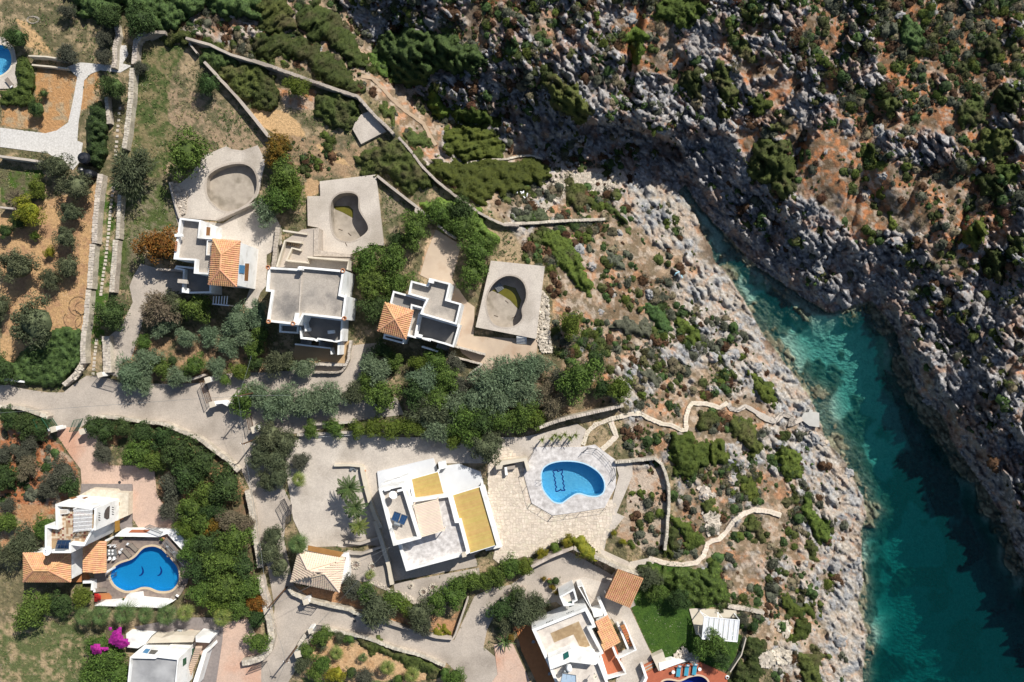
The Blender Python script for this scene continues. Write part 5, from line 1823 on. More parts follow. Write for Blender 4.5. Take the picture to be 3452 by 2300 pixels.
# eaves order starts with a short side so the ridge runs left to right
hip_roof(h6, '3', [(72, 1215), (72, 870), (638, 870), (640, 1215)], 4.0, [(195, 1080), (375, 1080)], 5.6, tile_o)
E_ = [P3('3', 800, 726, 3.4), P3('3', 1066, 728, 2.6), P3('3', 1066, 1108, 2.6), P3('3', 800, 1108, 3.4)]
tiled_plane(h6, [E_[1], E_[2], E_[3], E_[0]], tile_o, state=[240])
b = MB()
for v in (E_[1], E_[2]):
  b.beam(v - Vector((.2, 0, .1)), (v.x - .2, v.y, 0), .25, .25)
b.build("posts", white, h6)
b = MB()
b.wallline(XY('3', [(780, 1222), (895, 1222), (890, 1320)], 1.1), .45, -.1, 1.1)
b.build("garden_wall", white, h6)
b = MB()
b.prism(XY('3', [(640, 1120), (800, 1110), (860, 1215), (640, 1225)], .6), -.1, .6)
b.build("porch_floor", terra, h6)
water_heater('3', [([(485, 712), (640, 712), (618, 820), (452, 818)], (7.5, 7.5, 6.6, 6.6))], [(458, 842), (572, 842), .28], 6.3, "dark solar water heater on the roof above the dolphin pool")
dish('3', 365, 845, 52, 6.3, 7.6, "white satellite dish beside the orange hip roof", Vector((-.1, .3, .9)))
# villa 7: bottom edge, grey roof and outside stair
h7 = house("villa", "white house with a cloudy grey roof and outside stairs at the bottom edge", 'M', 1400, 1400)
block(h7, 'M', [(1145, 1346), (1366, 1352), (1384, 1340), (1572, 1362), (1540, 1700), (1110, 1700)], 5.8, 5.2, t=.2, rm=mat("cloudy_screed", (.33, .33, .335), (.22, .222, .226), .35, .85, .01, 8, c3=(.42, .42, .42), s3=.22))
b = MB()
b.prism(XY('M', [(1340, 1165), (1420, 1180), (1520, 1150), (1715, 1162), (1700, 1215), (1290, 1225)], 2.2), -.1, 2.2)
b.build("stone_wing", cream, h7)
b = MB()
b.prism(XY('M', [(1722, 1162), (1865, 1185), (1845, 1222), (1725, 1215)], 3.0), -.1, 3.0)
b.build("stair_landing", white, h7)
b = MB()
b.prism(XY('M', [(1110, 1142), (1335, 1160), (1280, 1232), (1215, 1270), (1120, 1262)], 1.8), -.1, 1.8)
b.build("porch_roof", white, h7)
for i in range(15):
  s = MB()
  s.beam(P3('M', 1725 - 5.5 * i, 1262 + 16 * i, 4.6 - .27 * i), P3('M', 1780 - 6.5 * i, 1260 + 17 * i, 4.6 - .27 * i), .33, .25)
  s.build("stair_step", mat("peach_step", (.62, .46, .34), (.55, .40, .29), 3, .85), h7)
b = MB()
b.prism(XY('M', [(1790, 1290), (1855, 1250), (1862, 1275), (1820, 1310), (1735, 1600), (1690, 1600)], 2.4), 0, 2.4)
b.build("stair_parapet", white, h7)
s7 = XY('M', [(1572, 1362), (1550, 1568)], 5.8)
for qd in ([(1608, 1365), (1640, 1348), (1640, 1405), (1608, 1432)], [(1690, 1275), (1715, 1262), (1712, 1335), (1688, 1350)]):
  winpanel(h7, 'M', qd, s7[0], s7[1], green_p, "window", .05, frame=white_p)
n7 = XY('M', [(1145, 1346), (1572, 1362)], 5.8)
for qd, m_ in (([(1255, 1308), (1285, 1275), (1325, 1280), (1298, 1318)], blue_p), ([(1306, 1320), (1332, 1284), (1396, 1292), (1362, 1326)], glass_d)):
  winpanel(h7, 'M', qd, n7[0], n7[1], m_, "window", .06, frame=None if m_ is blue_p else white_p)
for qd in ([(1556, 1200), (1590, 1160), (1632, 1165), (1600, 1208)],):
  winpanel(h7, 'M', qd, n7[0], n7[1], blue_p, "shutter", .06)
# villa 8: bottom centre, mottled roof terrace with a tan L
h8 = house("villa", "white villa with mottled roof terrace marked by a tan L shape", '7', 500, 1000)
m8, m8r = block(h8, '7', [(55, 836), (812, 532), (945, 800), (872, 828), (1052, 1168), (962, 1210), (1010, 1300), (1115, 1568), (1150, 1700), (430, 1700), (305, 1392)], 4.2, 3.4, t=.42, rm=mottle2)
b = MB()
b.prism(XY('7', [(310, 888), (705, 722), (862, 1060), (740, 1112), (632, 905), (364, 1018)], 3.45), 3.40, 3.452)
b.build("tan_floor", tan, m8r)
b = MB()
b.prism(XY('7', [(280, 1240), (600, 1110), (940, 1180), (980, 1290), (940, 1330), (590, 1290), (310, 1395)], 5.2), 3.4, 5.2)
b.build("upper_block", white, h8)
q8 = [P3('7', x, y, 5.25) for x, y in ((490, 1175), (560, 1135), (572, 1215), (500, 1258))]
b = MB()
b.prism([(v.x, v.y) for v in q8], 5.19, 5.3)
b.build("roof_window", teal_g, h8)
block(h8, '7', [(438, 378), (642, 262), (692, 430), (640, 462), (648, 500), (498, 512)], 4.0, 3.2, rm=mottle2)
b = MB()
b.prism(XY('7', [(560, 468), (636, 432), (648, 500), (576, 526)], 3.6), 3.2, 3.6)
b.build("roof_window", teal_g, h8)
block(h8, '7', [(692, 240), (760, 222), (905, 600), (830, 480)], 2.8, 2.3, t=.12)
E_ = [P3('7', 942, 722, 3.4), P3('7', 1105, 635, 3.1), P3('7', 1285, 1010, 2.8), P3('7', 1055, 1132, 3.2), P3('7', 915, 832, 3.5)]
tiled_plane(h8, [E_[1], E_[2], E_[3], E_[0]], tile_o, state=[200])
b = MB()
b.prism([(v.x, v.y) for v in (P3('7', 960, 740, 2.6), P3('7', 1085, 670, 2.6), P3('7', 1255, 1000, 2.6), P3('7', 1060, 1090, 2.6))], 0, 2.6)
b.build("wall", white, h8)
b = MB()
b.prism(XY('7', [(1040, 1140), (1225, 1075), (1345, 1435), (1110, 1505), (1010, 1210)], .5), -.1, .5)
b.build("terracotta_porch", terra, h8)
for ln, hh in ((((1010, 1205), (1110, 1520), (1360, 1450), (1250, 1240), (1500, 1120), (1345, 755)), 1.5), (((1262, 785), (1395, 1110)), 1.8), (((1180, 1080), (1240, 1230)), 2.0)):
  b = MB()
  b.wallline(XY('7', ln, hh), .32, -.1, hh)
  b.build("porch_wall", white, h8)
for i in range(9):
  s = MB()
  s.beam(P3('7', 1288 + 15 * i, 800 + 33 * i, 2.4 - .22 * i), P3('7', 1348 + 14 * i, 775 + 32 * i, 2.4 - .22 * i), .32, .18)
  s.build("stair_step", terra, h8)
b = MB()
b.prism(XY('7', [(895, 590), (1030, 560), (1045, 640), (920, 670)], 2.2), 0, 2.2)
b.build("side_wing", white, h8)
b = MB()
b.wallline(XY('7', [(995, 430), (1085, 640)], 1.8), .5, -.1, 1.8)
b.build("garden_wall", white, h8)
m8w = XY('7', [(55, 836), (812, 532)], 4.2)
for x0_, y0_, x1_, y1_ in ((535, 605, 640, 565), (250, 735, 355, 692), (68, 780, 110, 768)):
  vents(h8, '7', [(x0_, y0_), (x1_, y1_), (x1_, y1_ + 18), (x0_, y0_ + 18)], 5 if x1_ - x0_ > 60 else 3, A=m8w[0], B=m8w[1])
water_heater('7', [([(480, 1440), (665, 1470), (670, 1620), (440, 1620)], (6.2, 6.2, 5.4, 5.4))], [(500, 1420), (560, 1430), .2], 4.4, "pale solar heater on the bottom roof beside the round white tank", mat("pale_panel", (.55, .68, .80), (.48, .62, .76), 2, .3))
q = P3('7', 575, 1400, 5.6)
b = MB()
b.lathe((q.x, q.y, 4.3), [(.4, 0), (.46, .2), (.46, 1.0), (.34, 1.35), (.02, 1.42)], 16)
t_ = thing("water_tank", "round white water tank on the bottom villa roof", "water tank", (q.x, q.y, 4.3))
b.build("body", white_p, t_, smooth=True)
dish('7', 932, 1490, 32, 4.3, 5.4, "small cream satellite dish on the bottom villa roof", Vector((.5, .2, .8)), cream)
for x, y in ((75, 1005), (300, 1450)):
  q = P3('7', x, y, .5)
  t_ = thing("garden_chair", "white round-backed garden chair on the dark red strip, the %s one" % ("upper" if y < 1200 else "lower"), "chair", (q.x, q.y, .1))
  b = MB()
  b.lathe((q.x, q.y, .5), [(.24, 0), (.26, .05)], 12)
  b.build("seat", metal, t_)
  b = MB()
  b.tube([(q.x + .28 * math.cos(a), q.y + .28 * math.sin(a), 1.0) for a in [.3 + .45 * i for i in range(8)]], .03, 5)
  b.build("backrest", metal, t_)
  for a in (.7, 2.3, 3.9, 5.5):
    b = MB()
    b.beam((q.x + .2 * math.cos(a), q.y + .2 * math.sin(a), .5), (q.x + .24 * math.cos(a), q.y + .24 * math.sin(a), .1), .03, .03)
    b.build("leg", metal, t_)
# tiled carport above the lawn
h9 = house("carport", "open carport with an orange tiled roof at the corner of the lawn", '7', 1340, 280, "carport")
E_ = [P3('7', 1243, 0, 3.0), P3('7', 1606, 125, 3.0), P3('7', 1415, 530, 2.5), P3('7', 1068, 385, 2.5)]
tiled_plane(h9, [E_[2], E_[3], E_[0], E_[1]], tile_o, state=[300])
for v in E_:
  q = v.lerp(sum(E_, Vector()) / 4, .12)
  s = MB()
  s.beam((q.x, q.y, 0), (q.x, q.y, v.z - .12), .2, .2)
  s.build("post", white, h9)
b = MB()
for a_, e_ in zip(E_, E_[1:] + E_[:1]):
  b.beam(a_ - Vector((0, 0, .14)), e_ - Vector((0, 0, .14)), .12, .16)
b.build("rafters", timber, h9)
# white corrugated garden shelter by the lawn
h10 = house("garden_shelter", "open shelter with white ribbed roof panels at the end of the lawn", 'O', 1900, 1080, "shelter")
Q_ = [P3('O', 1760, 990, 2.7), P3('O', 2070, 1020, 2.7), P3('O', 2050, 1210, 2.5), P3('O', 1740, 1185, 2.5)]
for i in range(7):
  a0, a1 = Q_[0].lerp(Q_[1], i / 7 + .008), Q_[0].lerp(Q_[1], (i + 1) / 7 - .008)
  b0, b1 = Q_[3].lerp(Q_[2], i / 7 + .008), Q_[3].lerp(Q_[2], (i + 1) / 7 - .008)
  s = MB()
  _slabpoly(s, [a0, a1, b1, b0], Vector((0, 0, 1)), .04)
  for k_ in range(3):
    f = (k_ + .5) / 3
    s.beam(a0.lerp(a1, f) + Vector((0, 0, .06)), b0.lerp(b1, f) + Vector((0, 0, .06)), .05, .05)
  s.build("roof_panel", white_p, h10)
for v in Q_:
  s = MB()
  s.beam(v, (v.x, v.y, 0), .12, .12)
  s.build("post", white_p, h10)
b = MB()
for a_, e_ in ((Q_[0], Q_[1]), (Q_[1], Q_[2]), (Q_[2], Q_[3]), (Q_[3], Q_[0])):
  b.beam(a_ + Vector((0, 0, .06)), e_ + Vector((0, 0, .06)), .1, .12)
for f, (x, y) in ((0, (1725, 945)), (.4, (1880, 950)), (1, (2030, 960))):
  b.beam(Q_[0].lerp(Q_[1], f), P3('O', x, y, 2.2), .07, .07)
  b.beam(P3('O', x, y, 2.2), Q_[0].lerp(Q_[1], min(1, f + .14)), .07, .07)
b.build("frame", white_p, h10)
slab('patio', 'O', [(1630, 925), (1700, 920), (2045, 935), (2050, 1000), (1760, 1000), (1740, 1160), (1690, 1150)], .12, cream, "cream floor under the white ribbed shelter")
# ---------------------------------------------------------------- boundary and garden walls
def stonewall(c, pts, w, h, label, name="stone_wall", m=stone_w, cap=stone_cap, cat="wall", slope=False, blocks=True):
  """w in crop px; body with rough faces and loose capping stones along the top"""
  wm = w * CR[c][2] / 20.94
  P = S(c, pts)
  if slope:
    z_at = lambda a, b_: float(gz(np.array(a), np.array(b_)))
  else:
    z_at = lambda a, b_: 0.0
  line = []
  for (x1, y1), (x2, y2) in zip(P, P[1:]):
    n = max(1, int(math.hypot(x2 - x1, y2 - y1) / 18))
    line += [(x1 + (x2 - x1) * i / n, y1 + (y2 - y1) * i / n) for i in range(n)]
  line.append(P[-1])
  zs_ = [z_at(*p) for p in line]
  zs_ = [sum(zs_[max(0, i - 2):i + 3]) / len(zs_[max(0, i - 2):i + 3]) for i in range(len(zs_))]
  p3 = [Vector(at(a, b_, zz_ + h)) for (a, b_), zz_ in zip(line, zs_)]
  t_ = thing(name, label, cat, (p3[0].x, p3[0].y, zs_[0]))
  b = MB()
  caps = MB()
  L_, R_ = [], []
  for i, p in enumerate(p3):
    d = p3[min(i + 1, len(p3) - 1)] - p3[max(i - 1, 0)]
    d.z = 0
    d.normalize()
    nn = Vector((-d.y, d.x, 0))
    L_.append(p + nn * wm / 2 * random.uniform(.88, 1.1))
    R_.append(p - nn * wm / 2 * random.uniform(.88, 1.1))
  dn = Vector((0, 0, -h - .6))
  for i in range(len(p3) - 1):
    b.face([L_[i], R_[i], R_[i + 1], L_[i + 1]])
    b.face([L_[i], L_[i + 1], L_[i + 1] + dn, L_[i] + dn])
    b.face([R_[i + 1], R_[i], R_[i] + dn, R_[i + 1] + dn])
  b.face([L_[0], L_[0] + dn, R_[0] + dn, R_[0]])
  b.face([R_[-1], R_[-1] + dn, L_[-1] + dn, L_[-1]])
  b.build("wall_body", m, t_)
  if blocks:
    for i in range(len(p3) - 1):
      ln = (p3[i + 1] - p3[i]).length
      nx_ = max(1, int(ln / .34))
      ny_ = max(1, int(wm / .32))
      for a in range(nx_):
        for k_ in range(ny_):
          f = (a + .5) / nx_
          g_ = (k_ + .5) / ny_
          q = L_[i].lerp(L_[i + 1], f).lerp(R_[i].lerp(R_[i + 1], f), g_)
          s = random.uniform(.75, 1.1)
          caps.box(q + Vector((random.uniform(-.04, .04), random.uniform(-.04, .04), random.uniform(-.05, .03))), (ln / nx_ * s * .92, wm / ny_ * s * .92, .16),
    math.atan2((p3[i + 1] - p3[i]).y, (p3[i + 1] - p3[i]).x) + random.uniform(-.2, .2))
    caps.build("capping_stones", cap, t_, kind="stuff")
  return t_
stonewall('A', [(1180, 565), (1195, 360), (1230, 330)], 44, 1.2, "broad dry stone wall with square end beside the curved top bend")
stonewall('A', [(1200, 370), (1230, 320), (1285, 300)], 42, 1.2, "short curved length of dry stone wall at the top")
stonewall('A', [(1285, 315), (1360, 285), (1455, 285)], 26, 1.5, "smooth grey curved wall at the top corner", m=conc, cap=conc, blocks=False)
stonewall('A', [(1165, 600), (1158, 750), (1150, 870), (1135, 1000), (1115, 1180), (1092, 1310)], 46, 1.2, "long dry stone wall left of the weedy plot")
stonewall('A', [(1025, 215), (1040, 310), (1012, 420), (1008, 520), (1000, 600)], 42, .8, "crooked stone wall above the gravel path's end")
stonewall('A', [(935, 855), (945, 960), (960, 1090)], 34, .9, "short stone wall next to the dark tall shrubs")
stonewall('E', [(885, 70), (862, 250), (842, 450), (830, 680)], 48, 1.3, "upper length of the long wall right of the olive grove")
stonewall('E', [(815, 690), (800, 870), (790, 1080)], 48, 1.3, "middle length of the long wall right of the olive grove")
stonewall('E', [(778, 1090), (765, 1300), (738, 1500), (728, 1620), (735, 1740)], 46, 1.3, "lower length of the long wall right of the olive grove")
stonewall('I', [(735, 180), (725, 240), (690, 310), (650, 360), (560, 440)], 40, 1.0, "rounded stone wall end behind the clipped hedge at the lane")
stonewall('I', [(215, 412), (140, 402), (75, 392), (-40, 400)], 18, 1.2, "white low wall behind the hedge at the lane", m=white, cap=white, blocks=False)
stonewall('E', [(1055, 255), (1045, 450), (1035, 640)], 34, 1.2, "thin pale stone wall above the orange shrub")
stonewall('E', [(1020, 650), (1005, 850), (990, 1020), (985, 1112)], 44, 1.2, "thicker pale stone wall left of the concrete drive")
stonewall('I', [(935, 10), (938, 150), (945, 330)], 70, 1.1, "wide wall of white stones at the drive's lane gate", m=stone_cap)
stonewall('I', [(-60, 625), (60, 632), (200, 645), (330, 690), (420, 730)], 34, 1.3, "white-stone wall left of the green gate")
stonewall('I', [(765, 745), (860, 718), (1000, 725), (1140, 745), (1270, 765), (1440, 780)], 30, 1.2, "curved white-stone wall right of the green gate")
stonewall('I', [(1440, 780), (1600, 850), (1750, 910), (1880, 1010), (2000, 1095), (2100, 1200)], 34, 1.2, "lower curved part of the lane wall in front of dark trees")
stonewall('M', [(2175, -120), (2215, 60), (2240, 250), (2275, 460), (2290, 560)], 46, 1.2, "rough stone wall along the lane beside the flowering garden")
stonewall('M', [(2290, 640), (2320, 780), (2350, 870), (2360, 1010), (2400, 1110)], 50, 1.0, "stone wall along the lane behind the orange flowers")
stonewall('N', [(105, 870), (150, 1020), (172, 1180), (150, 1290), (90, 1350), (0, 1385), (-90, 1400)], 52, 1.1, "rounded stone wall at the lower lane corner")
stonewall('N', [(325, 745), (360, 790), (480, 845), (680, 895), (850, 930), (970, 985)], 30, 1.0, "cream kerb wall in front of the small garage")
stonewall('N', [(1190, 1045), (1400, 1110), (1620, 1175), (1765, 1190), (1790, 1150), (1900, 830)], 16, 1.0, "low edging wall of the wedge-shaped garden bed", m=conc, cap=conc, blocks=False)
stonewall('N', [(640, 1100), (800, 1130), (1000, 1175), (1250, 1270), (1480, 1330), (1700, 1425)], 28, .8, "pale stone wall above the palm garden")
stonewall('N', [(470, 1150), (420, 1230), (380, 1300)], 34, .9, "short stone wall beside the leaning poles")
stonewall('O', [(240, 555), (420, 460), (610, 385)], 26, 2.2, "retaining wall left of the overhanging creeper", cap=conc, blocks=False)
stonewall('O', [(610, 385), (740, 440), (880, 500), (1000, 560), (1100, 600), (1220, 650)], 32, 2.2, "retaining wall with creeper above the parking court")
stonewall('O', [(-20, 850), (80, 810), (180, 750)], 44, 1.0, "stone wall beside the dark clipped tree", cap=conc_l)
stonewall('B', [(0, 530), (150, 580), (320, 640), (500, 705), (640, 755), (770, 800), (930, 850)], 28, 1.5, "concrete boundary wall crossing the green slope", m=conc, cap=conc, slope=False)
stonewall('B', [(930, 850), (1000, 930), (1090, 1030), (1180, 1110), (1245, 1180)], 26, 1.5, "concrete boundary wall dropping beside the lone slab", m=conc, cap=conc)
stonewall('A', [(1635, 335), (1850, 395), (2030, 480), (2230, 540), (2352, 580)], 22, 1.6, "concrete wall at the top below the white rocks", m=conc, cap=conc, blocks=False)
stonewall('A', [(1665, 380), (1735, 470)], 14, 1.0, "short broken wall near the top shrubs", m=conc, cap=conc, blocks=False)
stonewall('A', [(1798, 545), (1940, 700), (2080, 850), (2220, 1020), (2352, 1190), (2380, 1210)], 24, 1.3, "straight concrete wall down to the golden shrub", m=conc, cap=conc, blocks=False)
stonewall('B', [(1290, 1210), (1390, 1320), (1470, 1430), (1530, 1500), (1620, 1590), (1780, 1720), (1900, 1800), (1990, 1870), (2100, 1930), (2220, 1980), (2352, 1985)], 22, 1.1, "long concrete wall along the heath down to the cove path", m=conc, cap=conc, slope=True)
stonewall('G', [(0, 510), (280, 500), (400, 490), (600, 480), (890, 468)], 26, 1.0, "straight pale stone wall running onto the rocks", slope=True)
stonewall('F', [(1100, 85), (1200, 165), (1290, 235), (1450, 360), (1590, 475)], 22, 1.0, "concrete wall behind the second pool deck", m=conc, cap=conc, blocks=False)
stonewall('F', [(1450, 370), (1440, 415)], 26, 1.0, "stub of concrete wall above the round green tree", m=conc, cap=conc, blocks=False)
stonewall('F', [(1635, 520), (1720, 590), (1795, 635)], 20, 1.0, "stone kerb at the head of the tan yard", m=stone_w)
stonewall('K', [(270, 830), (430, 768), (560, 730), (700, 700), (880, 660), (1050, 618)], 30, 1.9, "long straight stone wall above the main pool")
stonewall('K', [(975, 1122), (1150, 1105), (1330, 1088), (1390, 1140), (1425, 1230), (1450, 1340), (1452, 1480), (1445, 1600)], 26, .9, "low wall bending round the planted strip")
stonewall('O', [(1440, 100), (1435, 250), (1415, 405)], 26, .9, "lower end of the low wall by the planted strip")
stonewall('J', [(720, 1148), (850, 1145), (975, 1155)], 20, .7, "low cream wall behind the palms", m=cream, cap=cream, blocks=False)
stonewall('J', [(965, 1160), (1000, 1330), (1040, 1480), (1080, 1590), (1130, 1700)], 36, .9, "cream yard wall between palms and the white villa", m=cream, cap=cream, blocks=False)
stonewall('N', [(1080, 150), (1120, 270), (1165, 420), (1200, 540), (1232, 710)], 34, 1.0, "cream yard wall ending in a round pier", m=cream, cap=cream, blocks=False)
stonewall('N', [(820, 335), (950, 348), (1135, 290)], 24, .9, "low grey wall above the garage steps", m=conc, cap=conc, blocks=False)
stonewall('N', [(830, 430), (960, 440), (1150, 375)], 22, .9, "low grey wall below the garage steps", m=conc_l, cap=conc, blocks=False)
stonewall('J', [(560, 785), (700, 780), (900, 765)], 20, .9, "upper kerb of the planted strip along the lane", m=conc_l, cap=conc_l, blocks=False)
stonewall('J', [(395, 880), (600, 872), (900, 855), (1160, 845)], 24, .8, "white capped wall under the lime shrubs", m=conc_l, cap=conc_l, blocks=False)
stonewall('6', [(1262, 1162), (1500, 1225), (1730, 1290)], 32, 1.3, "stone wall beside the third villa's ramp", cap=conc_l)
stonewall('6', [(1195, 1385), (1220, 1315), (1450, 1370), (1680, 1432), (1500, 1568)], 28, 1.0, "angular stone wall round the bed below the ramp")
stonewall('5', [(1585, 670), (1550, 850), (1540, 1000), (1490, 1110), (1380, 1105), (1200, 1100), (950, 1085)], 44, 1.0, "curved stone wall below the ochre yard", cap=conc_l)
stonewall('5', [(1490, 1130), (1420, 1210), (1320, 1235), (1150, 1230), (920, 1232)], 36, .8, "outer curved kerb wall below the ochre yard", cap=conc)
stonewall('F', [(225, 540), (215, 640), (205, 740), (190, 900)], 40, 1.0, "stone wall between the first and second villas", cap=conc)
stonewall('A', [(250, 492), (400, 498), (560, 522)], 12, 1.4, "upper terrace wall below the top left pool", m=cream, cap=cream, blocks=False)
stonewall('A', [(280, 572), (430, 585), (595, 604)], 14, .8, "lower terrace wall below the top left pool", m=cream, cap=cream, blocks=False)
stonewall('A', [(-30, 1372), (180, 1400), (390, 1428), (560, 1440)], 20, 1.6, "straight terrace wall below the gravel path", m=conc_l, cap=conc_l, blocks=False)
stonewall('E', [(0, 362), (120, 375)], 16, 1.4, "short concrete wall by the yellow-green shrub", m=conc_l, cap=conc_l, blocks=False)
stonewall('E', [(1492, 150), (1530, 300), (1580, 460)], 14, .7, "thin kerb beside the heap of pale stones", m=conc_l, cap=conc_l, blocks=False)
stonewall('E', [(1375, 908), (1500, 915), (1620, 925)], 18, 1.6, "thin wall at the head of the concrete drive", m=conc, cap=conc, blocks=False)
stonewall('I', [(1480, 400), (1600, 405), (1700, 385), (1800, 350)], 18, 1.3, "thin curved wall under the silver bushes", m=conc_l, cap=conc_l, blocks=False)
stonewall('O', [(1970, 900), (2120, 925), (2290, 960)], 30, .8, "rough stone wall right of the white shelter", slope=True)
stonewall('O', [(2130, 1180), (2090, 1330), (1990, 1480)], 10, .8, "thin pale kerb curving round the lawn's end", m=conc_l, cap=conc_l, blocks=False)
for c_, pts_, h_, m_, lb in (('M', [(830, 895), (900, 862), (1090, 845), (1120, 800), (1235, 785), (1240, 830), (1530, 855), (1420, 915), (1180, 905)], 1.1, white, "broad white terrace wall below the dolphin pool"),
    ('M', [(1000, 285), (1080, 222), (1450, 225), (1470, 262), (1400, 290)], 1.2, white, "white planter wall above the dolphin pool"),
    ('M', [(1460, 225), (1560, 222), (1690, 400), (1720, 470), (1690, 500), (1480, 270)], .9, white, "white sloping wall at the right of the dolphin pool"),
    ('J', [(2145, 1150), (2200, 1110), (2352, 1090), (2420, 1080), (2445, 1190), (2420, 1200), (2395, 1110), (2210, 1145), (2200, 1180), (2150, 1185)], 1.6, cream, "cream barbecue surround beside the pool deck"),
    ('O', [(1300, 1345), (1400, 1300), (1425, 1380), (1360, 1470)], 1.0, cream, "cream shower stand at the corner of the lawn"),
    ('O', [(1360, 1400), (1480, 1370), (1600, 1385), (1440, 1440), (1370, 1470)], 1.1, white, "white stepped wall above the terracotta deck"),
    ('O', [(1205, 1425), (1225, 1415), (1265, 1530), (1190, 1700), (1150, 1700), (1240, 1530)], 1.2, white, "white wall left of the terracotta pool deck")):
  p = XY(c_, pts_, h_)
  b = MB()
  b.prism(p, -.1, h_)
  t_ = thing("terrace_wall", lb, "wall", (p[0][0], p[0][1], 0))
  b.build("wall_body", m_, t_)
  if m_ is white and 'planter' in lb:
    b = MB()
    b.prism(XY('M', [(1130, 250), (1160, 225), (1320, 226), (1290, 252)], 1.25), 1.1, 1.25)
    b.build("planting_bed", terra, t_)
for i in range(5):
  s = slab('stair_step', 'O', [(1215 + i * 0, 1432 + 14 * i), (1310, 1385 + 14 * i), (1315, 1393 + 14 * i), (1222, 1442 + 14 * i)], .5 - .07 * i, terra if i % 2 == 0 else conc_l, None)
b = MB()
q = P3('K', 60, 1165, .8)
t_ = thing("barbecue", "grey barbecue hearth inside the cream surround", "barbecue", (q.x, q.y, 0))
b.box((q.x, q.y, .45), (1.3, .6, .9), .1)
b.build("hearth", conc, t_)
b = MB()
b.box((q.x - .8, q.y - .6, .45), (.4, 1.3, .9), .1)
b.build("counter", white, t_)
# ---------------------------------------------------------------- street and garden furniture
def gate(c, quad, z0, z1, label, m, nb=9, cross=2, lat=False):
  """an upright gate leaf on the ground line quad[0]-quad[1]"""
  A, B = P3(c, *quad[0], z0), P3(c, *quad[1], z0)
  t_ = thing("gate", label, "gate", A)
  up = Vector((0, 0, z1 - z0))
  b = MB()
  for a, e in ((A, A + up), (B, B + up), (A + up, B + up), (A + up * .06, B + up * .06)):
    b.beam(a, e, .07, .07)
  b.build("frame", m, t_)
  for i in range(nb):
    f = (i + 1) / (nb + 1)
    s = MB()
    s.beam(A.lerp(B, f), A.lerp(B, f) + up, .035, .035)
    s.build("bar", m, t_)
  for k_ in range(cross):
    f = (k_ + 1) / (cross + 1)
    s = MB()
    s.beam(A + up * f, B + up * f, .04, .04)
    s.build("rail", m, t_)
  return t_
gate('I', [(385, 730), (425, 822)], 0, 2.4, "green lattice gate leaf left of the pink drive", green_p, 8)
gate('I', [(455, 715), (520, 812)], 0, 2.4, "inner green lattice gate leaf left of the pink drive", green_p, 8)
gate('I', [(735, 735), (695, 835)], 0, 2.4, "green lattice gate leaf right of the pink drive", green_p, 9)
gate('I', [(880, 355), (1070, 410)], 0, 2.0, "dark sliding gate across the first villa's drive", dmetal, 14)
gate('I', [(1810, 400), (1870, 590)], 0, 2.0, "dark brown gate beside the second villa's drive", timber, 16)
gate('I', [(2205, 660), (2235, 820)], 0, 2.0, "dark brown gate at the white villa's upper entrance", timber, 14)
gate('N', [(350, 0), (345, 140)], 0, 2.2, "dark lattice gate of the white villa's forecourt", dmetal, 12)
gate('J', [(285, 1440), (345, 1568)], 0, 2.2, "upper dark lattice leaf at the white villa's forecourt", dmetal, 10)
gate('N', [(470, 850), (600, 875)], 0, 2.2, "black ornate gate leaf below the small garage", dmetal, 10, 3)
gate('N', [(525, 1062), (640, 1070)], 0, 1.9, "black ornate gate leaf above the palm garden", dmetal, 10, 3)
gate('N', [(0, 1430), (135, 1380)], 0, 1.6, "dark gate leaf at the pink drive's lane corner", dmetal, 10)
gate('M', [(1320, 180), (1455, 232)], .6, 2.2, "grey metal rail gate above the dolphin pool", metal, 14)
gate('M', [(1470, 320), (1650, 520)], .6, 1.9, "grey railing along the right of the dolphin pool", metal, 20)
for i, (c_, x, y, r_, h_, lb) in enumerate((('I', 470, 830, .5, 2.0, "white gate pier left of the pink drive"), ('I', 725, 850, .5, 2.0, "white gate pier right of the pink drive"), ('I', 1870, 610, .5, 2.0, "white gate pier at the second villa's drive"),
    ('I', 880, 350, .45, 2.0, "white gate pier at the first villa's drive"), ('I', 1830, 395, .5, 2.0, "white stone pier behind the brown gate"), ('2', 670, 505, .5, 2.1, "white pier of the black ornate gate"),
    ('2', 735, 890, .45, 1.9, "white pier beside the palm garden gate"), ('2', 565, 1200, .55, 2.0, "tall white pier beside the second leaning pole"), ('1', 700, 1050, .6, 1.9, "white gate pier at the forecourt's upper entrance"))):
  q = P3(c_, x, y, h_)
  t_ = thing("gate_pier", lb, "pier", (q.x, q.y, 0))
  b = MB()
  b.box((q.x, q.y, h_ / 2), (r_ * 1.5, r_ * 1.5, h_), .3)
  b.build("shaft", white, t_)
  b = MB()
  b.box((q.x, q.y, h_ + .04), (r_ * 1.8, r_ * 1.8, .08), .3)
  b.build("cap", cream, t_)
for c_, pts_, h_ in (('I', [(1870, 600), (1960, 590), (2010, 615)], 1.7), ('I', [(420, 835), (520, 820)], 1.8), ('I', [(2225, 835), (2300, 815)], 1.5)):
  stonewall(c_, pts_, 26, h_, "white gate wall %s" % {1870: "at the second villa's brown gate", 420: "left of the pink drive", 2225: "at the forecourt's upper entrance"}[pts_[0][0]], name="gate_wall", m=white, cap=white, blocks=False)
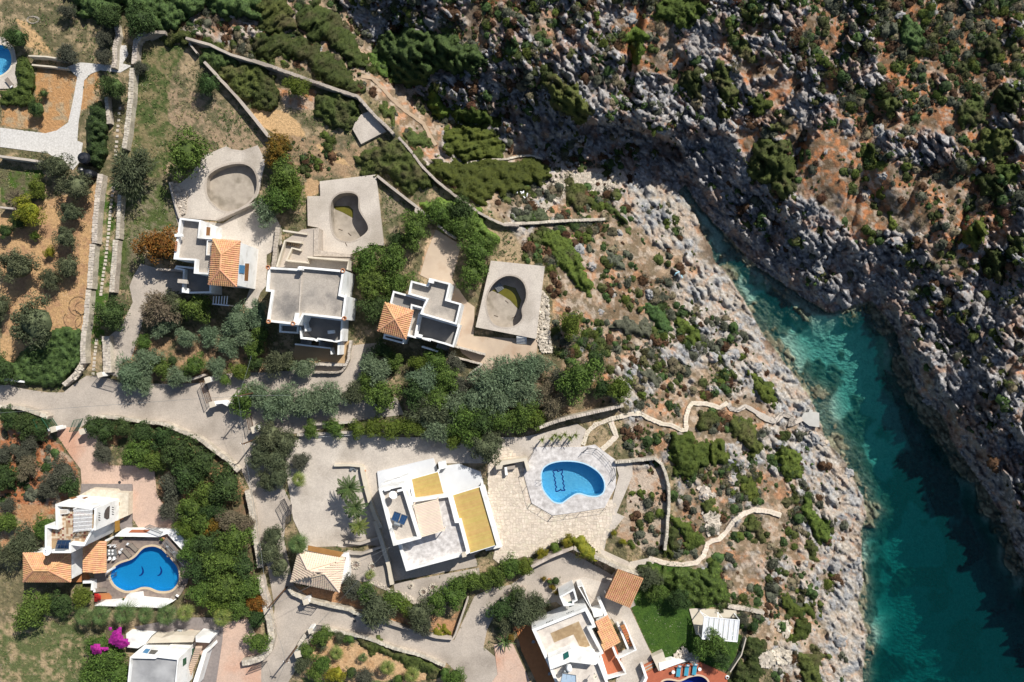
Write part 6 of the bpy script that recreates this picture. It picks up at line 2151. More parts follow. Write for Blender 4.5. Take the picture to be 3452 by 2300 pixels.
def pole(c, x, y, h, label, r=.13, m=timber, top=None):
  """(x, y) is where the photo shows the pole's top"""
  q = P3(c, x, y, h)
  t_ = thing("utility_pole", label, "pole", (q.x, q.y, 0))
  b = MB()
  b.tube([(q.x, q.y, -.2), (q.x, q.y, h)], r, 8, r2=r * .75)
  b.build("shaft", m, t_)
  b = MB()
  b.beam(q + Vector((-.5, .1, -.3)), q + Vector((.5, -.1, -.3)), .08, .1)
  b.build("crossarm", m, t_)
  for s in (-.4, .4):
    b = MB()
    b.lathe((q.x + s, q.y - s * .2, h - .25), [(.05, 0), (.07, .06), (.04, .14)], 8)
    b.build("insulator", white_p, t_)
  return q
T1 = pole('1', 480, 610, 8.8, "wooden power pole rising out of the roundish green tree")
T2 = pole('2', 165, 590, 8.8, "thick brown power pole leaning towards the orange flowers")
T3 = pole('2', 405, 1305, 6.5, "brown power pole by the tall white pier")
T4 = pole('1', 540, 1245, 6.0, "slender brown pole at the forecourt's upper entrance")
def wire(a, b_, sag, label, r=.018, m=metal):
  pts_ = []
  for i in range(15):
    f = i / 14
    p = Vector(a).lerp(Vector(b_), f)
    p.z -= sag * 4 * f * (1 - f)
    pts_.append(p)
  b = MB()
  b.tube(pts_, r, 4)
  return b.build("power_cable", m, label=label, cat="cable")
wire(T1, P3('I', -60, 690, 8.8) , .6, "thin pale cable running left from the tree-hidden pole to the picture's edge")
wire(T1, P3('1', 655, 75, 7.0), .3, "thin cable from the tree-hidden pole up over the silver bushes")
wire(T1, P3('1', 1176, 600, 8.2), .3, "thin cable from the tree-hidden pole along the bushes to the right")
wire(T1, T4, .3, "short cable between the tree-hidden pole and the slender pole")
wire(T4, T2, .8, "long pale cable above the lane down to the thick brown pole")
wire(T2, T3, .5, "cable between the two leaning lane poles")
wire(T2, P3('8', 178, 655, 5.9), .6, "cable from the thick brown pole to the white villa")
wire(T3, P3('N', 700, 920, 3.5), .4, "cable over the branch lane from the lower pole")
wire(P3('8', 178, 655, 5.6), P3('N', 740, 880, 4.5), .3, "pale cable from the white villa's corner across the garage trees")
wire(T3, P3('N', 150, 1700, 6.0), .5, "cable running down off the bottom edge from the lower pole")
# black water tanks at the end of the gravel
for i, (x, y, r_, lb) in enumerate(((727, 1390, 55, "large black water tank at the end of the white gravel"), (700, 1500, 30, "small black water tank below the large one"), (770, 1530, 42, "lowest black water tank next to the long wall"))):
  rr = r_ * K / 20.94
  q = P3('A', x, y, 1.7)
  t_ = thing("water_tank", lb, "water tank", (q.x, q.y, 0), "black water tanks by the gravel path")
  b = MB()
  b.lathe((q.x, q.y, 0), [(rr, 0), (rr, 1.3), (rr * .85, 1.62), (rr * .4, 1.78), (rr * .3, 1.8)], 24)
  b.build("body", black, t_, smooth=False)
  b = MB()
  b.lathe((q.x, q.y, 1.78), [(rr * .3, 0), (rr * .3, .08), (rr * .05, .1)], 16)
  b.build("lid", dmetal, t_)
  for k_ in range(3):
    s = MB()
    s.beam((q.x, q.y, 1.82), (q.x + rr * math.cos(k_ * 2.1 + .9), q.y + rr * math.sin(k_ * 2.1 + .9), 1.45), .05, .04)
    s.build("rib", black, t_)
# loungers
def lounger(c, x, y, ang, label, cush=lounger_m, group=None, z0=.12, s=1.0):
  q = P3(c, x, y, z0 + .35)
  t_ = thing("sun_lounger", label, "sun lounger", (q.x, q.y, z0), group)
  M_ = Matrix.Translation((q.x, q.y, z0)) @ Matrix.Rotation(ang, 4, 'Z')
  def part(nm, c_, s_, m, rot=None):
    b = MB()
    b.box(None, s_, M=M_ @ Matrix.Translation(c_) @ (rot or Matrix()))
    return b.build(nm, m, t_)
  part("bed", (-.32 * s, 0, .32), (1.3 * s, .62, .06), cush)
  part("backrest", (.62 * s, 0, .50), (.78 * s, .62, .06), cush, Matrix.Rotation(-.5, 4, 'Y'))
  for sx in (-.85, .35):
    for sy in (-.27, .27):
      part("leg", (sx * s, sy, .15), (.05, .05, .30), white_p if cush is cushion_b else dmetal)
  for sy in (-.31, .31):
    part("side_rail", (-.32 * s, sy, .30), (1.4 * s, .04, .05), white_p if cush is cushion_b else dmetal)
  part("pillow", (.80 * s, 0, .64), (.28, .40, .07), white_p, Matrix.Rotation(-.5, 4, 'Y'))
  return t_
for x, y, a, lb in ((1110, 425, 2.3, "taupe sun lounger nearest the grey table"), (1165, 375, 2.4, "taupe sun lounger behind the one nearest the table"), (1485, 412, 1.6, "upper taupe sun lounger right of the dolphin pool"), (1542, 460, 1.6, "taupe sun lounger just right of the upper one"),
          (885, 757, 3.14, "taupe sun lounger beside the small orange hexagon"), (1537, 800, -2.1, "taupe sun lounger at the lower right pool corner"), (1592, 762, -2.1, "outermost taupe sun lounger under the shrubs")):
  lounger('M', x, y, a, lb, group="taupe loungers round the dolphin pool")
for i, x in enumerate((1537, 1608, 1678)):
  lounger('O', x, 1467 - 8 * i, 1.45, ("turquoise sun lounger beside the left white lamp", "middle turquoise sun lounger on the terracotta deck", "turquoise sun lounger beside the right white lamp")[i], cushion_b, "turquoise loungers at the bottom pool", z0=.16)
for x, y, lb in ((1490, 1480, "white globe table left of the turquoise loungers"), (1722, 1455, "white globe table right of the turquoise loungers"), (1430, 1440, "small dark-centred urn at the white stepped wall")):
  q = P3('O', x, y, .7)
  t_ = thing("garden_table" if 'globe' in lb else "urn", lb, "table" if 'globe' in lb else "urn", (q.x, q.y, .15))
  b = MB()
  b.lathe((q.x, q.y, .15), [(.08, 0), (.05, .3), (.06, .52)], 10)
  b.build("stem", white_p, t_)
  b = MB()
  b.lathe((q.x, q.y, .65), [(.05, 0), (.28, .03), (.28, .07)], 18)
  b.build("top", white_p if 'globe' in lb else clay_pot, t_)
q = P3('O', 1965, 1527, .3)
t_ = thing("spiral_hose", "coiled white ring at the right corner of the terracotta deck", "hose", (q.x, q.y, .15))
b = MB()
b.tube([(q.x + (.32 - .02 * i / 8) * math.cos(i * .5), q.y + (.32 - .02 * i / 8) * math.sin(i * .5), .2 + i * .004) for i in range(48)], .03, 5)
b.build("coil", white_p, t_)
# dining table set by the pergola roof
q = P3('M', 985, 425, .8)
t_ = thing("dining_table", "grey dining table laid with round white plates", "table", (q.x, q.y, .12))
b = MB()
b.box((q.x, q.y, .80), (1.5, 1.1, .05), .05)
b.build("tabletop", metal, t_)
for sx in (-.65, .65):
  for sy in (-.45, .45):
    b = MB()
    b.box((q.x + sx, q.y + sy, .45), (.06, .06, .7))
    b.build("leg", metal, t_)
for i, (dx, dy) in enumerate(((-.4, .3), (.15, .3), (-.4, -.2), (.15, -.2))):
  b = MB()
  b.lathe((q.x + dx, q.y + dy, .826), [(.10, 0), (.17, .02), (.16, .025), (.09, .01)], 16)
  b.build("plate", white_p, label="round white plate on the grey dining table", cat="plate", group="plates on the grey dining table")
for i, (dx, dy, a) in enumerate(((-.45, .95, 0), (.25, .95, 0), (-.45, -.95, 3.14), (.25, -.95, 3.14), (1.15, 0, -1.57))):
  t2 = thing("dining_chair", "white slatted dining chair at the grey table", "chair", (q.x + dx, q.y + dy, .12), "dining chairs at the grey table")
  Mx = Matrix.Translation((q.x + dx, q.y + dy, .12)) @ Matrix.Rotation(a, 4, 'Z')
  b = MB()
  b.box(None, (.42, .42, .04), M=Mx @ Matrix.Translation((0, 0, .45)))
  b.build("seat", white_p, t2)
  b = MB()
  b.box(None, (.42, .04, .45), M=Mx @ Matrix.Translation((0, .22, .70)))
  b.build("backrest", white_p, t2)
  for sx in (-.18, .18):
    for sy in (-.18, .18):
      b = MB()
      b.box(None, (.04, .04, .45), M=Mx @ Matrix.Translation((sx, sy, .22)))
      b.build("leg", white_p, t2)
b = MB()
b.prism(XY('M', [(880, 785), (960, 782), (985, 815), (980, 838), (870, 840), (862, 812)], .16), .1, .16)
b.build("floor_inlay", terra, kind="structure", label="orange hexagonal inlay at the corner of the cobbled deck")
# motorcycle in the cobbled yard
q = P3('M', 1590, 1115, .5)
t_ = thing("motorcycle", "grey motorcycle parked under the fan palms", "motorcycle", (q.x, q.y, .1))
for s in (-.68, .68):
  b = MB()
  pts_ = [(q.x + s + .30 * math.cos(a * .524), q.y, .42 + .30 * math.sin(a * .524)) for a in range(13)]
  b.tube(pts_, .06, 6, caps=False)
  b.tube([(q.x + s, q.y - .06, .42), (q.x + s, q.y + .06, .42)], .09, 8)
  b.build("wheel", dmetal, t_)
b = MB()
b.box((q.x - .05, q.y, .62), (.75, .26, .30))
b.tube([(q.x + .68, q.y, .42), (q.x + .45, q.y, 1.0)], .04, 6)
b.tube([(q.x - .68, q.y, .42), (q.x - .2, q.y, .6)], .04, 6)
b.build("body", white_p, t_)
b = MB()
b.lathe((q.x + .12, q.y, .80), [(.16, 0), (.20, .08), (.12, .18), (.02, .2)], 12, sx=1.5)
b.build("fuel_tank", metal, t_)
b = MB()
b.box((q.x - .38, q.y, .84), (.62, .26, .09))
b.build("seat", black, t_)
b = MB()
b.tube([(q.x + .38, q.y - .38, 1.02), (q.x + .46, q.y, 1.0), (q.x + .38, q.y + .38, 1.02)], .025, 6)
b.build("handlebar", dmetal, t_)
# railings round the octagonal deck
def railing(c, pts, label, hh=1.0, rails=3, base=.25, m=dmetal, name="railing"):
  P = [P3(c, x, y, base) for x, y in pts]
  t_ = thing(name, label, "railing", P[0])
  for p in P:
    s = MB()
    s.beam(p, p + Vector((0, 0, hh)), .05, .05)
    s.build("post", m, t_)
  for k_ in range(rails):
    z_ = hh * (k_ + 1) / rails
    s = MB()
    s.tube([p + Vector((0, 0, z_)) for p in P], .022, 5)
    s.build("rail", m, t_)
  return t_
railing('K', [(685, 1030), (735, 990), (810, 1000), (870, 1050), (925, 1110), (965, 1170), (975, 1230), (945, 1280)], "curved dark railing at the upper right of the octagonal deck")
railing('K', [(255, 1030), (205, 1120), (165, 1205)], "straight dark railing on the upper left edge of the octagonal deck", rails=1)
railing('K', [(165, 1210), (200, 1330), (243, 1480)], "straight dark railing on the left edge of the octagonal deck", rails=1)
railing('O', [(240, -10), (330, 45), (420, 104)], "dark railing on the lower left edge of the octagonal deck", rails=1)
railing('O', [(425, 104), (560, 85), (670, 70), (885, 35)], "dark railing on the lower edge of the octagonal deck", rails=1)
railing('J', [(545, 895), (640, 888), (735, 882), (800, 880), (920, 870), (1040, 862), (1160, 852)], "row of pale fence posts along the forecourt hedge", rails=1, m=white_p, base=.2, name="post_fence")
railing('C', [(0, 0), (1, 1)], "x") if False else None
for c_, pts_, lb, base in (('L', [(150, 765), (190, 700), (230, 680), (300, 715)], "dark handrail at the upper turn of the cove stairs", None), ('L', [(240, 735), (290, 760), (270, 800), (330, 740)], "dark handrail at the lower turn of the cove stairs", None), ('K', [(1990, 620), (2035, 640), (2050, 660), (2110, 630)], "dark handrail at the head of the cove stairs", None)):
  (px_, py_), = S(c_, [pts_[1]])
  railing(c_, pts_, lb, 1.0, 2, float(gz(np.array(px_), np.array(py_))) + .1)
railing('G', [(110, 1500), (195, 1505)], "x") if False else None
# short flight of steps off the raised third deck
for i in range(5):
  a, e = P3('G', 108, 1503 + 13 * i, 1.05 - .22 * i), P3('G', 198, 1510 + 13 * i, 1.05 - .22 * i)
  s = MB()
  s.beam(a, e, .24, .12)
  s.build("stair_step", white, ground, kind="structure") if False else s.build("stair_step", white, kind="structure", label="white steps down from the raised pool deck")
# scrap pallet in the third empty pool
q = P3('F', 2175, 1070, -.5)
t_ = thing("pallet", "grey wooden pallet dumped in the third empty pool", "pallet", (q.x, q.y, -.69))
Mx = Matrix.Translation(q) @ Matrix.Rotation(.6, 4, 'Z') @ Matrix.Rotation(.12, 4, 'X')
for i in range(6):
  b = MB()
  b.box(None, (1.2, .12, .03), M=Mx @ Matrix.Translation((0, -.5 + .2 * i, .06)))
  b.build("board", metal, t_)
for i in range(3):
  b = MB()
  b.box(None, (.10, 1.15, .08), M=Mx @ Matrix.Translation((-.5 + .5 * i, 0, 0)))
  b.build("bearer", timber, t_)
for c_, x, y, z_ in (('F', 2090, 1110, -.65), ('F', 2245, 1195, -.65), ('F', 2310, 1330, -.65), ('F', 780, 560, -1.55), ('F', 830, 690, .6), ('E', 2000, 110, -1.85), ('E', 2060, 280, -1.85), ('E', 1920, 325, -1.85), ('F', 860, 600, -1.55), ('F', 2150, 1320, -.65)):
  q = P3(c_, x, y, z_)
  a = random.uniform(0, 3)
  b = MB()
  b.beam(q + Vector((math.cos(a) * .35, math.sin(a) * .35, .03)), q - Vector((math.cos(a) * .35, math.sin(a) * .35, -.03)), .05, .04)
  b.build("fallen_branch", timber, label="short dry branch lying on bare pool concrete", cat="branch", group="dry branches in the empty pools")
# big clay urns, stone pits
for c_, x, y, r_, lb in (('O', 395, 675, .34, "clay urn lying between the yellow flowers"), ('O', 92, 1098, .30, "clay urn at the head of the dark red strip"), ('J', 988, 1198, .22, "clay jar behind the palms' cream wall"), ('M', 1078, 290, .25, "planted jar on the left of the white planter"), ('M', 1432, 305, .25, "planted jar on the right of the white planter"),
    ('M', 1098, 830, .2, "small yellow pot on the white terrace wall")):
  q = P3(c_, x, y, .6)
  t_ = thing("urn", lb, "urn", (q.x, q.y, .08))
  b = MB()
  b.lathe((q.x, q.y, .08), [(r_ * .5, 0), (r_, .25), (r_ * 1.05, .5), (r_ * .7, .72), (r_ * .85, .8), (r_ * .65, .8), (r_ * .6, .5)], 16)
  b.build("body", clay_pot, t_)
  if 'planted' in lb or 'yellow' in lb:
    o = link("plant", small_round[0], t_, M=Matrix.Translation((q.x, q.y, .95)) @ Matrix.Scale(r_ * 1.5, 4))
    setmat(o, LEAF['green'])
for c_, x, y, r_, lb in (('N', 915, 530, .62, "ring of brown stones nearest the garage"), ('N', 1060, 545, .5, "ring of brown stones by the loose yellow shrub"), ('N', 1400, 718, .30, "smallest ring of stones below the white villa"), ('N', 1592, 730, .48, "round ring of stones below the white villa"),
    ('N', 1508, 770, .50, "ragged ring of stones below the white villa"), ('N', 1948, 612, .5, "ring of stones at the right end of the strip")):
  q = P3(c_, x, y, .15)
  t_ = thing("stone_ring", lb, "planter", (q.x, q.y, .09), None)
  n_ = int(8 + r_ * 8)
  for i in range(n_):
    a = 2 * math.pi * i / n_
    b = MB()
    b.box((q.x + r_ * math.cos(a), q.y + r_ * math.sin(a), .2), (.26, .20, .24), a + random.uniform(-.5, .5))
    b.build("stone", rubble_m, t_)
  b = MB()
  for i in range(12):
    a = random.uniform(0, 6.28)
    b.tube([(q.x, q.y, .12), (q.x + r_ * .8 * math.cos(a), q.y + r_ * .8 * math.sin(a), random.uniform(.2, .55))], .02, 4)
  b.build("dry_stems", drytwig, t_)
# stepping stones of the narrow strip between the long walls
sp_ = S('A', [(1058, 955), (1050, 1000), (1045, 1060), (1040, 1110), (1035, 1150), (1032, 1200), (1028, 1250), (1025, 1290), (1022, 1330), (1020, 1370)]) + \
  [S('E', [(a_, b_)])[0] for a_, b_ in [(998, 190), (994, 220), (988, 260), (983, 300), (980, 335), (975, 365), (973, 400), (970, 432), (966, 465), (964, 498), (962, 530), (958, 560), (956, 595), (952, 630), (948, 662), (944, 695), (942, 728), (938, 765), (934, 800), (930, 832), (926, 865), (918, 900), (913, 935), (908, 965), (905, 1000), (900, 1035), (895, 1070), (892, 1100), (888, 1130)]] + \
  [S('I', [(a_, b_)])[0] for a_, b_ in [(850, 45), (845, 75), (843, 105), (840, 140), (835, 170), (832, 205), (830, 240), (827, 270), (826, 300), (820, 340)]]
for (x, y) in sp_:
  q = Vector(at(x, y, .06))
  b = MB()
  b.box((q.x, q.y, .05), (random.uniform(.38, .48), random.uniform(.36, .46), .08), random.uniform(-.12, .12))
  b.build("stepping_stone", stone_cap, label="pale square stepping stone in the grassy strip between the long walls", cat="stepping stone", group="stepping stones between the long walls")
# coiled black hoses in the grove, pale ring on the dry grass
for (x, y, r_) in ((690, 1235, 85), (715, 1250, 55), (640, 1350, 80), (720, 1390, 60), (700, 1480, 40)):
  q = P3('E', x, y, .1)
  rr = r_ * K / 20.94
  a0 = random.uniform(0, 3)
  b = MB()
  b.tube([(q.x + rr * math.cos(a0 + i * .3), q.y + rr * math.sin(a0 + i * .3), .08 + .02 * math.sin(i)) for i in range(19)], .025, 5)
  b.build("hose", black, label="loop of black irrigation hose lying by the long wall", cat="hose", group="black hose loops by the long wall")
q = P3('A', 290, 175, .1)
b = MB()
b.tube([(q.x + (1.1 - .008 * i) * math.cos(i * .3), q.y + (.65 - .004 * i) * math.sin(i * .3), .06 + .02 * math.sin(i)) for i in range(50)], .03, 5)
b.build("hose", conc_l, label="coiled pale hose on the dry grass near the top left pool", cat="hose")
# sunshade loungers by the corner pool
lounger('A', 85, 735, -.9, "grey sun lounger beside the top left pool", z0=.15)
# tumbled white rail gate in the scrub, bundle of dry twigs, junk
q = P3('M', 1640, 195, .6)
t_ = thing("metal_rack", "grey metal rack standing among the shrubs", "rack", (q.x, q.y, 0))
for i in range(6):
  b = MB()
  b.beam(q + Vector((-.5 + .18 * i, -.35 - .05 * i, 0)), q + Vector((-.2 + .18 * i, .45 - .05 * i, .2)), .05, .05)
  b.build("bar", metal, t_)
for c_, x, y, lb in (('G', 150, 245, "pile of white planks and rubble by the pebble beach"), ('G', 1520, 970, "pale blue scrap of sheet on the rocks")):
  (px_, py_), = S(c_, [(x, y)])
  g_ = float(gz(np.array(px_), np.array(py_)))
  q = Vector(at(px_, py_, g_ + .4))
  t_ = thing("debris_pile", lb, "rubbish", (q.x, q.y, g_))
  for i in range(8 if 'white' in lb else 3):
    b = MB()
    b.box(q + Vector((random.uniform(-1.1, 1.1), random.uniform(-.6, .6), random.uniform(-.1, .3))), (random.uniform(.3, .8), random.uniform(.1, .2), .06), random.uniform(0, 3))
    b.build("plank" if 'white' in lb else "sheet", white_p if 'white' in lb else mat("pale_blue_sheet", (.38, .62, .70), (.33, .55, .63), 3), t_)
for c_, x, y, m_ in (('J', 885, 1175, metal),):
  q = P3(c_, x, y, .3)
  t_ = thing("net_bundle", "bundle of grey netting behind the palms", "bundle", (q.x, q.y, .08))
  for i in range(9):
    b = MB()
    b.box(q + Vector((random.uniform(-.5, .5), random.uniform(-.25, .25), random.uniform(-.15, .1))), (.4, .25, .2), random.uniform(0, 3))
    b.build("fold", m_, t_)
# ---------------------------------------------------------------- trees and shrubs of the plots
def trees(rows, group=None):
  for c, x, y, r, sp, place in rows:
    tree(c, x, y, r, sp, place, group=group)
trees([('A', 150, 335, 112, 'dark', "beside the top left corner pool"), ('A', 385, 825, 46, 'dark', "alone on the orange bed inside the gravel fork"), ('A', 330, 955, 84, 'dark', "at the bottom of the clipped hedge by the gravel"),
    ('A', 1000, 770, 132, 'dark', "wedged between two stone walls under the gravel junction"), ('Z', 130, 383, 36, 'olive', "left of the black water tanks"), ('Z', 176, 427, 38, 'olive', "below the black water tanks"), ('Z', 165, 490, 28, 'olive', "second below the tanks, along the grove's right row"),
    ('Z', 152, 548, 29, 'olive', "third below the tanks in the grove's right row"), ('Z', 158, 612, 29, 'olive', "fourth below the tanks in the grove's right row"), ('Z', 118, 642, 28, 'olive', "left of the last tree of the grove's right row"),
    ('Z', 44, 612, 44, 'olive', "broad and alone in the middle of the grove"), ('Z', 2, 705, 28, 'olive', "cut by the left edge below the grove's broad one"), ('Z', 82, 742, 56, 'olive', "largest of the grove, above the clipped hedge"), ('Z', 66, 487, 36, 'yellow', "beside the pampas grass in the grove"),
    ('Z', 42, 512, 20, 'dark', "tucked under the yellow-green shrub"), ('Z', 80, 541, 14, 'lime', "small, on bare earth of the grove"), ('Z', 13, 532, 19, 'dark', "at the left edge of the grove"), ('Z', 115, 580, 14, 'yellow', "small, against the grove's right row"), ('Z', 88, 432, 24, 'lime', "at the corner of the grassy bed"),
    ('Z', 8, 850, 34, 'dgreen', "at the left end of the clipped hedge"), ('Z', 258, 722, 42, 'dark', "oval, between grass strip and concrete drive"), ('Z', 305, 392, 50, 'oldark', "dark and rounded above the orange shrub's weeds"), ('Z', 430, 357, 54, 'green', "with red berries above the first empty pool"),
    ('Z', 366, 566, 47, 'orange', "pressed against the first villa's left wall"), ('Z', 640, 345, 36, 'gold', "beside the first bare pool deck"), ('Z', 655, 398, 40, 'green', "right above the silver one at the first pool"), ('Z', 672, 440, 36, 'lime', "sunlit beside the second pool deck"), ('Z', 640, 455, 40, 'green', "between the first and second pool decks"),
    ('Z', 614, 487, 33, 'silver', "on the concrete yard by the first pool"), ('Z', 682, 202, 28, 'lime', "under the long boundary wall"), ('A', 1830, 745, 110, 'dark', "alone on the weedy slope left of the straight wall"), ('A', 610, 490, 96, 'grey', "above the gravel junction's kerb"), ('A', 915, 505, 74, 'grey', "left of the crooked stone wall"),
    ('A', 1240, 180, 150, 'dgreen', "above the curved grey wall"), ('A', 930, 330, 80, 'grey', "in the scrub left of the crooked wall"), ('A', 980, 150, 120, 'dgreen', "at the top of the crooked wall"), ('A', 590, 110, 70, 'grey', "grey one near the coiled pale hose"), ('A', 1250, 600, 62, 'grey', "right of the square wall end")])
trees([('Z', 372, 712, 42, 'dry', "grey-brown at the drive's curve"), ('Z', 400, 700, 34, 'olive', "in front of the first villa's lower terrace"), ('Z', 450, 708, 38, 'green', "bright under the first villa's terrace"), ('Z', 378, 752, 27, 'silver', "first in line right of the concrete drive"), ('Z', 331, 786, 21, 'green', "small at the drive's edge"),
    ('Z', 430, 774, 24, 'silver', "second in line from the concrete drive"), ('Z', 482, 772, 24, 'silver', "third in line from the concrete drive"), ('Z', 545, 735, 34, 'silver', "below the first villa's pergola"), ('Z', 590, 722, 30, 'silver', "beside the second villa's left wall"), ('Z', 600, 768, 26, 'green', "left of the second villa's shadow"),
    ('Z', 560, 775, 28, 'silver', "in the middle of the silver thicket"), ('Z', 520, 795, 28, 'silver', "lower middle of the silver thicket"), ('Z', 298, 858, 36, 'silver', "behind the sliding gate"), ('Z', 345, 828, 32, 'silver', "upper one behind the sliding gate"), ('Z', 372, 845, 26, 'green', "between silver ones behind the lane gate"),
    ('Z', 330, 880, 26, 'silver', "casting spiky shade on the lane"), ('Z', 412, 865, 26, 'silver', "over the thin curved lane wall"), ('Z', 448, 838, 28, 'green', "among the silver ones above the lane"), ('Z', 500, 845, 24, 'silver', "pale blue-green ball above the brown gate"), ('Z', 396, 828, 16, 'dgreen', "tiny and round in the silver thicket"),
    ('Z', 552, 852, 24, 'lime', "round, above the brown gate"), ('Z', 515, 870, 18, 'green', "small at the brown gate's head"), ('Z', 585, 800, 26, 'green', "under the second villa's left side"), ('Z', 590, 835, 20, 'dgreen', "on the upper side path"), ('Z', 640, 830, 32, 'oldark', "leafy and brownish below the second villa"),
    ('Z', 663, 838, 18, 'lime', "between brownish and silver ones below the second villa"), ('Z', 698, 843, 26, 'silver', "tight silver ball by the ochre yard"), ('Z', 560, 922, 34, 'green', "hiding the power pole at the lane"), ('Z', 595, 905, 30, 'silver', "just right of the pole tree"), ('Z', 622, 930, 32, 'silver', "second right of the pole tree"),
    ('Z', 655, 918, 34, 'silver', "third right of the pole tree"), ('Z', 695, 930, 34, 'silver', "fourth right of the pole tree"), ('Z', 732, 915, 30, 'silver', "fifth right of the pole tree"), ('Z', 765, 915, 34, 'silver', "bluish at the end of the silver row"), ('Z', 812, 905, 28, 'oldark', "dark one ending the silver row"),
    ('Z', 850, 830, 26, 'silver', "with white flowers by the second side drive"), ('Z', 868, 858, 34, 'silver', "above the leafy lime one"), ('Z', 845, 880, 28, 'green', "left of the narrow brown path"), ('Z', 880, 910, 40, 'green', "wide one where the lane narrows"), ('Z', 905, 830, 24, 'green', "at the third villa's lower corner"),
    ('Z', 880, 805, 26, 'dgreen', "below the third villa's hip roof"), ('Z', 965, 835, 24, 'lime', "under the third villa's stair"), ('Z', 1005, 830, 30, 'green', "filling the bed by the third villa's stair"), ('Z', 1045, 835, 26, 'grey', "in the angular stone bed"), ('Z', 975, 870, 36, 'silver', "silver crown over the deep green clump"),
    ('Z', 1025, 865, 36, 'green', "centre of the clump beyond the brown path"), ('Z', 1040, 880, 24, 'silver', "small silver one in the deep green clump"), ('Z', 955, 905, 36, 'dgreen', "lower left of the deep green clump"), ('Z', 1005, 910, 36, 'green', "low centre of the deep green clump"), ('Z', 1060, 890, 28, 'grey', "right side of the deep green clump")])
trees([('Z', 1120, 885, 42, 'silver', "left of the tall silver stand"), ('Z', 1165, 862, 40, 'silver', "middle of the tall silver stand"), ('Z', 1210, 850, 36, 'silver', "upper right of the tall silver stand"), ('Z', 1236, 842, 30, 'silver', "rounded at the stand's right end"), ('Z', 1205, 890, 38, 'silver', "under the rounded silver one"),
    ('Z', 1150, 920, 38, 'silver', "low in the tall silver stand"), ('Z', 1090, 915, 36, 'silver', "lower left in the tall silver stand"), ('Z', 1045, 935, 36, 'silver', "where the lane ends under leaves"), ('Z', 985, 945, 40, 'oldark', "leafy, over the lane's dead end"), ('Z', 1000, 985, 34, 'silver', "hanging over the forecourt wall"),
    ('Z', 1060, 965, 40, 'green', "over the forecourt wall, left of centre"), ('Z', 1110, 960, 36, 'dgreen', "over the forecourt wall, centre"), ('Z', 1085, 995, 34, 'green', "leaning towards the forecourt"), ('Z', 1150, 965, 34, 'green', "above the grey olive at the forecourt"), ('Z', 1200, 950, 36, 'green', "leaning on the long wall's left end"),
    ('Z', 1232, 965, 26, 'lime', "frond-leaved on the long wall's left end"), ('Z', 1045, 1010, 24, 'lime', "at the right end of the lime hedge"), ('Z', 1118, 1028, 42, 'olive', "standing free over the white terrace corner"), ('Z', 1135, 1000, 26, 'olive', "behind the free-standing grey olive"),
    ('Z', 714, 986, 21, 'green', "first small one above the white capped wall"), ('Z', 770, 983, 24, 'green', "second small one above the white capped wall"), ('Z', 822, 985, 22, 'lime', "third small one above the white capped wall"), ('Z', 862, 982, 26, 'lime', "left part of the lime hedge"), ('Z', 905, 985, 28, 'lime', "middle of the lime hedge"),
    ('Z', 945, 980, 30, 'lime', "right middle of the lime hedge"), ('Z', 1248, 900, 24, 'dry', "dry brush right of the silver stand"), ('Z', 1272, 930, 28, 'dry', "dry brush above the long wall"), ('Z', 1290, 870, 24, 'grey', "left of the great green dome"), ('Z', 1330, 868, 50, 'green', "great green dome on the open slope"),
    ('Z', 1370, 832, 30, 'dgreen', "behind the great green dome"), ('Z', 1425, 893, 33, 'lime', "rounded at the long wall's right end"), ('Z', 1385, 890, 26, 'dgreen', "between the two domes above the long wall"), ('Z', 1312, 748, 32, 'lime', "egg-shaped on the sand right of the raised deck"),
    ('Z', 955, 528, 40, 'green', "round, right of the second pool deck"), ('Z', 915, 550, 24, 'dgreen', "beside the second pool deck's lower corner"), ('Z', 1010, 492, 30, 'green', "at the concrete wall's bend"), ('Z', 1060, 485, 34, 'dgreen', "over the kerb of the tan yard"), ('Z', 1060, 520, 34, 'green', "above the tan yard's right side"),
    ('Z', 1095, 580, 40, 'green', "big between tan yard and raised deck"), ('Z', 1085, 630, 38, 'green', "lower one between tan yard and raised deck"), ('Z', 1120, 560, 26, 'green', "right shoulder above the raised deck"),
    ('Z', 845, 600, 36, 'green', "top left of the big clump by the second villa"), ('Z', 900, 600, 40, 'green', "top right of the big clump by the second villa"), ('Z', 860, 650, 42, 'green', "centre left of the big clump by the second villa"), ('Z', 915, 650, 36, 'green', "centre right of the big clump by the second villa"),
    ('Z', 865, 705, 38, 'dgreen', "bottom of the big clump by the second villa"), ('Z', 840, 630, 28, 'green', "touching the second villa's right wall"), ('Z', 895, 690, 26, 'green', "lower right of the big clump")])
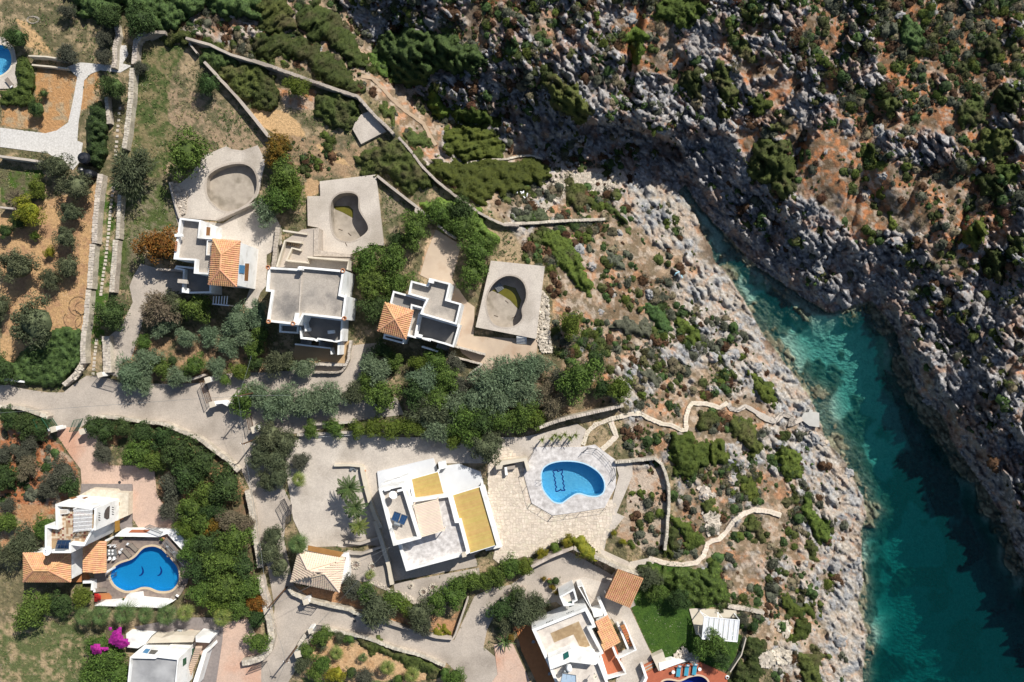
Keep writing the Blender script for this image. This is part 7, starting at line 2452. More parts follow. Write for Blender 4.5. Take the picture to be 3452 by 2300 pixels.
trees([('Z', 620, 1000, 38, 'olive', "at the forecourt's upper corner"), ('Z', 655, 1015, 34, 'olive', "right of the forecourt's corner tree"), ('Z', 600, 1045, 34, 'olive', "over the lane, above the lattice gate"), ('Z', 635, 1055, 34, 'olive', "inner row above the lattice gate"), ('Z', 693, 1058, 22, 'grey', "small and grey on the pale forecourt"),
    ('Z', 640, 1098, 32, 'olive', "lowest above the lattice gate"), ('Z', 612, 1105, 26, 'olive', "outermost above the lattice gate"), ('Z', 630, 1230, 26, 'olive', "above the garage beside the lane"), ('Z', 620, 1265, 30, 'olive', "left of the garage's fan palm"), ('Z', 645, 1300, 26, 'olive', "touching the garage roof's left edge"),
    ('Z', 815, 1350, 28, 'grey', "lower right of the garage"), ('Z', 845, 1365, 28, 'green', "second below the garage"), ('Z', 865, 1395, 42, 'oldark', "heavy one over the branch lane"), ('Z', 905, 1380, 30, 'green', "behind the heavy lane tree"), ('Z', 935, 1395, 24, 'lime', "light one between two lane trees"),
    ('Z', 965, 1408, 36, 'olive', "clipped, at the end of the branch lane bed"), ('Z', 975, 1435, 24, 'grey', "lowest in the wedge-shaped bed"), ('Z', 1005, 1380, 30, 'green', "first of the long curving hedge"), ('Z', 1040, 1368, 30, 'green', "second of the long curving hedge"), ('Z', 1055, 1340, 26, 'green', "third of the long curving hedge"),
    ('Z', 1085, 1335, 26, 'green', "fourth of the long curving hedge"), ('Z', 1115, 1330, 24, 'green', "fifth of the long curving hedge"), ('Z', 1145, 1318, 28, 'green', "sixth of the long curving hedge"), ('Z', 1175, 1300, 28, 'green', "seventh of the long curving hedge"), ('Z', 1205, 1300, 24, 'lime', "eighth of the long curving hedge"),
    ('Z', 1245, 1272, 16, 'yellow', "ninth of the long curving hedge"), ('Z', 1275, 1258, 18, 'lime', "tenth of the long curving hedge"), ('Z', 1305, 1245, 20, 'yellow', "at the top of the long curving hedge"), ('Z', 1335, 1258, 22, 'yellow', "creeper-like one past the hedge's top"),
    ('Z', 1150, 1400, 30, 'dgreen', "rounded and clipped left of the bottom villa"), ('Z', 1185, 1370, 24, 'dgreen', "clipped ball by the yellow flowers"), ('Z', 1200, 1400, 36, 'oldark', "wispy over the bottom villa's roof"), ('Z', 1235, 1388, 28, 'oldark', "wispy, in front of the bottom villa"), ('Z', 1160, 1430, 24, 'oldark', "low and wispy beside the agave"),
    ('O', 455, 675, 52, 'dgreen', "dark disc beside the lying clay urn"), ('O', 350, 655, 30, 'gold', "yellow bloom above the clay urn"), ('O', 430, 735, 40, 'gold', "yellow bloom below the clay urn"), ('O', 460, 780, 30, 'gold', "lowest yellow bloom at the clay urn"), ('O', 60, 1180, 50, 'gold', "yellow bloom at the dark red strip"),
    ('O', 1340, 770, 95, 'green', "light green at the lawn's upper edge"), ('O', 1270, 640, 110, 'oldark', "right of the orange carport"), ('O', 1540, 830, 105, 'dgreen', "rounded over the lawn's upper right"), ('O', 1860, 1210, 130, 'green', "over the white shelter's lower edge"), ('O', 1760, 1270, 110, 'green', "lawn side of the shelter tree"),
    ('O', 1900, 1330, 110, 'dgreen', "below the shelter tree"), ('O', 2200, 1075, 65, 'dgreen', "right of the white ribbed shelter"), ('O', 2100, 1010, 60, 'grey', "behind the shelter's right post"), ('O', 1050, 330, 34, 'yellow', "isolated on the sandy strip"), ('O', 965, 250, 30, 'yellow', "spiky on the concrete walk")])
trees([('Z', 60, 975, 30, 'dgreen', "left along the green-gate wall"), ('Z', 25, 960, 26, 'dgreen', "at the left edge under the lane wall"), ('Z', 95, 985, 24, 'dgreen', "behind the left green gate"), ('Z', 65, 1075, 26, 'dry', "dry on the red soil"), ('Z', 12, 1095, 32, 'dgreen', "at the left edge on red soil"), ('Z', 10, 1040, 20, 'grey', "small on the red soil's edge"),
    ('Z', 70, 1020, 22, 'grey', "in the middle of the red soil"), ('Z', 55, 1045, 20, 'grey', "second in the middle of the red soil"), ('Z', 145, 1085, 34, 'grey', "above the villa with the arch window"), ('Z', 160, 1112, 30, 'dgreen', "behind the arch-window villa's shutters"), ('Z', 115, 1118, 26, 'grey', "left above the arch-window villa"),
    ('Z', 20, 1200, 26, 'green', "round on the left edge slope"), ('Z', 105, 1210, 28, 'green', "left of the chequered terrace"), ('Z', 60, 1240, 36, 'oldark', "left of the big hip roof"), ('Z', 30, 1270, 36, 'oldark', "at the left edge by the hip roof"), ('Z', 20, 1160, 18, 'grey', "small grey one on the slope"),
    ('Z', 75, 1405, 42, 'green', "feathery below the big hip roof"), ('Z', 110, 1385, 24, 'green', "above the feathery one"), ('Z', 145, 1385, 30, 'dgreen', "in the hip roof villa's shade"), ('Z', 190, 1370, 26, 'lime', "frond-like beside the red flowers"),
    ('Z', 215, 980, 24, 'dgreen', "start of the dark curved screen"), ('Z', 245, 990, 26, 'dgreen', "second of the dark curved screen"), ('Z', 285, 985, 26, 'dgreen', "third of the dark curved screen"), ('Z', 330, 995, 30, 'dgreen', "fourth of the dark curved screen"), ('Z', 375, 1005, 30, 'dgreen', "fifth of the dark curved screen"),
    ('Z', 240, 1040, 24, 'grey', "small over the pink drive"), ('Z', 320, 1040, 36, 'green', "light, over the pink drive"), ('Z', 355, 1060, 28, 'green', "light and low over the pink drive"), ('Z', 415, 1035, 40, 'dgreen', "high part of the dark grove"), ('Z', 465, 1060, 40, 'dgreen', "right shoulder of the dark grove"),
    ('Z', 430, 1085, 40, 'dgreen', "heart of the dark grove"), ('Z', 520, 1110, 42, 'dgreen', "big round at the lane bend"), ('Z', 480, 1130, 34, 'green', "between grove and lane"), ('Z', 400, 1120, 32, 'grey', "left flank of the dark grove"), ('Z', 395, 1165, 30, 'grey', "small-leaved over the pink yard"),
    ('Z', 440, 1165, 34, 'green', "under the dark grove's left flank"), ('Z', 490, 1170, 30, 'dgreen', "under the dark grove's right flank"), ('Z', 425, 1215, 26, 'lime', "small round by the metal rack"), ('Z', 465, 1200, 28, 'green', "above the orange blooms"), ('Z', 490, 1210, 24, 'gold', "orange-yellow blooms in the long garden"),
    ('Z', 530, 1190, 30, 'dry', "lilac-grey twiggy by the lane wall"), ('Z', 560, 1200, 24, 'dry', "twiggy against the lane wall"), ('Z', 540, 1240, 40, 'green', "upper right of the long garden"), ('Z', 480, 1255, 38, 'dgreen', "upper left of the long garden"), ('Z', 440, 1260, 30, 'green', "beside the sloping white pool wall"),
    ('Z', 510, 1290, 42, 'green', "centre of the long garden"), ('Z', 560, 1300, 34, 'dgreen', "centre right of the long garden"), ('Z', 460, 1310, 36, 'dgreen', "near the lower pool loungers"), ('Z', 520, 1345, 42, 'green', "lower centre of the long garden"), ('Z', 470, 1355, 34, 'green', "lower left of the long garden"),
    ('Z', 565, 1350, 34, 'green', "lower right of the long garden"), ('Z', 500, 1385, 34, 'lime', "fruit-speckled bottom of the long garden"), ('Z', 545, 1390, 30, 'green', "above the last fan palm"), ('Z', 590, 1385, 22, 'orange', "orange blooms at the lane wall"), ('Z', 575, 1365, 16, 'yellow', "yellow blooms at the lane wall"),
    ('Z', 590, 1420, 22, 'dgreen', "below the orange blooms"), ('Z', 592, 1475, 28, 'green', "alone at the pink drive's corner"), ('Z', 245, 1510, 42, 'green', "under the magenta flowers"), ('Z', 225, 1545, 36, 'green', "lower left of the magenta shrub"), ('Z', 275, 1545, 34, 'green', "beside the cloudy-roofed house"), ('Z', 230, 1480, 28, 'green', "behind the magenta flowers"), ('Z', 268, 1480, 22, 'green', "under the larger magenta mass")])
trees([('N', 620, 1160, 92, 'green', "drooping at the palm garden gate"), ('N', 620, 1240, 55, 'olive', "under the drooping green one"), ('N', 490, 1290, 80, 'green', "yellow-flecked by the lane in the palm garden"), ('N', 450, 1400, 80, 'oldark', "shaded, left in the palm garden"), ('N', 620, 1400, 90, 'green', "lower left in the palm garden"),
    ('N', 560, 1490, 80, 'green', "bottom left of the palm garden"), ('N', 740, 1490, 90, 'yellow', "yellow-flowered at the bottom edge"), ('N', 880, 1480, 70, 'dgreen', "round at the bottom of the palm garden"), ('N', 1000, 1520, 85, 'grey', "grey at the bottom of the palm garden"), ('N', 770, 1170, 50, 'oldark', "at the palm garden's upper wall"),
    ('N', 1700, 1490, 70, 'green', "where the palm hedge ends"), ('N', 1790, 1520, 90, 'green', "last at the bottom lane corner"), ('N', 860, 1190, 55, 'green', "drooping by the palm garden's upper wall"), ('N', 1290, 1540, 60, 'green', "between the two bottom fan palms")])
# flowers
for c_, pts_, m_, lb in (('M', [(945, 1180), (990, 1130), (1075, 1100), (1110, 1165), (1175, 1215), (1085, 1270), (1000, 1235)], magenta, "mass of magenta bougainvillea beside the white porch"),
    ('M', [(785, 1270), (830, 1190), (875, 1235), (930, 1265), (900, 1312), (845, 1325), (810, 1355)], magenta, "smaller mass of magenta bougainvillea on the green shrub"),
    ('M', [(805, 815), (850, 790), (905, 835), (850, 850)], red_fl, "red flowers by the orange hexagon"),
    ('M', [(2240, 900), (2320, 840), (2345, 880), (2320, 930), (2250, 930)], mat("orange_flower", (.55, .14, .01), (.40, .10, .01), 3, .8, island=.3), "orange flowers spilling on the lane wall"),
    ('M', [(2160, 830), (2240, 815), (2240, 860), (2170, 865)], yel_fl, "yellow flowers in the long garden"), ('M', [(1770, 60), (1900, 40), (1930, 150), (1880, 210), (1790, 130)], mat("amber_flower", (.40, .20, .02), (.10, .12, .02), 3, .8, island=.4), "amber flowering shrub in the long garden")):
  s_ = S(c_, pts_)
  me_ = mass_mesh("flowers", c_, pts_, 1.0, 'green', dens=26, ls=.13, cs=.5, base=4.4 if m_ is magenta else .6, jit=52)
  if me_:
    me_.materials[0] = m_
    link("bougainvillea" if m_ is magenta else "flowering_shrub", me_, label=lb, cat="flowers")
# hedges and creeping shrubs
mass('A', [(190, 500), (250, 510), (310, 620), (310, 800), (300, 930), (0, 930), (0, 790), (150, 780), (140, 560)], 1.5, 'hedge', "clipped_hedge", "clipped L-shaped hedge round the top left pool", "hedge", w=.5, dens=38, jit=26)
mass('A', [(880, 905), (945, 950), (950, 1090), (940, 1240), (930, 1400), (880, 1500), (790, 1450), (760, 1300), (760, 1120), (790, 950)], 2.2, 'dark', "evergreen_screen", "tall dark evergreen row left of the grassy strip", "hedge", w=1.0, dens=38, jit=26)
mass('I', [(160, 180), (330, 60), (500, -60), (700, -60), (715, 60), (715, 240), (660, 330), (560, 420), (420, 460), (230, 430), (80, 390), (-40, 420), (-60, 180), (60, 210), (130, 260)], 1.8, 'dark', "clipped_hedge", "broad dark clipped hedge above the lane's left end", "hedge", w=.8, dens=38, jit=26)
mass('A', [(560, -60), (1400, -60), (2352, -60), (2352, 260), (2200, 160), (1950, 150), (1800, 60), (1650, 160), (1600, 240), (1400, 270), (1250, 150), (1100, 60), (900, 200), (700, 110)], 2.6, 'dark', "evergreen_thicket", "dark evergreen thicket along the top edge", "shrub", dens=34, cs=1.3, w=2.0)
mass('A', [(1400, 260), (1500, 225), (1640, 270), (1670, 340), (1640, 400), (1500, 390), (1400, 340)], 1.5, 'mat', "heath_shrub", "heath shrub at the end of the curved grey wall")
mass('A', [(1740, 440), (1900, 395), (2040, 480), (2100, 540), (2050, 600), (1900, 640), (1800, 560)], 1.7, 'dark', "evergreen_shrub", "dark shrub between the two wall lines near the top")
mass('A', [(1920, 600), (2100, 560), (2352, 540), (2352, 980), (2230, 920), (2100, 880), (2000, 760), (1930, 680)], 1.6, 'mat', "heath_shrub", "broad heath shrub right of the straight wall")
mass('B', [(-20, -40), (270, -40), (370, 130), (370, 250), (300, 290), (100, 290), (0, 200)], 2.0, 'mat', "heath_shrub", "brownish heath mound at the top left of the gully", streak=2.3)
mass('B', [(400, 90), (560, -20), (640, 40), (800, 220), (920, 340), (1010, 520), (1030, 640), (940, 640), (800, 520), (640, 380), (480, 310), (380, 260)], 2.2, 'mat', "heath_shrub", "long heath ridge beside the dark ravine", streak=2.3)
mass('B', [(0, 320), (300, 300), (480, 340), (640, 470), (820, 570), (960, 720), (980, 800), (900, 830), (740, 790), (560, 690), (460, 560), (300, 500), (150, 520), (0, 490)], 1.8, 'mat', "heath_shrub", "heath ridge above the concrete boundary wall", streak=2.4)
mass('B', [(-40, 560), (100, 560), (200, 640), (260, 860), (250, 960), (160, 980), (0, 920), (-40, 860)], 1.6, 'mat', "heath_shrub", "heath mound left of the red soil patch")
mass('B', [(580, 830), (740, 810), (900, 880), (970, 960), (900, 1060), (880, 1130), (740, 1130), (620, 1060), (550, 950)], 1.6, 'mat', "heath_shrub", "heath mound above the lone slab")
mass('B', [(1090, 920), (1180, 920), (1265, 1020), (1260, 1090), (1180, 1070), (1110, 1010)], 1.1, 'mat', "heath_shrub", "small heath mound right of the lone slab")
mass('B', [(1300, 1180), (1400, 1140), (1500, 1160), (1590, 1250), (1580, 1300), (1440, 1300)], 1.1, 'mat', "heath_shrub", "small heath mound below the lone slab")
mass('B', [(1540, 840), (1620, 820), (1700, 900), (1770, 1010), (1740, 1070), (1620, 1050), (1570, 960)], 2.4, 'lime', "bright_shrub", "bright green shrub in the ravine's mouth", streak=0)
mass('B', [(1750, 950), (1900, 930), (2050, 960), (2200, 1070), (2170, 1120), (2000, 1100), (1780, 1060)], 2.0, 'matlime', "heath_shrub", "upper of two big heath domes in the ravine", streak=2.7)
mass('B', [(1690, 1120), (1850, 1080), (2080, 1130), (2180, 1190), (2240, 1320), (2180, 1380), (1900, 1410), (1750, 1400), (1660, 1300)], 2.4, 'matlime', "heath_shrub", "lower of two big heath domes in the ravine", streak=2.9)
mass('Z', [(832, 360), (862, 325), (915, 318), (955, 340), (985, 385), (990, 425), (950, 442), (905, 418), (850, 392)], 1.7, 'mat', "heath_shrub", "wide heath carpet above the second pool's wall", cs=.9)
mass('Z', [(982, 368), (1040, 376), (1100, 368), (1160, 362), (1230, 368), (1272, 386), (1258, 412), (1210, 432), (1180, 458), (1140, 440), (1110, 472), (1060, 450), (1020, 425), (1000, 400)], 2.0, 'matlime', "heath_shrub", "great bright heath carpet left of the pebble beach", cs=1.0)
mass('F', [(1500, 340), (1700, 290), (1850, 330), (1990, 400), (2050, 500), (2160, 640), (2130, 700), (1900, 640), (1800, 600), (1650, 540), (1560, 440)], 1.8, 'green', "green_thicket", "leafy thicket over the tan yard's upper side", "shrub", cs=1.1)
mass('F', [(860, -60), (1000, -60), (1200, 0), (1400, 40), (1440, 160), (1380, 220), (1250, 130), (1000, 60)], 1.3, 'mat', "heath_shrub", "heath patch above the second pool's wall")
mass('G', [(530, 230), (600, 180), (700, 180), (760, 250), (820, 370), (760, 380), (680, 330), (640, 380), (540, 320)], 1.4, 'mat', "heath_shrub", "heath on the rocks above the straight pale wall")
mass('G', [(80, 450), (180, 380), (320, 350), (400, 440), (380, 480), (180, 510), (80, 500)], 1.5, 'olive', "heath_shrub", "grey-green mound leaning over the straight pale wall")
mass('G', [(290, 600), (360, 560), (500, 600), (600, 660), (640, 760), (690, 850), (690, 920), (620, 900), (740, 960), (790, 1060), (740, 1140), (640, 1060), (560, 950), (470, 850), (430, 740)], 1.4, 'matlime', "heath_shrub", "long bright heath stripe above the raised deck", streak=1.0)
mass('G', [(460, 1330), (540, 1270), (640, 1310), (690, 1420), (680, 1490), (600, 1510), (520, 1430)], 1.5, 'matlime', "heath_shrub", "egg-shaped heath beside the pile of white stones") if False else None
for pts_, lm_, h_, lb in ((('G', [(910, 780), (980, 740), (1030, 830), (1040, 930), (1000, 960), (930, 880)]), 'grey', 1.1, "grey-green mound in the middle of the near slope"), (('G', [(1240, 1250), (1340, 1190), (1440, 1260), (1480, 1400), (1400, 1470), (1280, 1350)]), 'dark', 1.4, "dark mound above the bright long one on the near slope"),
    (('G', [(1500, 1320), (1600, 1290), (1700, 1420), (1740, 1560), (1680, 1560), (1560, 1440)]), 'matlime', 1.3, "bright long mound on the near slope"), (('G', [(900, 1400), (1060, 1340), (1250, 1360), (1340, 1440), (1280, 1500), (1060, 1480)]), 'grey', 1.2, "wide grey-green mound on the near slope"),
    (('G', [(880, 300), (940, 320), (1000, 400), (1090, 480), (1120, 590), (1040, 520), (950, 440)]), 'mat', 1.0, "thin heath streak below the pebble beach"), (('G', [(610, 480), (690, 490), (700, 540), (620, 545)]), 'dark', .9, "dark bush straddling the straight pale wall"),
    (('K', [(1440, 900), (1560, 850), (1680, 870), (1780, 960), (1790, 1080), (1720, 1190), (1600, 1260), (1540, 1220), (1460, 1080)]), 'matlime', 2.0, "great bright dome beside the cove footpath"), (('K', [(1790, 960), (1900, 940), (1980, 1010), (1960, 1120), (1880, 1170), (1800, 1100)]), 'matlime', 1.5, "dome right of the great bright one"),
    (('K', [(1700, 680), (1790, 630), (1890, 660), (1900, 760), (1830, 850), (1720, 820)]), 'mat', 1.5, "round dome inside the footpath's loop"), (('K', [(1960, 720), (2060, 700), (2180, 770), (2230, 880), (2260, 1000), (2240, 1080), (2160, 1040), (2080, 920), (1980, 820)]), 'mat', 1.5, "long dome right of the footpath's loop"),
    (('K', [(2140, 340), (2190, 320), (2240, 400), (2352, 430), (2380, 520), (2352, 600), (2240, 540), (2160, 440)]), 'matlime', 1.4, "bright curved mound near the shore cliff"), (('K', [(1850, 320), (1930, 290), (2010, 320), (1990, 370), (1880, 355)]), 'mat', .9, "small crescent mound on the cream rock"),
    (('K', [(460, 260), (560, 200), (700, 190), (800, 260), (860, 360), (830, 470), (740, 580), (620, 600), (540, 480), (480, 380)]), 'green', 2.3, "broad leafy dome under the sand patch") if False else (('K', [(2120, 1260), (2200, 1240), (2240, 1320), (2220, 1440), (2140, 1470), (2110, 1360)]), 'matlime', 1.1, "bright mound above the cream footpath"),
    (('K', [(1200, 300), (1290, 310), (1380, 370), (1340, 440), (1260, 400)]), 'grey', 1.1, "grey mound right of the long wall's dome"), (('K', [(1860, 880 + 1000), (1900, 1900), (1850, 1950)]), 'mat', .8, "tiny mound") if False else (('K', [(1750, 1440), (1840, 1420), (1870, 1500), (1800, 1560), (1740, 1520)]), 'mat', 1.1, "mound below the white boulders"),
    (('O', [(1460, 60), (1520, 130), (1680, 220), (1770, 330), (1700, 390), (1600, 370), (1560, 260), (1490, 170)]), 'matlime', 1.3, "long mound between low wall and cream footpath"), (('O', [(1370, 430), (1440, 390), (1520, 440), (1500, 500), (1420, 490)]), 'matlime', 1.2, "mound at the foot of the cream footpath"),
    (('O', [(1440, 230), (1500, 190), (1530, 290), (1520, 400), (1450, 380)]), 'mat', 1.1, "mound pressed against the low wall"), (('O', [(2110, 160), (2180, 120), (2260, 150), (2250, 210), (2310, 300), (2230, 330), (2140, 260)]), 'mat', 1.3, "mound inside the cream footpath's upper bend"),
    (('O', [(1150, 560), (1260, 520), (1440, 560), (1640, 590), (1780, 560), (1830, 460), (1900, 520), (1950, 700), (1970, 880), (1800, 900), (1620, 900), (1460, 850), (1440, 720), (1200, 700)]), 'green', 2.0, "great leafy thicket behind the lawn"), (('O', [(2140, 1180), (2230, 1160), (2300, 1260), (2260, 1420), (2240, 1568), (2300, 1700), (1990, 1700), (1990, 1540), (2080, 1400)]), 'mat', 1.6, "long mound beyond the lawn's kerb"),
    (('Q', [(350, 60), (420, -60), (490, -40), (500, 80), (560, 120), (640, 180), (660, 290), (600, 340), (520, 320), (450, 220), (400, 120)]), 'matlime', 1.5, "pointed bright mound above the shore shelf"), (('Q', [(400, 350), (480, 340), (530, 430), (560, 510), (520, 500), (420, 420)]), 'mat', 1.2, "mound below the pointed bright one"),
    (('Q', [(230, 820), (300, 800), (360, 880), (480, 880), (550, 950), (540, 1040), (480, 1000), (300, 990), (240, 920)]), 'matlime', 1.4, "dark-based mound on the lower shelf"), (('Q', [(310, 1100), (380, 1040), (480, 1060), (470, 1180), (400, 1220), (320, 1180)]), 'matlime', 1.4, "rounded mound on the lower shelf"),
    (('Q', [(380, 1310), (560, 1290), (650, 1330), (560, 1450), (620, 1620), (420, 1700), (380, 1500)]), 'mat', 1.4, "mound cut by the bottom edge near the shore"), (('L', [(0, 380), (80, 390), (130, 480), (140, 620), (80, 560), (0, 520)]), 'matlime', 1.2, "bright mound at the cliff edge above the stairs"),
    (('L', [(130, 1010), (230, 980), (360, 990), (410, 1100), (370, 1220), (350, 1320), (240, 1220), (140, 1140)]), 'matlime', 1.3, "bright mound beside the grey crag"), (('L', [(380, 1480), (440, 1440), (500, 1500), (480, 1600), (400, 1600)]), 'mat', 1.0, "mound on the lower crag"),
    (('E', [(0, 0), (0, 0), (0, 0)]), 'mat', .1, "x") if False else (('Q', [(230, 190), (300, 170), (340, 280), (300, 340), (240, 290)]), 'mat', .9, "small mound on the grey shelf")):
  mass(pts_[0], pts_[1], h_, lm_, "heath_shrub" if lm_ != 'green' else "leafy_thicket", lb)
# far side
for i, (pts_, lm_, h_, lb) in enumerate(((('B', [(1080, 500), (1130, 350), (1250, 260), (1400, 240), (1560, 300), (1800, 330), (1980, 420), (2100, 560), (2060, 640), (1900, 640), (1700, 620), (1560, 700), (1480, 760), (1330, 780), (1200, 680)]), 'dark', 2.6, "huge dark thicket on the ravine's right bank"),
    (('B', [(1060, 490), (1130, 480), (1190, 580), (1180, 660), (1120, 640)]), 'green', 2.0, "leafy green tree low on the ravine's bank"), (('B', [(1250, 640), (1330, 560), (1540, 590), (1540, 680), (1340, 750)]), 'green', 2.4, "leafy green tree at the thicket's foot"),
    (('C', [(330, 690), (450, 650), (560, 740), (700, 830), (800, 960), (790, 1030), (680, 1080), (560, 1040), (440, 950), (380, 830)]), 'mat', 1.8, "big dark mound left of the cave"), (('C', [(1320, 60), (1450, -20), (1700, -40), (1790, 30), (1700, 180), (1520, 250), (1340, 150)]), 'matlime', 1.6, "bright mound at the top edge right of centre"),
    (('C', [(1040, 360), (1160, 240), (1260, 320), (1260, 410), (1180, 560), (1080, 440)]), 'lime', 1.4, "lime-green mound high on the far slope"), (('C', [(1540, 600), (1650, 600), (1750, 700), (1740, 860), (1700, 960), (1600, 840)]), 'mat', 1.6, "tall streaky mound above the cave"),
    (('C', [(1830, 560), (1930, 530), (1970, 640), (2050, 800), (2040, 900), (1920, 880), (1870, 720)]), 'mat', 1.4, "narrow mound right of the streaky one"), (('C', [(1850, 900), (1930, 880), (2000, 1000), (1980, 1060), (1880, 1030)]), 'matlime', 1.3, "bright mound over the cave's right side"),
    (('C', [(2130, 860), (2250, 840), (2360, 880), (2352, 1000), (2200, 990)]), 'matlime', 1.2, "flat bright mound at the crag"), (('C', [(2020, 380), (2120, 360), (2210, 480), (2180, 540), (2060, 540)]), 'mat', 1.2, "mound beside two grey crags"),
    (('C', [(2090, 70), (2200, 60), (2270, 130), (2200, 200), (2100, 160)]), 'mat', 1.2, "mound at the top edge beside red soil"), (('C', [(2180, 1250), (2352, 1230), (2500, 1250), (2560, 1450), (2560, 1700), (2400, 1760), (2300, 1650), (2120, 1500)]), 'mat', 2.4, "great dark tree-like mound high above the inlet head"),
    (('D', [(1090, 160), (1220, 150), (1260, 260), (1230, 350), (1110, 340)]), 'grey', 1.2, "grey mound near the top of the far slope"), (('D', [(1250, 160), (1400, 180), (1480, 300), (1460, 440), (1300, 420)]), 'dark', 1.4, "dark mound near the top of the far slope"),
    (('D', [(1960, 380), (2090, 320), (2180, 420), (2170, 540), (2060, 580), (1980, 480)]), 'mat', 1.5, "round dark mound in the top right corner"), (('D', [(1030, 880), (1150, 790), (1260, 860), (1250, 980), (1130, 1010)]), 'mat', 1.5, "round mound in the middle of the far slope"),
    (('D', [(1770, 950), (1880, 860), (2020, 850), (2040, 960), (2000, 1100), (1880, 1130), (1780, 1080)]), 'mat', 1.6, "left of two big round mounds near the right edge"), (('D', [(2040, 860), (2160, 760), (2300, 790), (2340, 900), (2280, 1000), (2100, 960)]), 'mat', 1.6, "right of two big round mounds near the right edge"),
    (('D', [(1880, 1260), (2050, 1130), (2200, 1150), (2300, 1300), (2240, 1360), (2040, 1420), (1920, 1360)]), 'mat', 1.4, "wide flat mound under the big pair"), (('D', [(940, 1260), (1020, 1260), (1060, 1350), (1020, 1480), (940, 1480)]), 'matlime', 1.1, "upright bright mound on the middle far slope"),
    (('H', [(1920, 120), (2050, 30), (2160, 80), (2180, 220), (2060, 300), (1960, 200)]), 'mat', 1.6, "large mound on the right edge slope"), (('H', [(1780, 640), (1860, 560), (1960, 480), (2020, 560), (2000, 700), (1880, 750)]), 'matlime', 1.5, "bright mound on the right cliff"),
    (('H', [(2010, 730), (2120, 720), (2200, 850), (2160, 1000), (2060, 1000), (2000, 860)]), 'mat', 1.6, "dark mound below the bright one on the right cliff"), (('H', [(2230, 620), (2352, 600), (2352, 740), (2240, 760)]), 'mat', 1.3, "mound at the right edge above the cliff"),
    (('H', [(1020, 220), (1100, 190), (1150, 240), (1120, 320), (1040, 290)]), 'matlime', 1.0, "small bright mound on the pale crag"), (('H', [(1130, 440), (1200, 430), (1240, 560), (1200, 570)]), 'matlime', .9, "thin bright mound in a cliff crack"),
    (('H', [(1710, 1310), (1840, 1300), (1850, 1400), (1760, 1380)]), 'mat', .9, "mound low on the dark right cliff"), (('D', [(2050, 1450), (2200, 1400), (2320, 1480), (2300, 1600), (2060, 1600)]), 'matlime', 1.3, "bright mound between the right edge crags"),
    (('D', [(0, 850), (100, 860), (120, 980), (40, 1010), (-20, 960)]), 'matlime', 1.1, "bright mound left of the pale crag wall"), (('D', [(180, 1060), (270, 1060), (270, 1150), (90, 1200), (80, 1160)]), 'mat', 1.0, "dark mound under the pale crag wall"))):
  mass(pts_[0], pts_[1], h_, lm_, "heath_shrub" if lm_ not in ('green', 'dark') else "evergreen_thicket", lb, cs=.9)
mass('N', [(890, 1200), (1000, 1180), (1150, 1220), (1250, 1290), (1240, 1340), (1100, 1330), (950, 1260)], 1.1, 'mat', "drooping_hedge", "upper stretch of drooping hedge by the palm garden", "hedge", cs=.4)
mass('N', [(1245, 1290), (1330, 1290), (1480, 1350), (1650, 1430), (1660, 1500), (1560, 1560), (1420, 1460), (1280, 1360)], 1.1, 'mat', "drooping_hedge", "lower stretch of drooping hedge by the palm garden", "hedge", cs=.4)
mass('N', [(1600, 1050), (1680, 1070), (1735, 1140), (1700, 1170), (1600, 1140)], .9, 'yellow', "low_hedge", "low yellowish hedge at the tip of the wedge-shaped bed", "hedge")
mass('O', [(560, 330), (660, 290), (760, 360), (780, 440), (840, 470), (780, 480), (640, 390)], .9, 'yellow', "creeper", "yellow-green creeper on top of the parking court's wall", "creeper", base=2.1, dens=14)
b = MB()
for i in range(60):
  q = P3('O', 560 + random.random() * 420, 400 + random.random() * 60 + 0, 2.0)
  q = P3('O', *(lambda f: (560 + 430 * f, 385 + 170 * f + random.uniform(-10, 25)))(random.random()), 2.2)
  e = q + Vector((random.uniform(-.6, .5), random.uniform(-1.6, -.3), random.uniform(-1.2, -.2)))
  b.tube([q, q.lerp(e, .5) + Vector((.1, .1, .3)), e], .018, 3)
b.build("bare_creeper", drytwig, label="bare brown creeper stems hanging over the parking court's wall", cat="creeper")
# palms
palm('J', 855, 1350, 135, "tallest feather palm on the pale forecourt", 'feather', 26, 3.6, group="feather palms of the forecourt")
palm('J', 910, 1515, 118, "middle feather palm on the pale forecourt", 'feather', 24, 3.2, group="feather palms of the forecourt")
palm('N', 940, 190, 100, "lowest, yellowish feather palm on the pale forecourt", 'feather', 22, 2.8, lm='palmy', group="feather palms of the forecourt")
for i, (x, y, r_, lb) in enumerate(((740, 990, 88, "left end of the fan palm row under the white pool wall"), (890, 985, 95, "second in the fan palm row under the white pool wall"), (1100, 960, 112, "third and widest in the fan palm row"), (1280, 970, 80, "fourth in the fan palm row"), (1470, 975, 100, "fifth in the fan palm row"),
    (1630, 960, 85, "sixth in the fan palm row, by the motorcycle"), (1955, 1000, 85, "fan palm alone beside the pink drive"))):
  palm('M', x, y, r_ * 1.1, "fan palm, " + lb, 'fan', 17, 3.0, lm='palm' if i < 5 else 'palmy', group="fan palms along the lower garden")
palm('N', 405, 350, 100, "big fan palm touching the small garage's roof", 'fan', 26, 3.4, group=None)
palm('J', 410, 1275, 75, "fan palm at the forecourt's left side", 'fan', 20, 2.2, lm='palmy')
palm('N', 740, 1310, 75, "upper fan palm in the palm garden", 'fan', 22, 1.6, lm='palmy')
palm('N', 975, 1350, 50, "small fan palm in the palm garden", 'fan', 14, 1.2, lm='palm')
palm('N', 1190, 1440, 80, "lower left fan palm in the palm garden", 'fan', 22, 2.0, lm='palmy')
palm('N', 1405, 1500, 82, "lower right fan palm in the palm garden", 'fan', 22, 2.2, lm='palmy')
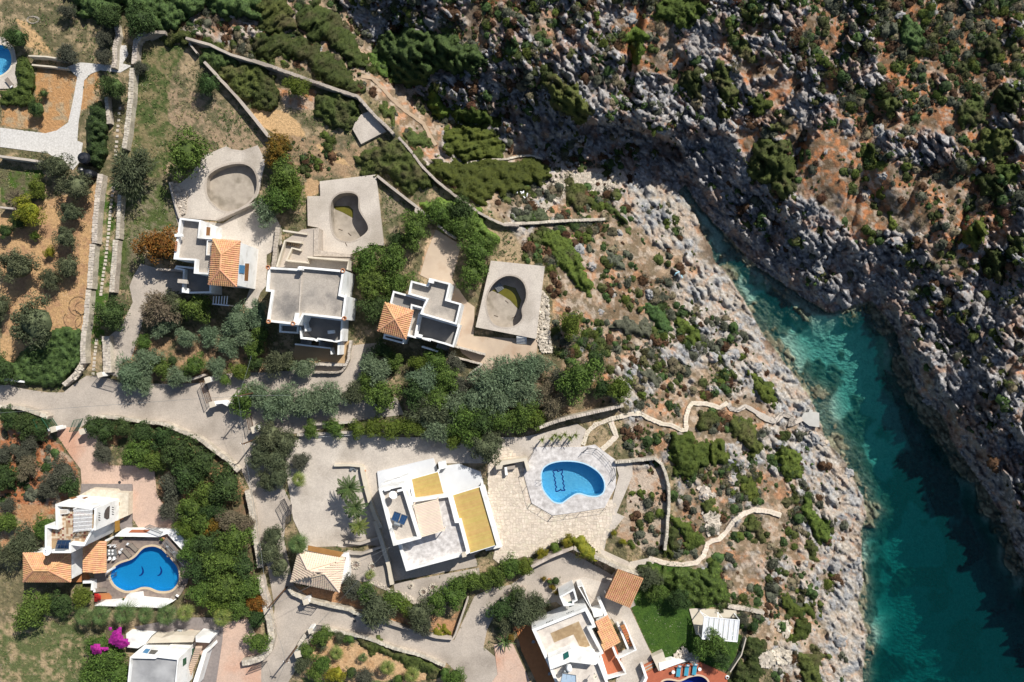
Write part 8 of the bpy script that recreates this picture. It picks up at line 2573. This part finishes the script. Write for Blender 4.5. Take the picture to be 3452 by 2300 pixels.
palm('N', 1035, 620, 58, "small yellowing fan palm below the garage steps", 'fan', 14, 1.4, lm='palmy')
palm('M', 720, 800, 95, "feathery cycad beside the red flowers", 'feather', 22, 1.6, lm='palmy')
for i, (x, y) in enumerate(((335, 925), (420, 915), (450, 885), (490, 900), (535, 880), (580, 905), (630, 885))):
  palm('K', x, y, 46, "spiky dragon plant, %s in the row above the octagonal deck" % ("first", "second", "third", "fourth", "fifth", "sixth", "last")[i], 'agave', 12, 1.7, name="dragon_plant", cat="plant", lm='palmy', group="dragon plants above the octagonal deck")
palm('O', 5, 1200, 100, "large green agave beside the dark red strip", 'agave', 16, .9, name="agave", cat="plant", lm='palm')
palm('O', 965, 262, 38, "small spiky plant on the concrete walk", 'agave', 12, .4, name="spiky_plant", cat="plant", lm='palmy')
palm('E', 150, 290, 110, "pale pampas grass with drooping plumes in the grove", 'feather', 26, .8, name="pampas_grass", cat="plant", lm='dry')
palm('I', 430, 1020, 50, "pale agave on the red soil by the drive", 'agave', 12, .2, name="agave", cat="plant", lm='grey')
# ---------------------------------------------------------------- hillside cushions, boulders and tufts
FREE = []
def slope_z(px, py):
  return float(gz(np.array(px), np.array(py)))
def bushcol(px, py, r):
  near = px < 2350 or py > 1200
  a = r.rand()
  if a < .26:
    return 'mat'
  if a < .50:
    return 'grey'
  if a < .66:
    return 'brown'
  if a < .84:
    return 'dark'
  if a < .93:
    return 'matlime'
  return 'dry'
r_ = np.random.RandomState(99)
pts_ = []
tries = r_.rand(36000, 2) * [3600, 2380] + [-60, -40]
qx, qy = tries[:, 0], tries[:, 1]
outm = (~inpoly(qx, qy, ESTATE)) | inpoly(qx, qy, HILL)
wm_ = inpoly(qx, qy, WATER)
dsh = pdist(qx, qy, LBANK[:-1] + RBANK[::-1])
dens = fbm(qx / 90, qy / 90, 3, 3)
hillm = inpoly(qx, qy, HILL)
farr = sstep(300, 900, dsh) * hillm
keep = outm & ~wm_ & (dsh > 55) & (r_.rand(len(qx)) < np.clip((dens - .32) * 2.4, .03, 1) * (.45 + 1.3 * farr + .75 * (~hillm) * sstep(110, 260, dsh)))
bedm = inpoly(qx, qy, S('K', [(1140, 1130), (1330, 1110), (1400, 1200), (1430, 1500), (1410, 1980), (1250, 1930), (1020, 1780), (1130, 1300)])) | inpoly(qx, qy, S('I', [(0, 800), (330, 800), (480, 1000), (640, 1200), (420, 1400), (0, 1500)])) | inpoly(qx, qy, S('B', [(250, 1180), (700, 1180), (860, 1420), (560, 1540), (250, 1450)]))
keep |= bedm & (r_.rand(len(qx)) < .42)
for pa_ in PATHS:
  keep &= pdist(qx, qy, pa_) > 22
for c_, p_ in (('L', [(400, 680), (560, 820)]),):
  keep &= pdist(qx, qy, S(c_, p_)) > 45
bedm = bedm[keep]
qx, qy = qx[keep], qy[keep]
rad = .20 + .95 * r_.rand(len(qx)) ** 3.2
order = np.argsort(-rad)
NAMES = {'mat': "low olive-green cushion shrub", 'grey': "grey-green cushion shrub", 'brown': "rusty brown cushion shrub", 'dark': "dark green cushion shrub", 'matlime': "bright green cushion shrub", 'dry': "dry ash-coloured cushion shrub"}
lowv, lowq, lowm = [], [], []
cls_names = list(NAMES)
cv0, cq0 = dome_core(1.0, .7, r_, 3, 9, 3, amp=.25)
cv1, cq1 = dome_core(1.0, .7, r_, 5, 10, 3, amp=.28)
count = 0
voff = 0
for k_ in order:
  x, y, r0 = qx[k_], qy[k_], rad[k_]
  g_ = slope_z(x, y)
  cl = bushcol(x, y, r_)
  X_, Y_, _z = at(x, y, g_)
  if count < 290:
    side = "beyond the inlet" if inpoly(np.array([x]), np.array([y]), HILL)[0] else ("on an open plot" if bedm[k_] else "on the near slope")
    o = link("cushion_shrub", random.choice(CROWN['cushion']), loc=(X_, Y_, g_ + .1), label=("%s among the rocks %s" if "plot" not in side else "%s in the bare soil %s") % (NAMES[cl], side), cat="shrub", group="%ss %s" % (NAMES[cl], side))
    o.scale = (r0 * 1.1 * random.uniform(.85, 1.15), r0 * 1.1, r0)
    o.rotation_euler.z = random.uniform(0, 6.28)
    setmat(o, LEAF[cl])
    count += 1
  else:
    nsub = 1 + int(r_.rand() * 3.2)
    for sub in range(nsub):
      cv, cq = (cv0, cq0) if r_.rand() < .5 else (cv1, cq1)
      a = r_.rand() * 6.28
      ca_, sa_ = math.cos(a), math.sin(a)
      rs = r0 * (1 if sub == 0 else .45 + .4 * r_.rand())
      ox = X_ + (0 if sub == 0 else r_.normal() * r0 * .55 + sub * .35 * r0)
      oy = Y_ + (0 if sub == 0 else r_.normal() * r0 * .55 - sub * .45 * r0)
      sx = rs * (.7 + .5 * r_.rand())
      vv = np.stack([(cv[:, 0] * ca_ - cv[:, 1] * sa_) * sx + ox, (cv[:, 0] * sa_ + cv[:, 1] * ca_) * rs + oy, cv[:, 2] * rs * .8 + g_ - .05], -1)
      vv += r_.normal(size=vv.shape) * rs * .10
      nl = int(14 + 34 * rs)
      d_ = sphere_dirs(nl, r_, 0)
      Pp = d_ * [sx, rs, rs * .62] * r_.uniform(.85, 1.2, (len(d_), 1)) + [ox, oy, g_ - .02]
      lv, lq = leaf_quads(Pp, d_ + r_.normal(size=d_.shape) * .7, .07 + .05 * rs, 1.6, r_)
      lowv += [vv, lv]
      lowq += [cq + voff, lq + voff + len(vv)]
      voff += len(vv) + len(lv)
      lowm += [cls_names.index(cl)] * (len(cq) + len(lq))
me_ = npmesh("scrub_cushions", np.concatenate(lowv), np.concatenate(lowq), [LEAF[c_] for c_ in cls_names], lowm)
link("undergrowth", me_, kind="stuff", label="small cushion scrub scattered over both rocky slopes")
# boulders
BOUL = []
for i in range(5):
  cv, cq = dome_core(1.0, .8, r_, i + 1, 22, 11, amp=.28, cell=1.6)
  f1_, f2_, idd = worley(cv[:, 0] * 1.7 + i * 5, cv[:, 1] * 1.7 + cv[:, 2], 2)
  g1_, g2_, idg = worley(cv[:, 0] * 4 + i * 5, cv[:, 1] * 4 + cv[:, 2] * 2, 4)
  cv = cv * (.66 + .36 * np.minimum(1, (f2_ - f1_) * 2.4) * (.4 + idd) + .16 * np.minimum(1, (g2_ - g1_) * 2) * idg)[:, None]
  BOUL.append(npmesh("boulder", cv, cq, boulder_m))
bl = r_.rand(2600, 2) * [3500, 2300]
ok = ((~inpoly(bl[:, 0], bl[:, 1], ESTATE)) | inpoly(bl[:, 0], bl[:, 1], HILL)) & ~inpoly(bl[:, 0], bl[:, 1], WATER) & (fbm(bl[:, 0] / 130, bl[:, 1] / 130, 6, 3) > .5)
for pa_ in PATHS:
  ok &= pdist(bl[:, 0], bl[:, 1], pa_) > 24
bl = bl[ok][:150]
for (x, y) in bl:
  g_ = slope_z(x, y)
  s = .30 + .95 * r_.rand() ** 2.2
  hl = inpoly(np.array([x]), np.array([y]), HILL)[0]
  o = link("boulder", random.choice(BOUL), loc=at(x, y, g_ - .22 * s), label="grey weathered limestone boulder %s" % ("on the far slope beyond the inlet" if hl else "on the near rocky slope"), cat="boulder", group="limestone boulders %s" % ("beyond the inlet" if hl else "on the near slope"))
  o.scale = (s * random.uniform(.8, 1.4), s, s * random.uniform(.45, .8))
  o.rotation_euler = (random.uniform(-.2, .2), random.uniform(-.2, .2), random.uniform(0, 6.28))
for x, y, s, lb in (('K', (1990, 1280), 1.3, "large blue-grey boulder above the white rocks"), ('K', (2070, 1120), 1.2, "pale boulder right of the dome shrubs"), ('K', (1750, 1420), 1.0, "white boulder amid red soil"), ('L', (585, 950), .95, "smooth peach boulder at the waterline"),
          ('L', (500, 900), 1.3, "dark blue-grey crag at the waterline"), ('L', (440, 790), 1.2, "grey crag below the bathing slab"), ('G', (770, 890), 1.0, "upright grey boulder with a dark base"), ('G', (650, 740), 1.2, "split grey boulder beside the bright heath stripe"),
          ('G', (1010, 590), .8, "dark-sided boulder near the thin heath streak"), ('G', (1280, 1130), 1.1, "rounded grey boulder on red soil"), ('K', (1810, 480), 1.0, "grey boulder near the rusty shrubs"), ('K', (1830, 200), 1.1, "tall pale boulder on the upper near slope")):
  (px_, py_), = S(x, [y])
  g_ = slope_z(px_, py_)
  o = link("boulder", random.choice(BOUL), loc=at(px_, py_, g_), label=lb, cat="boulder")
  o.scale = (s, s * .85, s * .8)
  o.rotation_euler.z = random.uniform(0, 6.28)
# rubble heaps of pale stones
def rubble(c, pts, n, s0, s1, label, z=None, m=rubble_m, lift=.25):
  P = S(c, pts)
  xs_ = [p[0] for p in P]
  ys_ = [p[1] for p in P]
  b = MB()
  k = 0
  while k < n:
    x, y = random.uniform(min(xs_), max(xs_)), random.uniform(min(ys_), max(ys_))
    if not inpoly(np.array([x]), np.array([y]), P)[0]:
      continue
    g_ = slope_z(x, y) if z is None else z
    q = Vector(at(x, y, g_ + random.uniform(0, lift)))
    M_ = Matrix.Translation(q) @ Matrix.Rotation(random.uniform(0, 6.28), 4, 'Z') @ Matrix.Rotation(random.uniform(-.5, .5), 4, 'X')
    s = random.uniform(s0, s1)
    b.box(None, (s * 1.5, s, s * .6), M=M_)
    k += 1
  return b.build("rubble", m, kind="stuff", label=label)
rubble('E', [(1495, 150), (1560, 150), (1650, 250), (1630, 430), (1585, 440), (1530, 300)], 430, .12, .30, "heap of loose pale stones beside the first pool deck", .12)
rubble('G', [(340, 1090), (390, 1180), (400, 1500), (430, 1640), (330, 1640), (270, 1480), (290, 1280)], 520, .12, .34, "strip of loose pale stones right of the raised deck")
rubble('O', [(1490, 1330), (1570, 1270), (1700, 1330), (1720, 1400), (1560, 1390)], 90, .25, .5, "pale rocks at the edge of the lawn", .05)
rubble('O', [(2240, 1300), (2330, 1300), (2340, 1440), (2260, 1430)], 60, .3, .55, "white rocks right of the lawn's kerb")
rubble('G', [(340, 420), (300, 300), (420, 120), (600, 60), (1000, 60), (1060, 130), (900, 230), (560, 220)], 2200, .08, .26, "grey shingle at the head of the inlet", lift=.06)
rubble('K', [(1700, 1340), (1780, 1320), (1860, 1420), (1800, 1440), (1720, 1420)], 60, .25, .5, "cluster of white rocks above the cream footpath")
rubble('Q', [(150, 1020), (260, 1030), (300, 1100), (260, 1180), (180, 1140)], 90, .2, .45, "white stones scattered on the lower red soil")
rubble('Q', [(40, 1300), (200, 1270), (300, 1300), (290, 1400), (60, 1420)], 120, .25, .55, "pile of grey-white rocks near the bottom edge")
rubble('O', [(1740, 60), (1850, 60), (1930, 130), (1880, 250), (1800, 280)], 130, .25, .5, "white rocks left of the cream footpath")
rubble('N', [(980, 690), (1180, 730), (1250, 860), (1500, 890), (1380, 800), (1240, 760), (1100, 680)], 260, .12, .3, "gravelly stones edging the strip below the white villa", .06, lift=.1)
rubble('I', [(690, 280), (720, 250), (730, 300), (660, 400), (640, 370)], 70, .15, .3, "loose white stones on the rounded wall end", 1.0)
# grass tufts over the unpaved ground
gxs, gys = r_.rand(60000) * 3500 - 20, r_.rand(60000) * 2340 - 20
ii, jj = gidx(gxs, gys)
kp = r_.rand(60000) < SCRUB[jj, ii] * np.clip(fbm(gxs / 60, gys / 60, 2, 3) * 2.2 - .55, .05, 1)
for sl_ in SLABS + [cp]:
  kp &= ~inpoly(gxs, gys, sl_)
gxs, gys = gxs[kp][:17000], gys[kp][:17000]
zz_ = gz(gxs, gys)
k_ = (H - zz_) / FP
base_ = np.stack([(gxs - CX) * k_, (CY - gys) * k_, zz_ + .03], -1)
Pt = np.repeat(base_, 4, 0) + r_.normal(size=(len(base_) * 4, 3)) * [.16, .16, .05] + [0, 0, .08]
dr = r_.normal(size=Pt.shape) * [1, 1, .4] + [.5, -.6, .5]
lv, lq = leaf_quads(Pt, r_.normal(size=Pt.shape) * .5 + [0, 0, 1], .085, 2.4, r_, dr)
gm_ = (fbm(np.repeat(gxs, 4) / 110, np.repeat(gys, 4) / 110, 6, 3) + r_.normal(size=len(Pt)) * .06 > .50).astype(int)
me_ = npmesh("grass", lv, lq, [mat("dry_grass", (.27, .225, .115), (.15, .14, .065), 1.5, .9, island=.3), mat("green_grass", (.075, .115, .03), (.045, .075, .02), 1.5, .9, island=.35)], gm_)
link("grass", me_, kind="stuff", label="tufts of dry and green grass on the open plots")
dup = {}
for o in scene.objects:
  if o.get("label") and not o.get("group") and o.get("category"):
    dup.setdefault(o["label"], []).append(o.name)
for k_, v_ in dup.items():
  if len(v_) > 1:
    print("DUP", k_, v_)
tv = sum(len(m.polygons) * 2 for m in bpy.data.meshes)
print("TRIS about", tv, "objects", len(scene.objects))
for c_, x, y, lb in (('N', 905, 982, "dark round manhole cover on the upper branch lane"), ('N', 903, 1030, "small dark manhole cover on the branch lane bend"), ('I', 1052, 1298, "small dark drain cover on the pink drive"), ('O', 230, 105 + 900, "x")):
  if lb == "x":
    continue
  q = P3(c_, x, y, .12)
  b = MB()
  b.lathe((q.x, q.y, .06), [(.24, 0), (.24, .045), (.20, .05)], 14)
  b.build("manhole_cover", dmetal, label=lb, cat="manhole cover")
